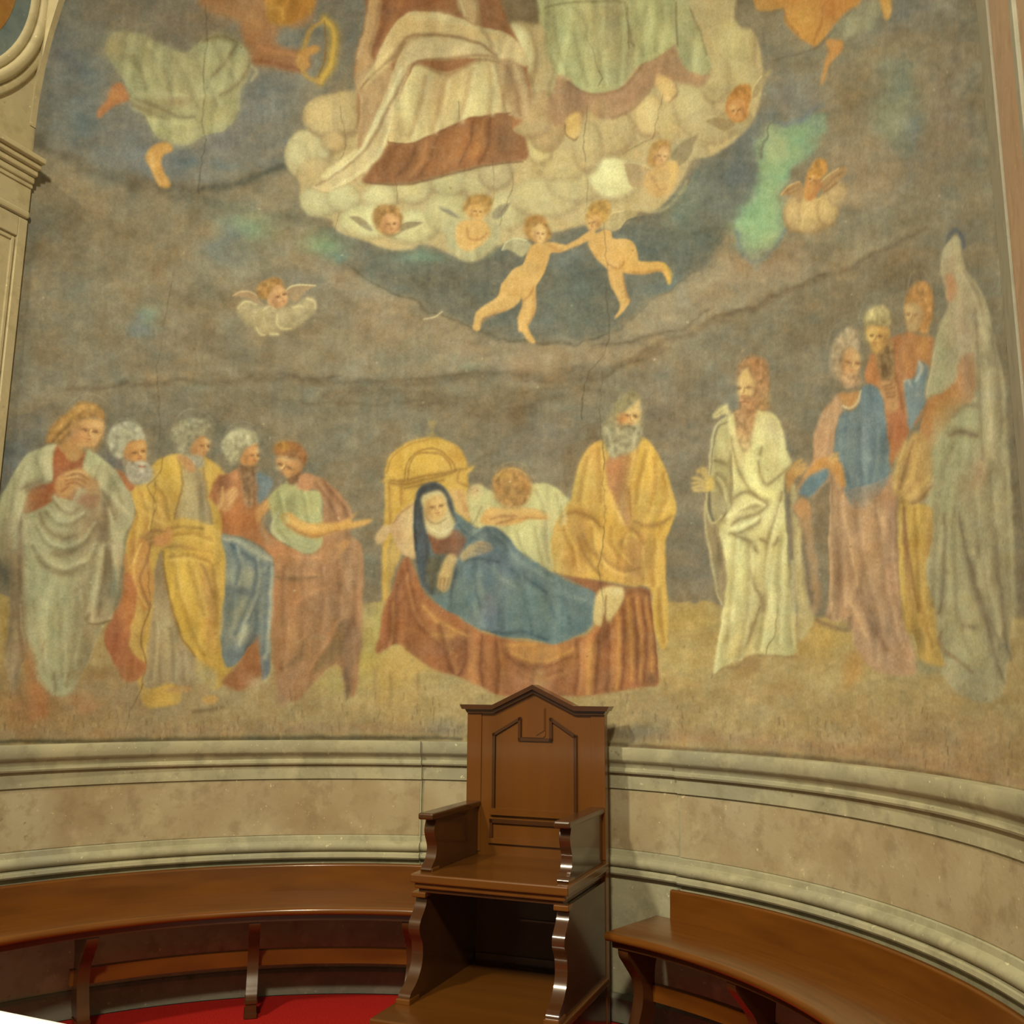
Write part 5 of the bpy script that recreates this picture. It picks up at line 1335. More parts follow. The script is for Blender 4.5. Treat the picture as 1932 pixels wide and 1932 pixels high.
fill([(740, 700), (820, 680), (900, 700), (950, 650), (950, 880), (860, 920), (760, 880), (740, 780)], (158, 114, 72), 2.5, part='beard')
features(815, 600, 30, -.4, 0, (112, 78, 50))
stroke([(760, 770), (820, 760), (860, 780)], 1.8, (126, 74, 50), .6)
for x, y, rx, ry, c, a in [(1140, 1080, 24, 30, (190, 172, 120), .7), (1000, 1300, 26, 26, (208, 200, 130), .6), (820, 1560, 20, 40, (212, 204, 128), .6), (1100, 1540, 30, 14, (180, 166, 108), .6), (1080, 1720, 24, 14, (186, 172, 112), .6), (900, 1700, 24, 40, (212, 204, 126), .6), (1060, 1880, 30, 14, (212, 202, 124), .6), (720, 1350, 14, 40, (200, 176, 116), .6)]:
    blob(x, y, rx, ry, c, a, 0, WR)
lines([[(640, 1200), (680, 1420), (760, 1640), (860, 1820), (960, 1930), (1080, 1960)], [(970, 1480), (1000, 1640), (1060, 1760), (1160, 1720), (1340, 1550)], [(1000, 1320), (980, 1400)]], 3, (140, 122, 76), .6)
# raised hands
fill([(330, 1680), (400, 1660), (430, 1740), (420, 1820), (380, 1870), (320, 1860), (290, 1790)], (188, 158, 80), 1.8, part='hand')
lines([[(300, 1730), (250, 1690), (170, 1680)], [(300, 1770), (240, 1740), (170, 1750)], [(300, 1800), (240, 1790), (170, 1810)], [(310, 1840), (250, 1840), (190, 1840)], [(340, 1690), (300, 1620), (230, 1600)], [(350, 1670), (330, 1600), (290, 1570)]], 2.6, (184, 156, 92), .9)
fill([(1290, 1640), (1380, 1560), (1430, 1600), (1420, 1700), (1360, 1840), (1320, 1860)], (164, 120, 66), 2, part='hand')
lines([[(1390, 1570), (1440, 1510), (1490, 1480)], [(1420, 1590), (1490, 1540), (1550, 1520)], [(1430, 1620), (1500, 1590), (1550, 1570)], [(1430, 1650), (1500, 1620)]], 2.4, (180, 138, 76), .9)
view(*R2)
# skirt folds
for x, y, rx, ry, c, a in [(560, 600, 24, 40, (208, 200, 134), .7), (500, 800, 16, 60, (206, 200, 128), .7), (560, 1000, 18, 60, (214, 208, 134), .8), (540, 1250, 16, 60, (208, 200, 130), .7), (760, 750, 20, 60, (186, 172, 112), .7), (860, 900, 20, 70, (196, 184, 114), .6), (980, 700, 14, 70, (206, 196, 120), .7),
                           (980, 1150, 24, 80, (176, 166, 110), .8), (980, 1400, 26, 60, (166, 164, 114), .8), (860, 1180, 14, 30, (214, 210, 150), .8), (760, 1150, 12, 40, (156, 138, 92), .7), (640, 1320, 20, 50, (176, 152, 98), .7), (560, 250, 40, 16, (196, 182, 120), .7), (480, 370, 24, 24, (196, 184, 124), .7), (820, 1500, 30, 30, (178, 170, 112), .6), (500, 1560, 26, 50, (196, 172, 104), .7)]:
    blob(x, y, rx, ry, c, a, 0, WR)
lines([[(440, 300), (500, 200), (600, 140), (700, 170), (800, 240)], [(480, 440), (560, 380), (700, 340), (800, 260)], [(470, 510), (600, 490), (720, 420), (740, 380)], [(500, 520), (620, 580), (720, 680)], [(940, 140), (900, 340), (840, 500), (800, 640)], [(900, 560), (860, 620), (740, 560)], [(660, 850), (700, 1000), (780, 1160), (770, 1220)], [(360, 480), (380, 620), (430, 780)], [(740, 1180), (680, 1380), (600, 1560), (560, 1700)], [(560, 300), (660, 270), (740, 250)]], 3.5, (124, 104, 66), .6, WR)
lines([[(440, 360), (560, 290), (700, 220), (780, 250)], [(460, 470), (600, 440), (720, 370)], [(930, 250), (880, 480), (830, 640)], [(380, 520), (420, 600), (440, 800)], [(880, 760), (840, 960), (860, 1200)], [(400, 1180), (380, 1450), (340, 1780)], [(880, 1260), (900, 1420)]], 3.5, (216, 208, 144), .55, WR)
stroke([(910, 1200), (890, 1320), (880, 1450), (810, 1530), (800, 1620)], 1.4, (110, 92, 58), .55)
stroke([(1010, 180), (1030, 420), (1050, 760), (1060, 1100), (1080, 1360)], 3.5, (116, 98, 78), .8)
fill([(1020, 120), (1060, 60), (1080, 160), (1050, 330), (1130, 420), (1160, 760), (1200, 1120), (1240, 1300), (1180, 1400), (1100, 1490), (1080, 1300), (1060, 800), (1040, 400)], (178, 160, 106), 2.5, .9, 'cloak')
lines([[(1140, 420), (1150, 700), (1190, 1000), (1220, 1150)]], 5, (106, 92, 76), .8)
lines([[(1090, 480), (1110, 800), (1130, 1150)]], 4, (196, 178, 118), .5)
# hanging side of the sleeve
SS = fill([(235, 250), (250, 150), (300, 150), (400, 180), (430, 260), (400, 360), (330, 420), (300, 410), (280, 400), (360, 480), (370, 560), (420, 760), (440, 950), (420, 1150), (400, 1170), (340, 1000), (300, 780), (260, 500)], (140, 124, 88), 2, .95, 'sleeve')
blob(350, 280, 16, 26, (164, 152, 104), .7, 0, SS)
stroke([(280, 150), (285, 280), (310, 390)], 4, (80, 78, 66), .8)
stroke([(240, 230), (250, 420), (290, 700), (340, 980), (390, 1160)], 3, (176, 162, 114), .8)
stroke([(250, 160), (260, 300), (290, 400), (330, 415), (390, 350)], 2.6, (182, 170, 120), .7)
stroke([(330, 480), (360, 640), (400, 860), (410, 1020)], 5, (112, 98, 72), .6)
stroke([(340, 1790), (420, 1740), (540, 1730), (640, 1640), (840, 1630), (1060, 1640)], 4, (134, 106, 64), .6)
fill([(560, 1720), (640, 1640), (760, 1640), (720, 1760), (600, 1800)], (140, 108, 66), 4, .5, None)

# ---- right group: tall saint in grey green, painted back to front
fig('painted_figure', 'painted red haired saint in orange and blue, second from the right')
view(*R3)
halo(1090, 580, 24, 46, .5, 3.2, 6.2, (150, 136, 104), (100, 88, 70))
fill([(960, 900), (1000, 880), (1100, 920), (1200, 920), (1220, 1000), (1200, 1300), (1140, 1500), (1020, 1640), (960, 1300), (930, 1100)], (160, 108, 64), 2.5)
fill([(965, 700), (980, 600), (1020, 510), (1090, 475), (1160, 490), (1195, 570), (1200, 680), (1180, 800), (1150, 900), (1080, 880), (990, 860), (975, 780)], (166, 118, 64), 2.5, part='hair')
fill([(970, 690), (1020, 640), (1100, 680), (1120, 760), (1080, 860), (1000, 880), (980, 800)], (168, 138, 90), 2.5, part='face')
features(1035, 740, 24, -.4, 0, (130, 94, 60), k=.7)
BL2 = fill([(960, 1290), (1040, 1260), (1080, 1120), (1130, 1130), (1170, 1180), (1150, 1320), (1130, 1460), (1060, 1600), (1010, 1680), (980, 1560), (960, 1400)], (106, 120, 120), 2.2, part='mantle')
stroke([(1080, 1120), (1100, 1180), (1060, 1280)], 4, (164, 166, 146), .7)
stroke([(960, 1290), (1000, 1280), (1020, 1320)], 4, (150, 156, 140), .6)
blob(1120, 1000, 10, 24, (180, 124, 60), .7)

fig('painted_figure', 'painted bearded saint in red cloak with a hand on the chest, third from the right')
halo(740, 780, 32, 50, .4, 3.1, 5.0, (140, 142, 116), (100, 96, 78))
RD2 = fill([(680, 1080), (740, 1040), (880, 920), (960, 920), (930, 1080), (960, 1300), (990, 1600), (1000, 1700), (900, 1900), (830, 1960), (820, 1600), (780, 1360), (700, 1300), (650, 1270)], (160, 104, 62), 2.2)
blob(920, 1640, 20, 40, (166, 96, 60), .7, 0, RD2)
blob(700, 1220, 14, 24, (174, 112, 62), .6, 0, RD2)
stroke([(890, 960), (880, 1160), (940, 1400), (960, 1560)], 4, (122, 78, 48), .5)
fill([(640, 800), (670, 720), (750, 665), (830, 680), (860, 760), (850, 850), (780, 830), (700, 840), (650, 840)], (150, 134, 90), 2.2, part='hair')
blob(700, 740, 14, 12, (192, 176, 116), .8)
fill([(650, 850), (710, 835), (800, 840), (850, 870), (840, 960), (800, 1060), (730, 1060), (680, 960)], (180, 136, 72), 2, part='face')
blob(690, 910, 10, 12, (208, 180, 94), .7)
fill([(740, 1060), (800, 1020), (860, 950), (880, 1060), (880, 1250), (800, 1290), (750, 1180)], (140, 108, 66), 2.5, part='beard')
features(745, 920, 26, -.4, .1, (104, 72, 44))
lines([[(780, 1080), (790, 1180), (800, 1260)], [(840, 1060), (850, 1180)], [(810, 1120), (820, 1230)]], 3, (100, 76, 50), .5)
fill([(770, 1290), (880, 1280), (910, 1380), (920, 1500), (840, 1540), (790, 1440)], (176, 128, 78), 2.5, part='hand')
lines([[(800, 1320), (860, 1300)], [(810, 1350), (880, 1330)], [(820, 1380), (890, 1370)], [(830, 1410), (890, 1400)]], 1.6, (132, 88, 54), .5)

fig('painted_figure', 'painted white haired saint in rose and blue, standing just right of the white robed man')
halo(500, 1000, 38, 48, .35, 3.1, 5.0, (140, 136, 108), (98, 92, 76))
view(*R4)
RS = fill([(290, 0), (200, 60), (195, 200), (160, 300), (90, 420), (100, 460), (200, 480), (290, 380), (300, 520), (290, 800), (300, 1100), (290, 1290), (420, 1320), (480, 1500), (620, 1640), (860, 1660), (870, 1560), (820, 1400), (780, 1280), (760, 1000), (750, 700), (740, 500), (720, 340), (560, 400), (420, 420), (330, 300), (320, 100)], (168, 130, 92), 2.4)
view(*R3)
fill([(440, 1380), (380, 1440), (300, 1540), (250, 1680), (240, 1900), (220, 2100), (340, 2060), (400, 1850), (420, 1640), (470, 1500)], (176, 136, 96), 2.4, part='sleeve')
BL3 = fill([(620, 1340), (700, 1310), (770, 1360), (800, 1480), (830, 1700), (850, 1900), (840, 2060), (760, 2200), (640, 2300), (520, 2260), (450, 2040), (400, 1880), (410, 1720), (460, 1540), (560, 1520)], (96, 114, 118), 2.2, part='mantle')
fill([(440, 1380), (520, 1370), (610, 1360), (600, 1450), (560, 1500), (480, 1490)], (176, 128, 76), 2.2, part='neck')
stroke([(470, 1480), (530, 1500), (590, 1450), (620, 1360)], 2.6, (204, 188, 138), .7)
for x, y, rx, ry, c, a in [(560, 1700, 20, 40, (110, 124, 126), .6), (640, 1800, 20, 50, (106, 118, 124), .6), (720, 1450, 14, 30, (86, 106, 116), .6), (480, 1840, 16, 40, (124, 134, 124), .5), (700, 1900, 30, 20, (128, 138, 124), .4)]:
    blob(x, y, rx, ry, c, a, 0, BL3)
fill([(370, 1080), (390, 980), (450, 890), (520, 845), (580, 880), (600, 980), (590, 1060), (520, 1000), (470, 1080), (460, 1180), (480, 1270), (410, 1240), (370, 1160)], (160, 138, 104), 2.6, part='hair')
fill([(470, 1080), (520, 1000), (590, 1040), (610, 1120), (600, 1220), (560, 1290), (490, 1280), (460, 1200)], (182, 138, 88), 2, part='face')
features(540, 1130, 30, .3, .1, (120, 84, 54))
fill([(460, 1230), (520, 1230), (600, 1230), (620, 1300), (540, 1340), (470, 1320)], (164, 130, 94), 2.6, .8, 'beard')
view(*R4)
fill([(160, 310), (230, 230), (300, 220), (350, 230), (390, 290), (410, 370), (400, 420), (350, 400), (310, 330), (250, 300), (180, 360), (130, 380)], (182, 128, 66), 2, part='hand')
lines([[(300, 240), (330, 200)], [(340, 240), (350, 200)], [(320, 260), (350, 230)]], 2, (194, 150, 84), .7)
fill([(130, 390), (190, 330), (280, 300), (290, 340), (230, 430), (170, 480), (100, 460)], (94, 116, 122), 2, part='mantle')
fill([(60, 560), (90, 500), (130, 490), (170, 530), (170, 620), (130, 690), (100, 620)], (172, 124, 76), 2, part='hand')
fill([(100, 640), (170, 600), (200, 780), (230, 1000), (240, 1180), (200, 1260), (150, 1200), (190, 1180), (160, 950), (130, 760)], (154, 122, 84), 3, .8)
fill([(200, 480), (290, 400), (300, 520), (290, 800), (240, 860), (210, 700)], (118, 98, 70), 4, .7, None)
for x, y, rx, ry, c, a in [(540, 640, 40, 60, (182, 142, 102), .7), (560, 900, 40, 80, (180, 138, 92), .7), (340, 800, 10, 110, (184, 148, 102), .7), (620, 1150, 34, 60, (176, 138, 98), .6), (420, 900, 12, 90, (146, 112, 82), .6), (720, 750, 10, 110, (144, 112, 94), .7), (680, 480, 34, 26, (160, 120, 84), .7), (560, 1350, 34, 60, (152, 122, 92), .6), (700, 1400, 40, 50, (160, 130, 100), .6)]:
    blob(x, y, rx, ry, c, a, 0, RS)
lines([[(310, 340), (310, 700), (330, 1100), (300, 1290)], [(380, 520), (410, 800), (500, 1080), (620, 1360)], [(340, 700), (360, 1000), (350, 1280)], [(480, 1100), (560, 1300), (680, 1500)], [(740, 560), (740, 900), (780, 1260)]], 4.5, (128, 98, 72), .55, RS)
lines([[(300, 420), (300, 800), (310, 1250)], [(360, 480), (440, 800), (480, 1060)], [(560, 520), (660, 640), (700, 860)], [(440, 1180), (540, 1400)]], 4, (196, 156, 108), .5, RS)
stroke([(215, 1300), (300, 1340), (420, 1360), (430, 1290)], 6, (112, 90, 66), .7)
fill([(380, 1560), (480, 1500), (520, 1600), (480, 1700), (400, 1740)], (178, 128, 64), 5, .6, None)

fig('painted_figure', 'painted tall grey green robed saint at the right edge with red sleeve')
view(*R3)
halo(1385, 160, 22, 40, .5, 3.2, 6.2, (110, 112, 106), (72, 76, 80))
stroke([(1320, 200), (1335, 110), (1385, 60), (1430, 110), (1440, 200)], 5, (72, 78, 88), .7)
GG = fill([(1400, 105), (1340, 140), (1280, 220), (1260, 320), (1270, 420), (1300, 540), (1320, 660), (1260, 800), (1220, 960), (1180, 1180), (1140, 1400), (1200, 1400), (1180, 1700), (1050, 1900), (1060, 2200), (1000, 2400), (1010, 2900), (1060, 3400), (1200, 3550), (1400, 3800), (1700, 3860), (1800, 3600), (1840, 2600), (1800, 1600), (1760, 1200),
           (1690, 940), (1640, 700), (1560, 500), (1460, 380), (1430, 240)], (154, 144, 106), 2.5)
blob(1350, 200, 14, 24, (176, 160, 118), .7, 0, GG)
fill([(1300, 430), (1370, 430), (1390, 560), (1350, 640), (1320, 620)], (172, 118, 76), 3, part='face')
blob(1340, 330, 14, 18, (168, 138, 104), .6, 0, GG)
fill([(1220, 960), (1290, 900), (1300, 1100), (1270, 1350), (1180, 1400), (1140, 1380)], (152, 146, 106), 3, part='cloak')
RS2 = fill([(1420, 1100), (1500, 1050), (1530, 1100), (1530, 1400), (1420, 1500), (1310, 1640), (1210, 1800), (1100, 1960), (1040, 1900), (1100, 1640), (1170, 1420), (1280, 1370), (1380, 1260)], (166, 114, 66), 2.5, part='sleeve')
blob(1240, 1540, 16, 40, (186, 128, 64), .7, .6, RS2)
blob(1480, 1300, 12, 40, (150, 116, 86), .6, 0, RS2)
blob(1110, 1720, 14, 40, (178, 128, 76), .6, .4, RS2)
for x, y, rx, ry, c, a in [(1420, 700, 24, 60, (164, 142, 106), .6), (1560, 640, 14, 60, (170, 150, 114), .6), (1600, 1000, 16, 90, (162, 150, 112), .6), (1450, 1640, 40, 40, (158, 156, 112), .7), (1320, 1900, 40, 60, (154, 152, 112), .7), (1720, 1500, 12, 120, (142, 128, 96), .6), (1460, 950, 20, 60, (158, 136, 110), .6)]:
    blob(x, y, rx, ry, c, a, 0, GG)
lines([[(1540, 700), (1560, 1100), (1580, 1500), (1600, 1900)], [(1660, 860), (1720, 1200), (1760, 1700)], [(1310, 1690), (1420, 1680), (1540, 1720)], [(1360, 1560), (1440, 1480), (1550, 1480)], [(1440, 400), (1540, 560), (1600, 800)]], 4, (118, 104, 78), .5, GG)
lines([[(1400, 360), (1500, 520), (1580, 760), (1640, 1000)], [(1640, 1200), (1660, 1600), (1680, 1900)], [(1220, 1000), (1180, 1200), (1150, 1380)]], 4, (182, 166, 126), .5, GG)
view(*R4)
fill([(820, 120), (860, 60), (940, 100), (980, 260), (980, 400), (920, 500), (840, 530), (770, 510), (720, 440), (740, 300), (780, 200)], (176, 138, 78), 2.6, .95, 'cloak')
lines([[(800, 120), (750, 280), (730, 420)], [(960, 340), (860, 460), (780, 500)], [(900, 150), (860, 300), (790, 430)]], 4, (200, 164, 92), .6)
lines([[(850, 130), (800, 300), (770, 420)], [(970, 420), (900, 500), (830, 530)]], 3, (130, 96, 58), .6)
YR = fill([(755, 510), (830, 530), (930, 530), (990, 600), (970, 800), (940, 1000), (990, 1200), (1010, 1360), (1040, 1500), (1060, 1600), (980, 1600), (900, 1560), (860, 1400), (820, 1380), (780, 1260), (760, 1000)], (178, 142, 68), 2.4, .95, 'skirt')
blob(880, 700, 16, 60, (192, 156, 66), .7, 0, YR)
blob(800, 800, 5, 110, (144, 104, 66), .8, -.1, YR)
blob(960, 760, 12, 60, (164, 120, 64), .6, 0, YR)
blob(870, 1430, 14, 34, (120, 96, 50), .8, 0, YR)
stroke([(790, 560), (820, 850), (890, 1240)], 4, (126, 88, 54), .6, YR)
stroke([(770, 540), (770, 900), (790, 1200)], 4, (200, 166, 84), .6, YR)
fill([(870, 1560), (940, 1580), (1020, 1640), (940, 1660), (870, 1630)], (124, 122, 90), 4, .7, None)
for x, y, rx, ry, c, a in [(1120, 200, 34, 60, (158, 156, 112), .7), (1060, 480, 20, 50, (160, 156, 110), .6), (1200, 440, 26, 50, (138, 118, 88), .7, ), (1300, 320, 14, 30, (160, 122, 88), .6), (1110, 800, 24, 120, (160, 154, 106), .7), (1040, 700, 10, 90, (150, 144, 100), .5), (1250, 1420, 30, 50, (162, 158, 104), .7), (1400, 900, 40, 140, (150, 138, 98), .6),
                           (1150, 1200, 30, 70, (162, 150, 104), .6), (1330, 1150, 30, 90, (150, 134, 98), .5)]:
    blob(x, y, rx, ry, c, a, 0, GG)
lines([[(1150, 580), (1200, 820), (1270, 1100), (1340, 1300), (1400, 1560), (1460, 1720)], [(1060, 600), (1060, 900), (1030, 1260)], [(1220, 900), (1320, 1200), (1440, 1460)], [(1400, 700), (1430, 1000), (1460, 1400), (1500, 1560)], [(1100, 70), (1180, 50), (1280, 80)], [(1190, 1335), (1260, 1345)]], 4, (112, 98, 74), .6)
lines([[(1090, 620), (1100, 900), (1090, 1200)], [(1260, 850), (1340, 1150), (1420, 1400)], [(1480, 600), (1500, 1000), (1520, 1400)]], 5, (176, 166, 120), .45)
stroke([(1040, 1380), (1040, 1480), (1140, 1560), (1240, 1640)], 5, (124, 96, 66), .5)
CUR[0] = None
# ================================================================== extra modelling of the drapery


def model(L, dark, light, w=5, a=.5, off=(7, 2)):
    """a shaded fold with its lit ridge beside it"""
    s = VW[2]
    for l in L:
        stroke(l, w * 1.5, dark, a)
        stroke([(x + off[0] * s, y + off[1] * s) for x, y in l], w, light, a * .8)


CUR[0] = None
# yellow saint
view(*L3)
model([[(1500, 120), (1540, 400), (1640, 700), (1760, 980)], [(1620, 120), (1700, 380), (1760, 640)], [(1840, 220), (1880, 500), (1880, 800)]], (150, 112, 46), (210, 174, 86), 5, .5)
model([[(1340, 700), (1330, 950), (1300, 1200)], [(1480, 760), (1500, 980), (1500, 1200)], [(1580, 980), (1600, 1200)]], (116, 98, 68), (180, 164, 116), 4, .45)
view(*L1)
model([[(1420, 920), (1500, 1060), (1540, 1250)], [(1280, 1000), (1340, 1180), (1330, 1340)], [(1240, 1200), (1220, 1400), (1200, 1640)]], (146, 106, 46), (212, 176, 84), 4, .45)
model([[(1600, 1400), (1760, 1380), (1930, 1440)], [(1560, 1600), (1720, 1580), (1900, 1640)]], (146, 106, 46), (212, 176, 84), 4, .5, (0, 6))
# young saint
model([[(340, 1320), (440, 1480), (600, 1540), (760, 1470), (860, 1330)], [(420, 1180), (520, 1290), (640, 1300), (760, 1230)], [(300, 1500), (420, 1660), (600, 1730), (760, 1660)]], (112, 100, 70), (184, 180, 136), 5, .55, (0, -8))
model([[(300, 2000), (340, 2300), (420, 2640)], [(520, 1900), (560, 2300), (560, 2700)], [(700, 1900), (700, 2200), (640, 2600)], [(880, 1500), (840, 1800), (760, 2100)]], (122, 112, 80), (178, 174, 130), 6, .4)
model([[(200, 780), (150, 960), (100, 1160)], [(330, 700), (360, 820), (380, 900)], [(980, 800), (1060, 940), (1120, 1100)]], (124, 114, 80), (184, 178, 134), 5, .45)
# blue mantle saint, rose cloak saint
view(*L4)
model([[(280, 230), (330, 420), (300, 560)], [(460, 330), (480, 520), (400, 760), (300, 1000)], [(580, 420), (570, 800), (540, 1150)]], (72, 86, 94), (164, 166, 138), 5, .55)
model([[(720, 420), (700, 700), (720, 1000), (700, 1300)], [(860, 420), (880, 700), (860, 1000)], [(1040, 420), (1060, 700), (1020, 960)], [(1180, 380), (1200, 620), (1180, 860)], [(1330, 420), (1340, 700), (1340, 900)]], (116, 78, 50), (180, 134, 92), 6, .42)
view(*L2)
model([[(1180, 640), (1300, 780), (1380, 960)], [(1260, 620), (1400, 780), (1480, 930)]], (112, 76, 52), (178, 130, 90), 4, .5)
model([[(850, 720), (880, 860), (900, 980)], [(1060, 720), (1090, 880), (1120, 990)], [(860, 1060), (960, 1160), (1100, 1200)]], (120, 120, 76), (182, 180, 122), 4, .5)
# mourner
view(*L5)
model([[(1600, 700), (1660, 820), (1680, 920)], [(1780, 740), (1830, 880), (1820, 1000)], [(1420, 1080), (1460, 1200), (1560, 1340)], [(1590, 1040), (1620, 1200), (1660, 1380)]], (138, 130, 84), (194, 188, 132), 4, .5)
fill([(1180, 905), (1300, 880), (1420, 900), (1480, 930), (1400, 985), (1260, 1010), (1150, 985)], (198, 158, 94), 3, .6, None)
lines([[(1180, 960), (1300, 930), (1420, 940)], [(1240, 1000), (1380, 960)]], 2, (146, 104, 60), .5)
blob(1380, 680, 26, 28, (150, 118, 66), .6)
# reclining woman
model([[(1040, 1380), (1000, 1560), (1010, 1760), (1060, 1900)], [(1180, 1360), (1200, 1560), (1280, 1760), (1300, 1950)], [(1360, 1330), (1460, 1520), (1520, 1740), (1560, 1980)], [(1560, 1420), (1680, 1600), (1760, 1820)], [(1780, 1560), (1880, 1720), (1920, 1900)]], (66, 84, 92), (116, 134, 130), 7, .4)
model([[(900, 1020), (1000, 1100), (1080, 1140)], [(1180, 1080), (1280, 1150), (1340, 1250)]], (58, 72, 80), (112, 128, 124), 4, .5)
# bed cover
view(*L6)
model([[(260, 260), (300, 480), (420, 640), (560, 760)], [(180, 440), (180, 600), (150, 710)], [(480, 580), (520, 720), (560, 860)], [(820, 680), (840, 820), (830, 980)], [(960, 860), (1080, 900), (1220, 860)], [(1320, 680), (1320, 840), (1300, 990)], [(1500, 560), (1510, 760), (1500, 970)]], (108, 62, 38), (184, 128, 72), 5, .5)
# old man in yellow
view(*L7)
model([[(520, 700), (480, 900), (450, 1080)], [(620, 620), (640, 860), (640, 1100)], [(1060, 640), (1000, 860), (960, 1100)], [(1140, 700), (1140, 940), (1080, 1180)], [(1220, 840), (1240, 1040), (1180, 1220)], [(300, 1360), (380, 1500), (420, 1700)], [(560, 1340), (580, 1500), (660, 1680)], [(740, 1340), (760, 1520), (880, 1640)], [(1140, 1440), (1120, 1640), (1120, 1860)], [(1180, 1880), (1190, 2100), (1220, 2360)]], (148, 106, 46), (214, 174, 84), 4.5, .5)
# man in white
view(*R2)
model([[(520, 560), (500, 800), (480, 1100), (440, 1500)], [(640, 620), (640, 900), (620, 1250), (540, 1650)], [(800, 660), (780, 900), (800, 1160), (720, 1560)], [(940, 520), (920, 800), (920, 1100), (900, 1500)], [(1010, 760), (1010, 1100), (1020, 1500)]], (150, 134, 84), (218, 212, 150), 5.5, .5)
# rose and blue saint, tall saint
view(*R4)
model([[(360, 460), (370, 800), (380, 1200)], [(470, 520), (500, 820), (580, 1140), (660, 1460)], [(600, 520), (640, 800), (680, 1150), (760, 1480)], [(700, 640), (700, 900), (740, 1200)]], (136, 102, 74), (196, 158, 116), 5.5, .45)
model([[(1020, 540), (1000, 860), (980, 1200)], [(1120, 560), (1130, 900), (1150, 1240), (1240, 1520)], [(1260, 520), (1300, 860), (1360, 1180), (1420, 1480)], [(1360, 320), (1390, 700), (1420, 1050)], [(1460, 300), (1480, 700), (1500, 1200)], [(1120, 130), (1060, 300), (1030, 480)]], (118, 106, 78), (178, 168, 124), 6, .42)
model([[(860, 560), (880, 860), (900, 1180), (980, 1480)]], (138, 100, 48), (204, 168, 86), 5, .5)
model([[(400, 30), (390, 200), (430, 380)], [(500, 20), (500, 220), (520, 400)], [(600, 40), (600, 200), (560, 380)]], (74, 92, 100), (122, 136, 132), 5, .45)
# seated pair in the clouds
view(*T1)
model([[(1560, 560), (1520, 780), (1440, 1000)], [(1700, 580), (1660, 800), (1600, 960)], [(1880, 520), (1860, 700), (1800, 880)], [(2020, 480), (2040, 660), (2020, 830)]], (162, 128, 82), (218, 206, 150), 6, .5)
view(*T2)
model([[(760, 120), (780, 320), (860, 540)], [(900, 180), (930, 380), (1000, 620)], [(1090, 120), (1080, 340), (1120, 620)], [(1240, 120), (1240, 340), (1220, 600)], [(1420, 60), (1400, 240), (1400, 400)], [(1540, 60), (1540, 220), (1500, 360)]], (134, 128, 84), (186, 188, 130), 6, .45)
view(*L0)
model([[(900, 300), (1000, 440), (1060, 640)], [(1060, 320), (1200, 500), (1240, 680)], [(1240, 380), (1360, 560), (1440, 760)], [(1420, 400), (1500, 560), (1580, 760)], [(1180, 900), (1300, 960), (1460, 940)], [(1560, 300), (1620, 420), (1700, 560)]], (128, 120, 84), (178, 174, 126), 6, .42)
# ================================================================== age: mottling, grime, cracks
view(*V0)
wx = noise2(22, 20, 61) * 1.6 + noise2(9, 9, 62) * .5
wy = noise2(22, 20, 63) * 1.6 + noise2(9, 9, 64) * .5
CAN[:] = resample(CAN, wx, wy)
# drapery: long soft folds on everything that is cloth
CLOTH = {'cloak', 'tunic', 'robe', 'skirt', 'mantle', 'cover', 'sleeve', 'drapery', 'veil', 'dress'}
ok = np.array([p is not None and (p[1] in CLOTH or (p[1] == 'body' and FIG[p[0]][0] == 'painted_figure')) for p in PARTS])
msk = bblur(ok[IDM].astype(np.float32), 2)
fx_ = noise2(60, 70, 80) * 16
fo = np.zeros((CH, CW, 1), np.float32)
fo[..., 0] = noise2(13, 120, 81) * .6 + noise2(22, 60, 82) * .4
fo = resample(fo, fx_ + (np.arange(CH)[:, None] - 900) * .06, 0 * fx_)[..., 0]
fo = np.sign(fo) * np.abs(fo) ** .8
CAN *= (1 + .11 * fo * msk)[..., None]
HAIR = np.array([p is not None and p[1] in ('hair', 'beard') for p in PARTS])
hm = bblur(HAIR[IDM].astype(np.float32), 1)
cu = noise2(8, 8, 83) * .6 + noise2(5, 7, 84) * .5
CAN *= (1 + .17 * cu * hm)[..., None]
mo = (noise2(40, 34, 65) * .5 + noise2(14, 12, 66) * .5 + noise2(5, 5, 67) * .45)[..., None]
CAN += mo * np.array([11, 10.5, 8.5], np.float32)
st = (noise2(7, 46, 70) * .6 + noise2(4, 22, 71) * .5)[..., None]
CAN += st * np.array([5, 4.5, 3.5], np.float32)
CAN += (noise2(28, 24, 68) * .6 + noise2(9, 9, 69) * .4)[..., None] * np.array([4, -1, -5], np.float32)
# worn lower edge: short dark vertical ticks and pale flakes
rk = np.random.RandomState(5)
for _ in range(420):
    x = rk.uniform(0, 1932)
    yb = 1396 + (0 if x < 1150 else (x - 1150) ** 1.7 / 1100)
    y = yb - abs(rk.normal(0, 45)) - 8
    ln = rk.uniform(4, 16)
    c = (98, 78, 54) if rk.rand() < .7 else (186, 160, 110)
    stroke([(x, y), (x + rk.uniform(-2, 2), y + ln)], rk.uniform(.8, 1.5), c, rk.uniform(.2, .55))
for _ in range(150):
    x, y = rk.uniform(40, 1900), rk.uniform(30, 1380)
    blob(x, y, rk.uniform(1.2, 2.4), rk.uniform(1.2, 2.2), (206, 194, 150) if rk.rand() < .45 else (84, 70, 48), rk.uniform(.2, .55))


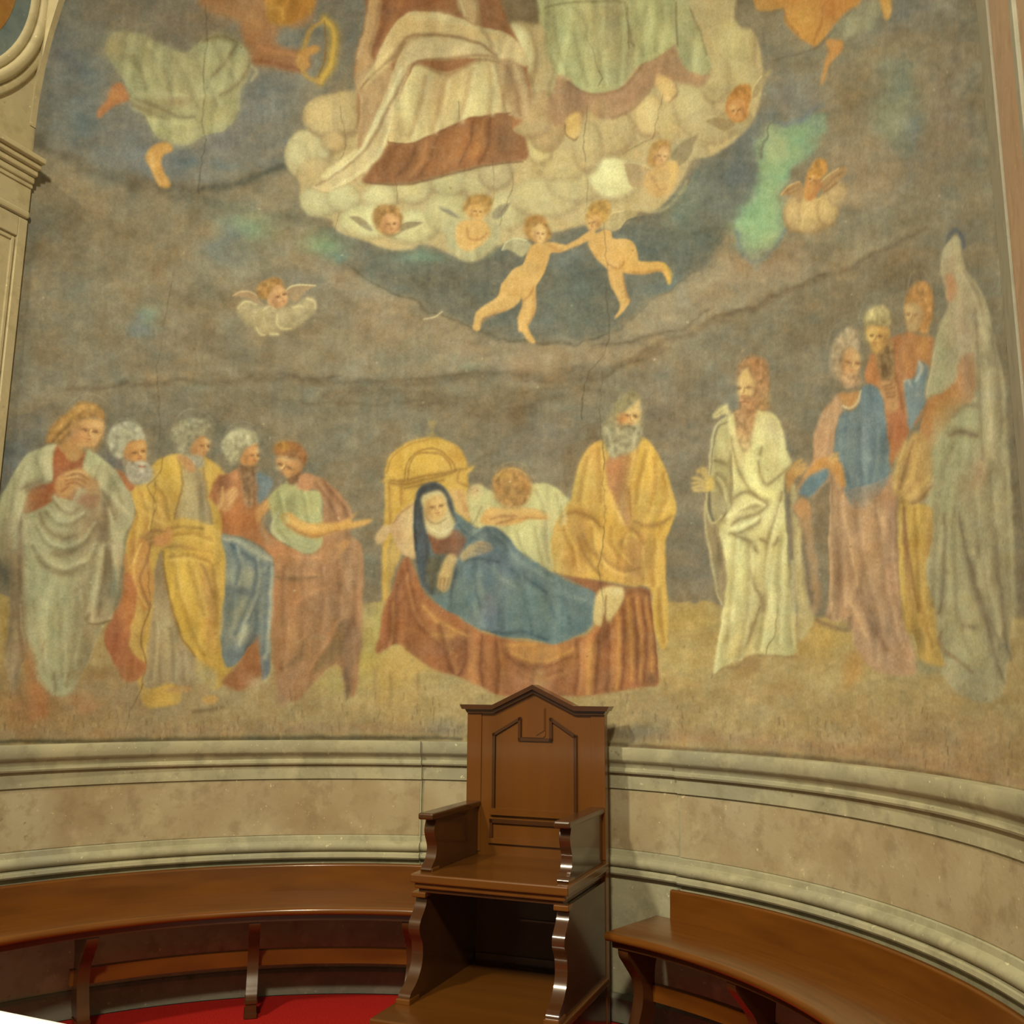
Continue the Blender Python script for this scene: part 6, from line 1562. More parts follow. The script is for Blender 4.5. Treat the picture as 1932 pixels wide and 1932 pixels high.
def crack(pts, w=1.1, a=.65, col=(76, 64, 46), jit=2.2):
    P = [pts[0]]
    for p, q in zip(pts[:-1], pts[1:]):
        L = math.hypot(q[0] - p[0], q[1] - p[1])
        n = max(2, int(L / 11))
        for i in range(1, n + 1):
            t = i / n
            P.append((p[0] + (q[0] - p[0]) * t + rk.uniform(-jit, jit), p[1] + (q[1] - p[1]) * t + rk.uniform(-jit, jit) * .5))
    for i in range(0, len(P) - 1, 3):
        seg = P[i:i + 4]
        if len(seg) > 1:
            stroke(seg, w * rk.uniform(.7, 1.3), col, a * rk.uniform(.35, 1.0), taper=.2, sm=False)


crack([(388, 10), (390, 90), (384, 130), (386, 180), (380, 240), (388, 262), (378, 320), (375, 366)], 1.3, .6)
crack([(330, 500), (318, 560), (308, 625), (296, 690), (300, 760), (302, 830)], 1.1, .45)
crack([(1178, 10), (1188, 70), (1186, 90)], 1.2, .5)
crack([(1098, 60), (1118, 90), (1122, 120), (1138, 148), (1130, 162)], 1.3, .6)
crack([(1250, 180), (1242, 210), (1232, 260), (1175, 290)], 1.0, .4)
crack([(1108, 200), (1100, 280), (1108, 340), (1106, 400)], 1.0, .4)
crack([(1140, 420), (1142, 470), (1146, 510), (1144, 560), (1150, 600), (1148, 640), (1136, 675), (1112, 700), (1100, 740), (1096, 790)], 1.5, .65)
crack([(1136, 700), (1132, 760), (1134, 820), (1140, 870), (1136, 900), (1142, 950), (1140, 1005), (1130, 1070), (1136, 1110)], 1.3, .6)
crack([(930, 300), (932, 340), (930, 380)], 1.0, .45)
crack([(966, 325), (966, 360), (948, 400), (942, 425)], 1.0, .45)
crack([(642, 200), (646, 235), (652, 260), (650, 290), (642, 300)], 1.0, .5)
crack([(640, 400), (632, 440)], 1.0, .5)
crack([(745, 340), (750, 385)], 1.0, .4)
crack([(865, 190), (868, 225)], 1.0, .5)
crack([(270, 1290), (246, 1340), (235, 1390)], 1.0, .5)
crack([(292, 905), (290, 960), (284, 1020), (278, 1080), (284, 1140)], 1.1, .45)
crack([(1135, 1110), (1140, 1200)], 1.0, .4)
lines([[(800, 602), (820, 598), (834, 588)]], 1.3, (196, 176, 130), .6)
# faded colour, kept inside the range of old plaster
lum = (CAN @ np.array([.3, .59, .11], np.float32))[..., None]
CAN[:] = lum + (CAN - lum) * np.array([.86, .9, .86], np.float32) + np.array([9, 8, 2], np.float32)
CAN[..., 2] *= .97
CAN[:] = np.clip(CAN, 30, 232)
# ================================================================== setting
def azi(t, r, z=0.0):
    return (r * math.sin(t), r * math.cos(t), z)


RD = math.radians
# wall behind the fresco, cylinder and half dome
vs, fs = [], []
na, prof = 72, [(R + 0.03, 0.0), (R + 0.03, ZS)]
for k in range(1, 15):
    a = RD(78) * k / 14
    prof.append(((R + 0.03) * math.cos(a), ZS + (R + 0.03) * math.sin(a)))
for i in range(na + 1):
    t = -HALF - 0.01 + (2 * HALF + 0.02) * i / na
    for r, z in prof:
        x, y = r * math.sin(t), r * math.cos(t)
        vs.append((x, max(y, PY - 0.02), z))
m = len(prof)
for i in range(na):
    for j in range(m - 1):
        a = i * m + j
        fs.append((a, a + 1, a + m + 1, a + m))
tag(mesh_from('wall_apse', vs, fs, M_LOW, smooth=True), kind='structure')

# floor and carpet
tag(box('floor', -4.2, 4.2, -6.5, 2.6, -0.12, -0.012, M_FLOOR), kind='structure')

# stone dado: moulded cornice, flat panel, torus; joints beside the throne
JL, JR = RD(-16.3), RD(19.5)


def dado_profile(o):
    r = R + o
    p = [(r + 0.02, 1.211), (r - 0.062, 1.211), (r - 0.064, 1.205), (r - 0.064, 1.158), (r - 0.058, 1.148), (r - 0.046, 1.140),
         (r - 0.036, 1.126), (r - 0.034, 1.117), (r - 0.042, 1.112), (r - 0.044, 1.100), (r - 0.040, 1.092), (r - 0.022, 1.088), (r - 0.022, 1.020),
         (r - 0.012, 1.016), (r - 0.012, 0.742), (r - 0.018, 0.738), (r - 0.020, 0.716)]
    for k in range(9):
        a = math.pi / 2 - math.pi * k / 8
        p.append((r - 0.022 - 0.024 * math.cos(a), 0.690 + 0.024 * math.sin(a)))
    p += [(r - 0.030, 0.662), (r - 0.040, 0.655), (r - 0.042, 0.640), (r - 0.036, 0.632), (r - 0.010, 0.628), (r - 0.008, 0.0), (r + 0.02, 0.0)]
    return p


for nm, a, b, o in (('trim_1', -HALF, JL, 0.0), ('trim_2', JL, JR, 0.016), ('trim_3', JR, HALF, 0.0)):
    tr = sweep_arc(nm, dado_profile(o), a, b, 60, M_MOULD)
    tag(tr, kind='structure')
    # flat stone panel set between the mouldings
    e = 0.004
    r = R + o - 0.0145
    sweep_arc('dado_panel', [(r + 0.01, 1.010), (r, 1.010), (r, 0.746), (r + 0.01, 0.746)], a + e, b - e, 60, M_DADO, tr)
# plinth strip at the floor
tag(sweep_arc('baseboard_apse', [(R + 0.0, 0.0), (R - 0.035, 0.0), (R - 0.035, 0.10), (R - 0.02, 0.115), (R + 0.0, 0.115)], -HALF, HALF, 90, M_LOW), kind='structure')

ca = sweep_arc('carpet', [(2.145, -0.012), (2.145, 0.0), (0.05, 0.0), (0.05, -0.012)], RD(-74), RD(74), 60, M_CARPET)
tag(ca, 'red carpet on the apse floor under the wooden benches', 'carpet')

# side walls with pilasters
for s, nm, pm in ((-1, 'wall_left', M_PIL), (1, 'wall_right', M_PINK)):
    w = s * (PX + 0.004)
    bw = box(nm, min(w, w + s * 0.2), max(w, w + s * 0.2), -4.2, PY + 0.004, 0.0, 7.0, M_PIL)
    tag(bw, kind='structure')
# left pilaster: shaft with a sunk panel, moulded capital
pl_ = empty('pilaster', (-PX, PY, 0))
tag(pl_, 'pale plaster pilaster with moulded capital left of the fresco', 'pilaster')
th = 0.03


def pbox(name, a, b, px, z0, z1, mat=M_PIL, par=pl_, bev=0.004, s=1):
    """a..b along the wall from the corner towards the nave, px = how far it stands out"""
    return box(name, *sorted((-0.0035 * s, px * s)), -b, -a, z0, z1, mat, par, bev)


pbox('shaft', 0.001, 0.34, 0.004, 0.0, 3.70)
pbox('shaft_edge', 0.001, 0.05, 0.020, 0.0, 3.70)
pbox('shaft_edge', 0.29, 0.34, 0.020, 0.0, 3.70)
pbox('shaft_edge', 0.05, 0.29, 0.020, 3.60, 3.70)
pbox('panel_bead', 0.056, 0.074, 0.014, 0.2, 3.592)
pbox('panel_bead', 0.266, 0.284, 0.014, 0.2, 3.592)
pbox('panel_bead', 0.074, 0.266, 0.014, 3.574, 3.592)
pbox('astragal', 0.001, 0.345, 0.034, 3.705, 3.742, bev=0.012)
pbox('necking', 0.001, 0.34, 0.020, 3.742, 3.865)
pbox('capital_band', 0.001, 0.345, 0.029, 3.865, 3.885)
pbox('capital_band', 0.001, 0.35, 0.042, 3.885, 3.920, bev=0.010)
pbox('capital_band', 0.001, 0.355, 0.060, 3.920, 3.950, bev=0.008)
pbox('capital_band', 0.001, 0.36, 0.082, 3.950, 3.977, bev=0.008)
pbox('abacus', 0.001, 0.365, 0.106, 3.977, 4.003)
# wall above the capital: roundel frame with a painted field
rd_ = empty('roundel', (-PX, -0.146, 4.85))
tag(rd_, 'round painted medallion in a moulded plaster frame above the left capital', 'medallion')


def ring(name, r0, r1, h, mat, par, n=80, x0=0.0):
    vs, fs = [], []
    pr = [(r0, 0.0), (r0, h * .6), (r0 + (r1 - r0) * .25, h), (r0 + (r1 - r0) * .75, h), (r1, h * .6), (r1, 0.0)]
    k = len(pr)
    for i in range(n):
        t = 2 * math.pi * i / n
        for r, x in pr:
            vs.append((x0 + x, r * math.cos(t), r * math.sin(t)))
    for i in range(n):
        for j in range(k - 1):
            a, b = i * k + j, ((i + 1) % n) * k + j
            fs.append((a, a + 1, b + 1, b))
    return mesh_from(name, vs, fs, mat, par, smooth=True)


def disc(name, r, x, mat, par, y0=-9, y1=9, n=64):
    vs, fs = [(x, 0, 0)], []
    for i in range(n):
        t = 2 * math.pi * i / n
        vs.append((x, min(max(r * math.cos(t), y0), y1), r * math.sin(t)))
    for i in range(n):
        fs.append((0, 1 + i, 1 + (i + 1) % n))
    return mesh_from(name, vs, fs, mat, par)


ring('frame_outer', 0.80, 0.845, 0.014, M_PIL, rd_)
ring('frame_middle', 0.745, 0.80, 0.034, M_PIL, rd_)
ring('frame_inner', 0.70, 0.745, 0.020, M_PIL, rd_)
disc('painted_field', 0.705, 0.004, M_BLUE, rd_)
disc('painted_garment', 0.62, 0.006, M_ORANGE, rd_)
# arch face framing the half dome
rr_ = PX
vs, fs = [], []
n = 40
for i in range(n + 1):
    a = math.pi * i / n
    for rad in (rr_, rr_ + 0.30):
        for y in (PY - 0.03, PY + 0.03):
            zz = ZS + rad * math.sin(a) * (R / rr_ if False else 1)
            vs.append((min(max(rad * math.cos(a), -PX - .01), PX + .01) if rad > rr_ else rad * math.cos(a), y, zz))
for i in range(n):
    a, b = i * 4, i * 4 + 4
    for q in ((0, 1), (1, 3), (3, 2), (2, 0)):
        fs.append((a + q[0], a + q[1], b + q[1], b + q[0]))
tag(mesh_from('trim_4', vs, fs, M_PIL, smooth=False), kind='structure')
# right pilaster: grey edge strips around a pink field
pr_ = empty('pilaster', (PX, PY, 0))
tag(pr_, 'pink and grey plaster pilaster at the right edge of the fresco', 'pilaster')
pbox('shaft', 0.28, 0.78, 0.003, 0.0, 4.0, M_PINK, pr_, 0.002, -1)
pbox('shaft_edge', 0.001, 0.28, 0.010, 0.0, 4.0, M_GREY, pr_, 0.003, -1)
pbox('shaft_edge', 0.78, 0.84, 0.012, 0.0, 4.0, M_GREY, pr_, 0.003, -1)
pbox('shaft', 0.84, 1.5, 0.003, 0.0, 4.0, M_PINK, pr_, 0.002, -1)
pbox('capital', 0.001, 1.54, 0.06, 4.0, 4.115, M_PIL, pr_, 0.01, -1)
# ================================================================== the fresco on the wall
def chart(x, y, z):
    """cartoon coordinates of a wall point"""
    d = np.stack([x - CAM[0], y - CAM[1], z - CAM[2]], -1)
    c = d @ CF
    return 966 + FPX * (d @ CR) / c + ML, 966 - FPX * (d @ CU) / c + MT


def fresco_material():
    m, nt, b = new_mat('fresco_plaster')
    at = nt.nodes.new('ShaderNodeAttribute')
    at.attribute_name = 'paint'
    tc = nt.nodes.new('ShaderNodeTexCoord')
    n = nt.nodes.new('ShaderNodeTexNoise')
    n.inputs['Scale'].default_value = 90
    n.inputs['Detail'].default_value = 4
    n.inputs['Roughness'].default_value = .75
    nt.links.new(tc.outputs['Object'], n.inputs['Vector'])
    mr = nt.nodes.new('ShaderNodeMapRange')
    mr.inputs['From Min'].default_value = .3
    mr.inputs['From Max'].default_value = .7
    mr.inputs['To Min'].default_value = .86
    mr.inputs['To Max'].default_value = 1.14
    nt.links.new(n.outputs['Fac'], mr.inputs['Value'])
    mx = nt.nodes.new('ShaderNodeVectorMath')
    mx.operation = 'SCALE'
    nt.links.new(at.outputs['Color'], mx.inputs[0])
    nt.links.new(mr.outputs[0], mx.inputs['Scale'])
    nt.links.new(mx.outputs[0], b.inputs['Base Color'])
    add_bump(nt, b, n.outputs['Fac'], .12, .003)
    b.inputs['Roughness'].default_value = .85
    b.inputs['Specular IOR Level'].default_value = .12
    return m


M_FRESCO = fresco_material()
NT, NZ1, NZ2 = 1040, 620, 200
RP = R - 0.002
tt = np.linspace(-HALF, HALF, NT + 1)
z1 = np.linspace(Z0 - .004, ZS, NZ1 + 1)
aa = np.linspace(0, RD(32), NZ2 + 1)[1:]
prr = np.concatenate([np.full(NZ1 + 1, RP), RP * np.cos(aa)])
prz = np.concatenate([z1, ZS + RP * np.sin(aa)])
NR = len(prr)
VX = prr[:, None] * np.sin(tt)[None]
VY = prr[:, None] * np.cos(tt)[None]
VY = np.maximum(VY, PY)
VZ = np.repeat(prz[:, None], NT + 1, 1)
cx, cy = chart(VX, VY, VZ)
sx = np.clip(cx - .5, 0, CW - 1.001)
sy = np.clip(cy - .5, 0, CH - 1.001)
xi, yi = sx.astype(int), sy.astype(int)
fx, fy = (sx - xi)[..., None], (sy - yi)[..., None]
LINC = lin(np.clip(CAN, 0, 255)) / (LIGHT * GAIN)
VC = (LINC[yi, xi] * (1 - fx) + LINC[yi, xi + 1] * fx) * (1 - fy) + (LINC[yi + 1, xi] * (1 - fx) + LINC[yi + 1, xi + 1] * fx) * fy
VC = np.clip(VC, .003, .92)
# id of every quad
mx_, my_ = .25 * (sx[:-1, :-1] + sx[1:, :-1] + sx[:-1, 1:] + sx[1:, 1:]), .25 * (sy[:-1, :-1] + sy[1:, :-1] + sy[:-1, 1:] + sy[1:, 1:])
FID = IDM[np.clip(my_ + .5, 0, CH - 1).astype(int), np.clip(mx_ + .5, 0, CW - 1).astype(int)]
verts = np.stack([VX, VY, VZ], -1).reshape(-1, 3)
cols = np.concatenate([VC.reshape(-1, 3), np.ones((VC.shape[0] * VC.shape[1], 1))], 1)
ri, ci = np.mgrid[0:NR - 1, 0:NT]
v00 = ri * (NT + 1) + ci
quads = np.stack([v00, v00 + NT + 1, v00 + NT + 2, v00 + 1], -1)      # faces look to the apse axis


def piece(name, sel, parent):
    q = quads[sel]
    used, inv = np.unique(q, return_inverse=True)
    me = bpy.data.meshes.new(name)
    me.vertices.add(len(used))
    me.vertices.foreach_set('co', verts[used].astype(np.float32).ravel())
    me.loops.add(q.size)
    me.loops.foreach_set('vertex_index', inv.astype(np.int32).ravel())
    me.polygons.add(len(q))
    me.polygons.foreach_set('loop_start', np.arange(0, q.size, 4, dtype=np.int32))
    me.update(calc_edges=True)
    me.polygons.foreach_set('use_smooth', np.ones(len(q), bool))
    ca_ = me.color_attributes.new('paint', 'FLOAT_COLOR', 'POINT')
    ca_.data.foreach_set('color', cols[used].astype(np.float32).ravel())
    me.update()
    return link(name, me, M_FRESCO, parent)


def components(F):
    """label 4-connected areas of equal id; runs joined by union-find"""
    H, W = F.shape
    lab = np.zeros((H, W), np.int32)
    par = [0]

    def root(a):
        while par[a] != a:
            par[a] = par[par[a]]
            a = par[a]
        return a
    prev = None
    for r_ in range(H):
        row = F[r_]
        st = np.flatnonzero(np.concatenate([[True], row[1:] != row[:-1]]))
        en = np.append(st[1:], W)
        runs = []
        for a, b in zip(st.tolist(), en.tolist()):
            par.append(len(par))
            runs.append((a, b, int(row[a]), len(par) - 1))
            lab[r_, a:b] = len(par) - 1
        if prev is not None:
            i = j = 0
            while i < len(prev) and j < len(runs):
                a, b = prev[i], runs[j]
                if min(a[1], b[1]) > max(a[0], b[0]) and a[2] == b[2]:
                    ra, rb = root(a[3]), root(b[3])
                    if ra != rb:
                        par[max(ra, rb)] = min(ra, rb)
                if a[1] < b[1]:
                    i += 1
                else:
                    j += 1
        prev = runs
    P = np.array([root(k) for k in range(len(par))])
    u, inv = np.unique(P[lab], return_inverse=True)
    return inv.reshape(H, W)


# crumbs join the area beside them
for _ in range(4):
    LB = components(FID)
    size = np.bincount(LB.ravel())
    small = np.flatnonzero(size < 90)
    if len(small) == 0:
        break
    first = np.full(len(size), -1)
    flat = LB.ravel()
    order = np.arange(flat.size)[::-1]
    first[flat[order]] = order
    for k in small:
        p = first[k]
        r_, c_ = divmod(int(p), FID.shape[1])
        nb = FID[r_, c_ - 1] if c_ > 0 else FID[r_ - 1, c_]
        rs, cs = np.nonzero(LB[max(0, r_ - 1):r_ + 95, max(0, c_ - 95):c_ + 95] == k)
        FID[rs + max(0, r_ - 1), cs + max(0, c_ - 95)] = nb
LB = components(FID)
size = np.bincount(LB.ravel())
ids = np.zeros(len(size), int)
ids[LB.ravel()] = FID.ravel()

fresco = empty('apse_fresco', (0, 0, 0))
tag(fresco, 'large faded fresco of saints and clouds covering the curved apse wall', 'fresco')
order = np.argsort(LB.ravel(), kind='stable')
ends = np.cumsum(size)
qf = quads.reshape(-1, 4)


def piece_of(name, comp, parent):
    sel = np.zeros(len(qf), bool)
    sel[order[ends[comp] - size[comp]:ends[comp]]] = True
    return piece(name, sel.reshape(FID.shape), parent)


figs = {}
for k in range(len(size)):
    if ids[k] == 0:
        piece_of('painted_background', k, fresco)
    else:
        key, part = PARTS[ids[k]]
        figs.setdefault(key, []).append((part == 'body', int(size[k]), k, part))
for key, lst in figs.items():
    lst.sort(reverse=True)
    nm, lb = FIG[key]
    o = piece_of(nm, lst[0][2], fresco)
    if lb:
        o['label'] = lb
    for _, n_, k, part in lst[1:]:
        piece_of('robe' if part == 'body' else part, k, o)
# ================================================================== throne
TH = empty('throne', (0.063, 1.962, 0.0), RD(180 + 2.37))
# local axes after the turn: +y of the empty looks to the viewer, +x is the viewer's left
tag(TH, 'tall carved wooden throne with gabled back standing between two curved benches', 'throne')


def T(x0, x1, y0, y1):
    """viewer's x (right positive) to local x"""
    return -x1, -x0, y0, y1


def tbox(name, x0, x1, y0, y1, z0, z1, mat=M_WOOD, par=TH, bev=0.004):
    return box(name, *T(x0, x1, y0, y1), z0, z1, mat, par, bev)


def tpoly(name, pts, y0, y1, mat=M_WOOD, par=TH, bev=0.003):
    return prism(name, [(-x, z) for x, z in pts], y0, y1, 'y', mat, par, bev)


def tside(name, prof, x0, x1, mat=M_WOODD, par=TH, bev=0.004):
    return prism(name, prof, -x1, -x0, 'x', mat, par, bev)


# back board with gable
back = tpoly('backrest', [(-.345, .0), (.345, .0), (.345, 1.365), (.206, 1.365), (0, 1.462), (-.206, 1.365), (-.345, 1.365)], -0.045, 0.0)
# crown moulding in two steps following the gable
for k, (ov, zt, th_, dp) in enumerate(((.012, .012, .02, .018), (.032, .030, .022, .036))):
    w = .345 + ov
    zt0 = 1.362 + zt - .012
    up = [(-w, zt0 + th_), (-.206, zt0 + th_), (0, zt0 + .097 + th_), (.206, zt0 + th_), (w, zt0 + th_)]
    lo = [(w - .012, zt0), (.206, zt0), (0, zt0 + .097), (-.206, zt0), (-w + .012, zt0)]
    tpoly('crown_moulding', up + lo, -0.05, dp, M_WOODD, TH, 0.003)
# left stile strip and fielded panel with a stepped top
tbox('stile', -.347, -.272, -0.02, .006, .72, 1.362, M_WOOD, TH, .002)
tbox('stile', .280, .347, -0.02, .006, .72, 1.362, M_WOOD, TH, .002)


def bar(name, p, q, w, y0, y1, mat=M_WOODD, par=TH):
    (x0, z0), (x1, z1) = p, q
    L = math.hypot(x1 - x0, z1 - z0)
    nx, nz = -(z1 - z0) / L * w / 2, (x1 - x0) / L * w / 2
    ex, ez = (x1 - x0) / L * w / 2, (z1 - z0) / L * w / 2
    return tpoly(name, [(x0 - ex + nx, z0 - ez + nz), (x1 + ex + nx, z1 + ez + nz), (x1 + ex - nx, z1 + ez - nz), (x0 - ex - nx, z0 - ez - nz)],
                 y0, y1, mat, par, .003)


PT = [(-.205, .905), (-.205, 1.262), (-.073, 1.338), (-.073, 1.243), (.085, 1.243), (.085, 1.338), (.205, 1.262), (.205, .905)]
for a, b in zip(PT[:-1], PT[1:]):
    bar('panel_moulding', a, b, .014, -.002, .013)
bar('panel_moulding', PT[0], PT[-1], .030, -.002, .016, M_WOOD)
tpoly('panel', [(x * .95, 1.08 + (z - 1.08) * .96) for x, z in PT], -.001, .003, M_WOOD, TH, .001)
# keystone block carved in the gable with a broken crack line
ks = tpoly('shield', [(-.06, 1.252), (.045, 1.252), (.056, 1.262), (.056, 1.39), (.0, 1.40), (-.06, 1.385)], -.001, .0045, M_WOOD, TH, .001)
bar('crack', (.051, 1.385), (.051, 1.285), .004, .003, .006, M_WOODD, ks)
bar('crack', (.051, 1.285), (.012, 1.262), .004, .003, .006, M_WOODD, ks)
# rails low on the back
bar('rail_moulding', (-.215, .862), (.215, .862), .018, -.002, .012)
bar('rail_moulding', (-.215, .772), (.215, .772), .022, -.002, .014, M_WOOD)
bar('rail_moulding', (-.215, .782), (-.215, .862), .014, -.002, .012)
bar('rail_moulding', (.215, .782), (.215, .862), .014, -.002, .012)

# seat
tbox('seat', -.351, .351, -.03, .575, .672, .708, M_WOODH, TH, .006)
tbox('seat_moulding', -.336, .336, -.02, .560, .648, .672, M_WOOD, TH, .006)
tbox('seat_moulding', -.322, .322, -.02, .545, .630, .648, M_WOODD, TH, .004)

# arms: board with an S-shaped front and a thick top
arm_prof = spline([(.400, .709), (.500, .709), (.505, .725), (.470, .755), (.455, .800), (.478, .850), (.485, .880), (.470, .920), (.480, .925)], 8) + [(0.0, .925), (0.0, .709)]
low_prof = spline([(.62, .230), (.665, .232), (.660, .262), (.600, .300), (.560, .360), (.560, .430), (.590, .480), (.588, .520), (.540, .575), (.520, .630)], 8) + [(0.0, .630), (0.0, .0), (.62, .0)]
for s in (-1, 1):
    c = s * .308
    w = .024
    tside('arm_side', arm_prof, c - w, c + w)
    tbox('armrest', c - .036, c + .036, -.01, .527, .922, .950, M_WOODD, TH, .008)
    tbox('arm_block', c - .028, c + .028, .43, .505, .705, .722, M_WOOD, TH, .004)
    w = .026
    c = s * .316
    tside('base_side', low_prof, c - w, c + w)
    tbox('base_block', c - .032, c + .032, .50, .56, .612, .634, M_WOOD, TH, .004)
    tbox('base_block', c - .032, c + .032, .59, .68, .224, .246, M_WOOD, TH, .004)
# lower back board and its rail
tbox('lower_panel', -.30, .30, -.02, .0, .22, .64, M_WOODD, TH, .002)
bar('rail_moulding', (-.06, .43), (.25, .43), .008, .0, .008, M_WOOD)
bar('rail_moulding', (-.27, .255), (.27, .255), .03, .0, .012, M_WOODD)
# footboard
fb = tbox('footboard', -.358, .358, .0, .874, .196, .226, M_WOODH, TH, .006)
tbox('footboard_front', -.335, .335, .80, .835, .0, .196, M_WOOD, TH, .004)
tbox('footboard_side', -.338, -.31, .0, .80, .0, .196, M_WOODD, TH, .004)
tbox('footboard_side', .31, .338, .0, .80, .0, .196, M_WOODD, TH, .004)

# ================================================================== benches
RF, RB, ZT = 1.744, 2.150, 0.487
leg_prof = spline([(1.795, .452), (1.790, .40), (1.830, .350), (1.885, .28), (1.890, .20), (1.860, .13), (1.838, .085), (1.835, .02), (1.84, .0)], 7)
leg_back = spline([(1.93, .0), (1.925, .06), (1.97, .12), (1.985, .20), (1.98, .28), (2.0, .36), (2.08, .41), (2.13, .452)], 5)


def leg_mesh():
    """leg outline in (radius, z), 50 mm thick, drawn at azimuth 0"""
    pr = [(r, z) for r, z in leg_prof] + [(r, z) for r, z in leg_back]
    bm = bmesh.new()
    lo = [bm.verts.new((-.025, r, z)) for r, z in pr]
    hi = [bm.verts.new((.025, r, z)) for r, z in pr]
    k = len(pr)
    bm.faces.new(lo)
    bm.faces.new(hi[::-1])
    for i in range(k):
        bm.faces.new((lo[i], hi[i], hi[(i + 1) % k], lo[(i + 1) % k]))
    bmesh.ops.recalc_face_normals(bm, faces=bm.faces)
    me = bpy.data.meshes.new('leg')
    bm.to_mesh(me)
    bm.free()
    me.polygons.foreach_set('use_smooth', [True] * len(me.polygons))
    me.set_sharp_from_angle(angle=0.6)
    me.materials.append(M_WOODD)
    return me


LEG = leg_mesh()


def block_mesh(name, x, r0, r1, z0, z1, mat):
    bm = bmesh.new()
    bmesh.ops.create_cube(bm, size=1.0)
    for v in bm.verts:
        v.co = Vector((v.co.x * 2 * x, r0 + (v.co.y + .5) * (r1 - r0), z0 + (v.co.z + .5) * (z1 - z0)))
    bmesh.ops.bevel(bm, geom=list(bm.edges), offset=.004, segments=2, affect='EDGES')
    me = bpy.data.meshes.new(name)
    bm.to_mesh(me)
    bm.free()
    me.materials.append(mat)
    return me


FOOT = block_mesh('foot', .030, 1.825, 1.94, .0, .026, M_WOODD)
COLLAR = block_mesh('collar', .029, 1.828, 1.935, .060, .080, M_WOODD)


def bench(label, t0, t1, tb0, tb1, legs):
    root = empty('curved_bench', azi((t0 + t1) / 2, 1.95))
    inv = Matrix.Translation(-Vector(root.location))

    def adopt(o):
        o.data.transform(inv)
        o.parent = root
        return o
    rnd = []
    for k in range(15):      # rounded nosing of the seat board
        a = math.pi / 2 + math.pi * k / 14
        rnd.append((RF + .017 + .017 * math.cos(a), ZT - .017 + .017 * math.sin(a)))
    adopt(sweep_arc('seat', [(RB, ZT)] + rnd + [(RB, ZT - .034)], t0, t1, 70, M_WOODB, None, 0.5))
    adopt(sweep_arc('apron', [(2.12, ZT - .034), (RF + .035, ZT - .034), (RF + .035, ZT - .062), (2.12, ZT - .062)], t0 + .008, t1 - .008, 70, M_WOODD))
    adopt(sweep_arc('backrest', [(RB, ZT), (RB - .028, ZT), (RB - .024, ZT + .112)] + [(RB - .014 - .010 * math.cos(math.pi / 2 * k / 6), ZT + .114 + .010 * math.sin(math.pi / 2 * k / 6)) for k in range(7)] + [(RB - .004, ZT + .124), (RB, ZT + .118)], tb0, tb1, 70, M_WOODB, None, 0.5))
    adopt(sweep_arc('stretcher', [(2.0, .190), (1.965, .190), (1.965, .255), (2.0, .255)], min(legs) - .02, max(legs) + .02, 60, M_WOODB, None, 0.5))
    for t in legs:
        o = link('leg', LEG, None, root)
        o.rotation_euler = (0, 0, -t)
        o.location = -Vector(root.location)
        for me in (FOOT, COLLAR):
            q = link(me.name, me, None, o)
    return tag(root, label, 'bench', 'curved wooden benches along the apse wall')


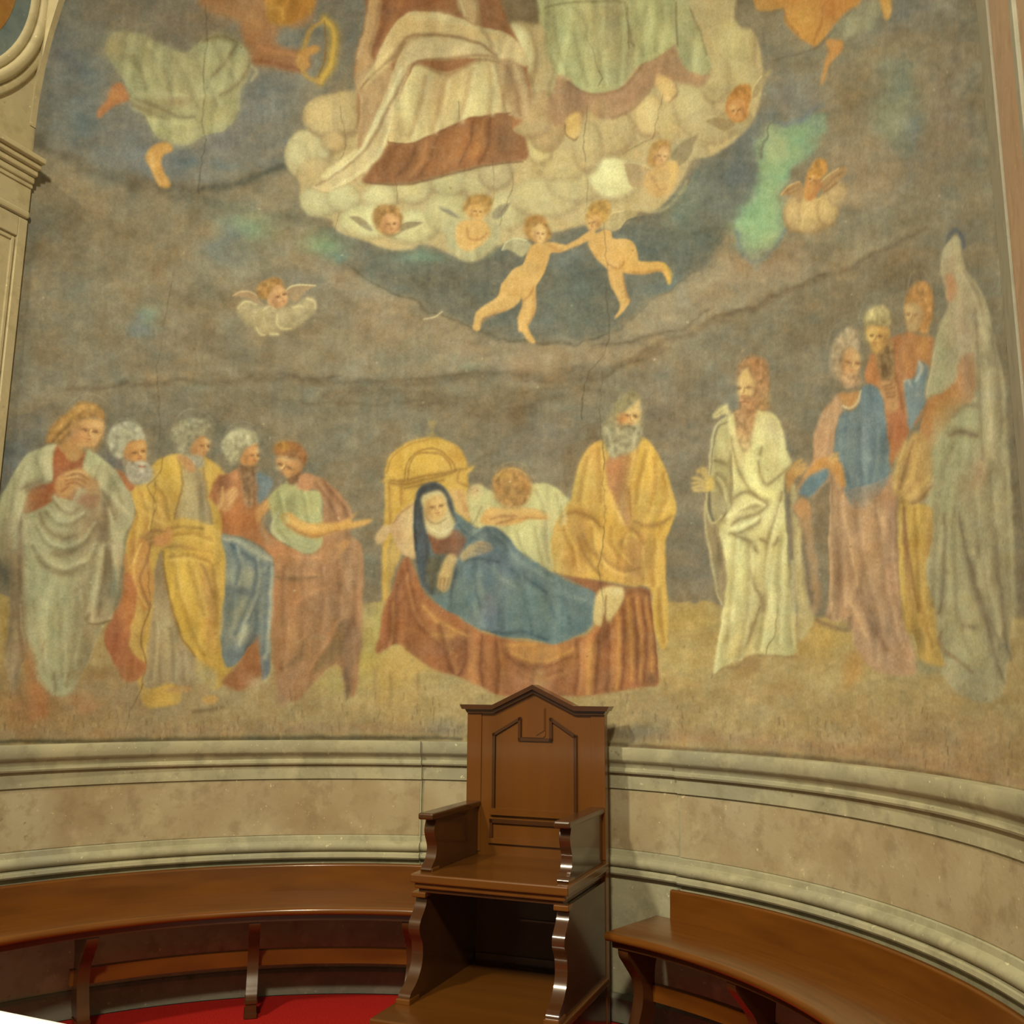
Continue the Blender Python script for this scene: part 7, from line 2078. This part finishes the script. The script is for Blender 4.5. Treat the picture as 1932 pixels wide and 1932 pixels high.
def bench_wood():
    """grain that runs along the curve of the bench"""
    m, nt, b = new_mat('bench_walnut')
    geo = nt.nodes.new('ShaderNodeNewGeometry')
    sep = nt.nodes.new('ShaderNodeSeparateXYZ')
    nt.links.new(geo.outputs['Position'], sep.inputs[0])
    at = nt.nodes.new('ShaderNodeMath')
    at.operation = 'ARCTAN2'
    nt.links.new(sep.outputs[0], at.inputs[0])
    nt.links.new(sep.outputs[1], at.inputs[1])
    ln = nt.nodes.new('ShaderNodeVectorMath')
    ln.operation = 'LENGTH'
    nt.links.new(geo.outputs['Position'], ln.inputs[0])
    cmb = nt.nodes.new('ShaderNodeCombineXYZ')
    nt.links.new(at.outputs[0], cmb.inputs[0])
    m8 = nt.nodes.new('ShaderNodeMath')
    m8.operation = 'MULTIPLY'
    m8.inputs[1].default_value = 9.0
    nt.links.new(ln.outputs['Value'], m8.inputs[0])
    nt.links.new(m8.outputs[0], cmb.inputs[1])
    nt.links.new(sep.outputs[2], cmb.inputs[2])
    n = nt.nodes.new('ShaderNodeTexNoise')
    n.inputs['Scale'].default_value = 6
    n.inputs['Detail'].default_value = 8
    nt.links.new(cmb.outputs[0], n.inputs['Vector'])
    r = nt.nodes.new('ShaderNodeValToRGB')
    r.color_ramp.elements[0].position = .28
    r.color_ramp.elements[1].position = .72
    r.color_ramp.elements[0].color = alb(92, 50, 11)
    r.color_ramp.elements[1].color = alb(116, 65, 14)
    nt.links.new(n.outputs['Fac'], r.inputs[0])
    nt.links.new(r.outputs[0], b.inputs['Base Color'])
    add_bump(nt, b, n.outputs['Fac'], .05, .002)
    b.inputs['Roughness'].default_value = .30
    b.inputs['Specular IOR Level'].default_value = .3
    b.inputs['Coat Weight'].default_value = .7
    b.inputs['Coat Roughness'].default_value = .15
    return m


M_WOODB = bench_wood()
bench('curved wooden bench with low back left of the throne', RD(-76), RD(-13.2), RD(-76), RD(-13.2), [RD(-15.2), RD(-37.5), RD(-59.4)])
bench('curved wooden bench with low back right of the throne', RD(16.6), RD(71), RD(19.0), RD(71), [RD(18.6), RD(36.5), RD(57)])

# ================================================================== altar corner
al = empty('altar', (-0.50, -1.62, 0.0))
tag(al, 'altar table corner at the bottom left under white cloth', 'altar')
box('altar_top', -1.30, 1.25, -.45, .50, .86, .93, M_PIL, al, .006)
box('altar_body', -.85, .85, -.32, .36, .0, .86, M_PIL, al, .006)
# cloth: sheet with a rounded corner, hanging a little over the edges
bm = bmesh.new()
nx, ny = 60, 30
x0, x1, y0, y1 = -1.82, 0.77, -2.10, -1.104
gv = []
for i in range(nx + 1):
    row = []
    for j in range(ny + 1):
        u, v = i / nx, j / ny
        row.append(bm.verts.new((x0 + (x1 - x0) * u, y0 + (y1 - y0) * v, .947)))
    gv.append(row)
for i in range(nx):
    for j in range(ny):
        bm.faces.new((gv[i][j], gv[i + 1][j], gv[i + 1][j + 1], gv[i][j + 1]))
border = [e for e in bm.edges if e.is_boundary]
ex = bmesh.ops.extrude_edge_only(bm, edges=border)
for g in ex['geom']:
    if isinstance(g, bmesh.types.BMVert):
        cx, cy = (x0 + x1) / 2, (y0 + y1) / 2
        g.co.x += .010 * (1 if g.co.x > cx else -1) * (abs(g.co.x - cx) > (x1 - x0) * .49)
        g.co.y += .010 * (1 if g.co.y > cy else -1) * (abs(g.co.y - cy) > (y1 - y0) * .49)
        g.co.z -= .22 + .012 * math.sin(g.co.x * 23) + .012 * math.sin(g.co.y * 29)
cl = bm_obj('altar_cloth', bm, M_CLOTH, smooth=True)
sm = cl.modifiers.new('thick', 'SOLIDIFY')
sm.thickness = .003
tag(cl, 'white linen cloth draped over the altar at the bottom left', 'cloth')
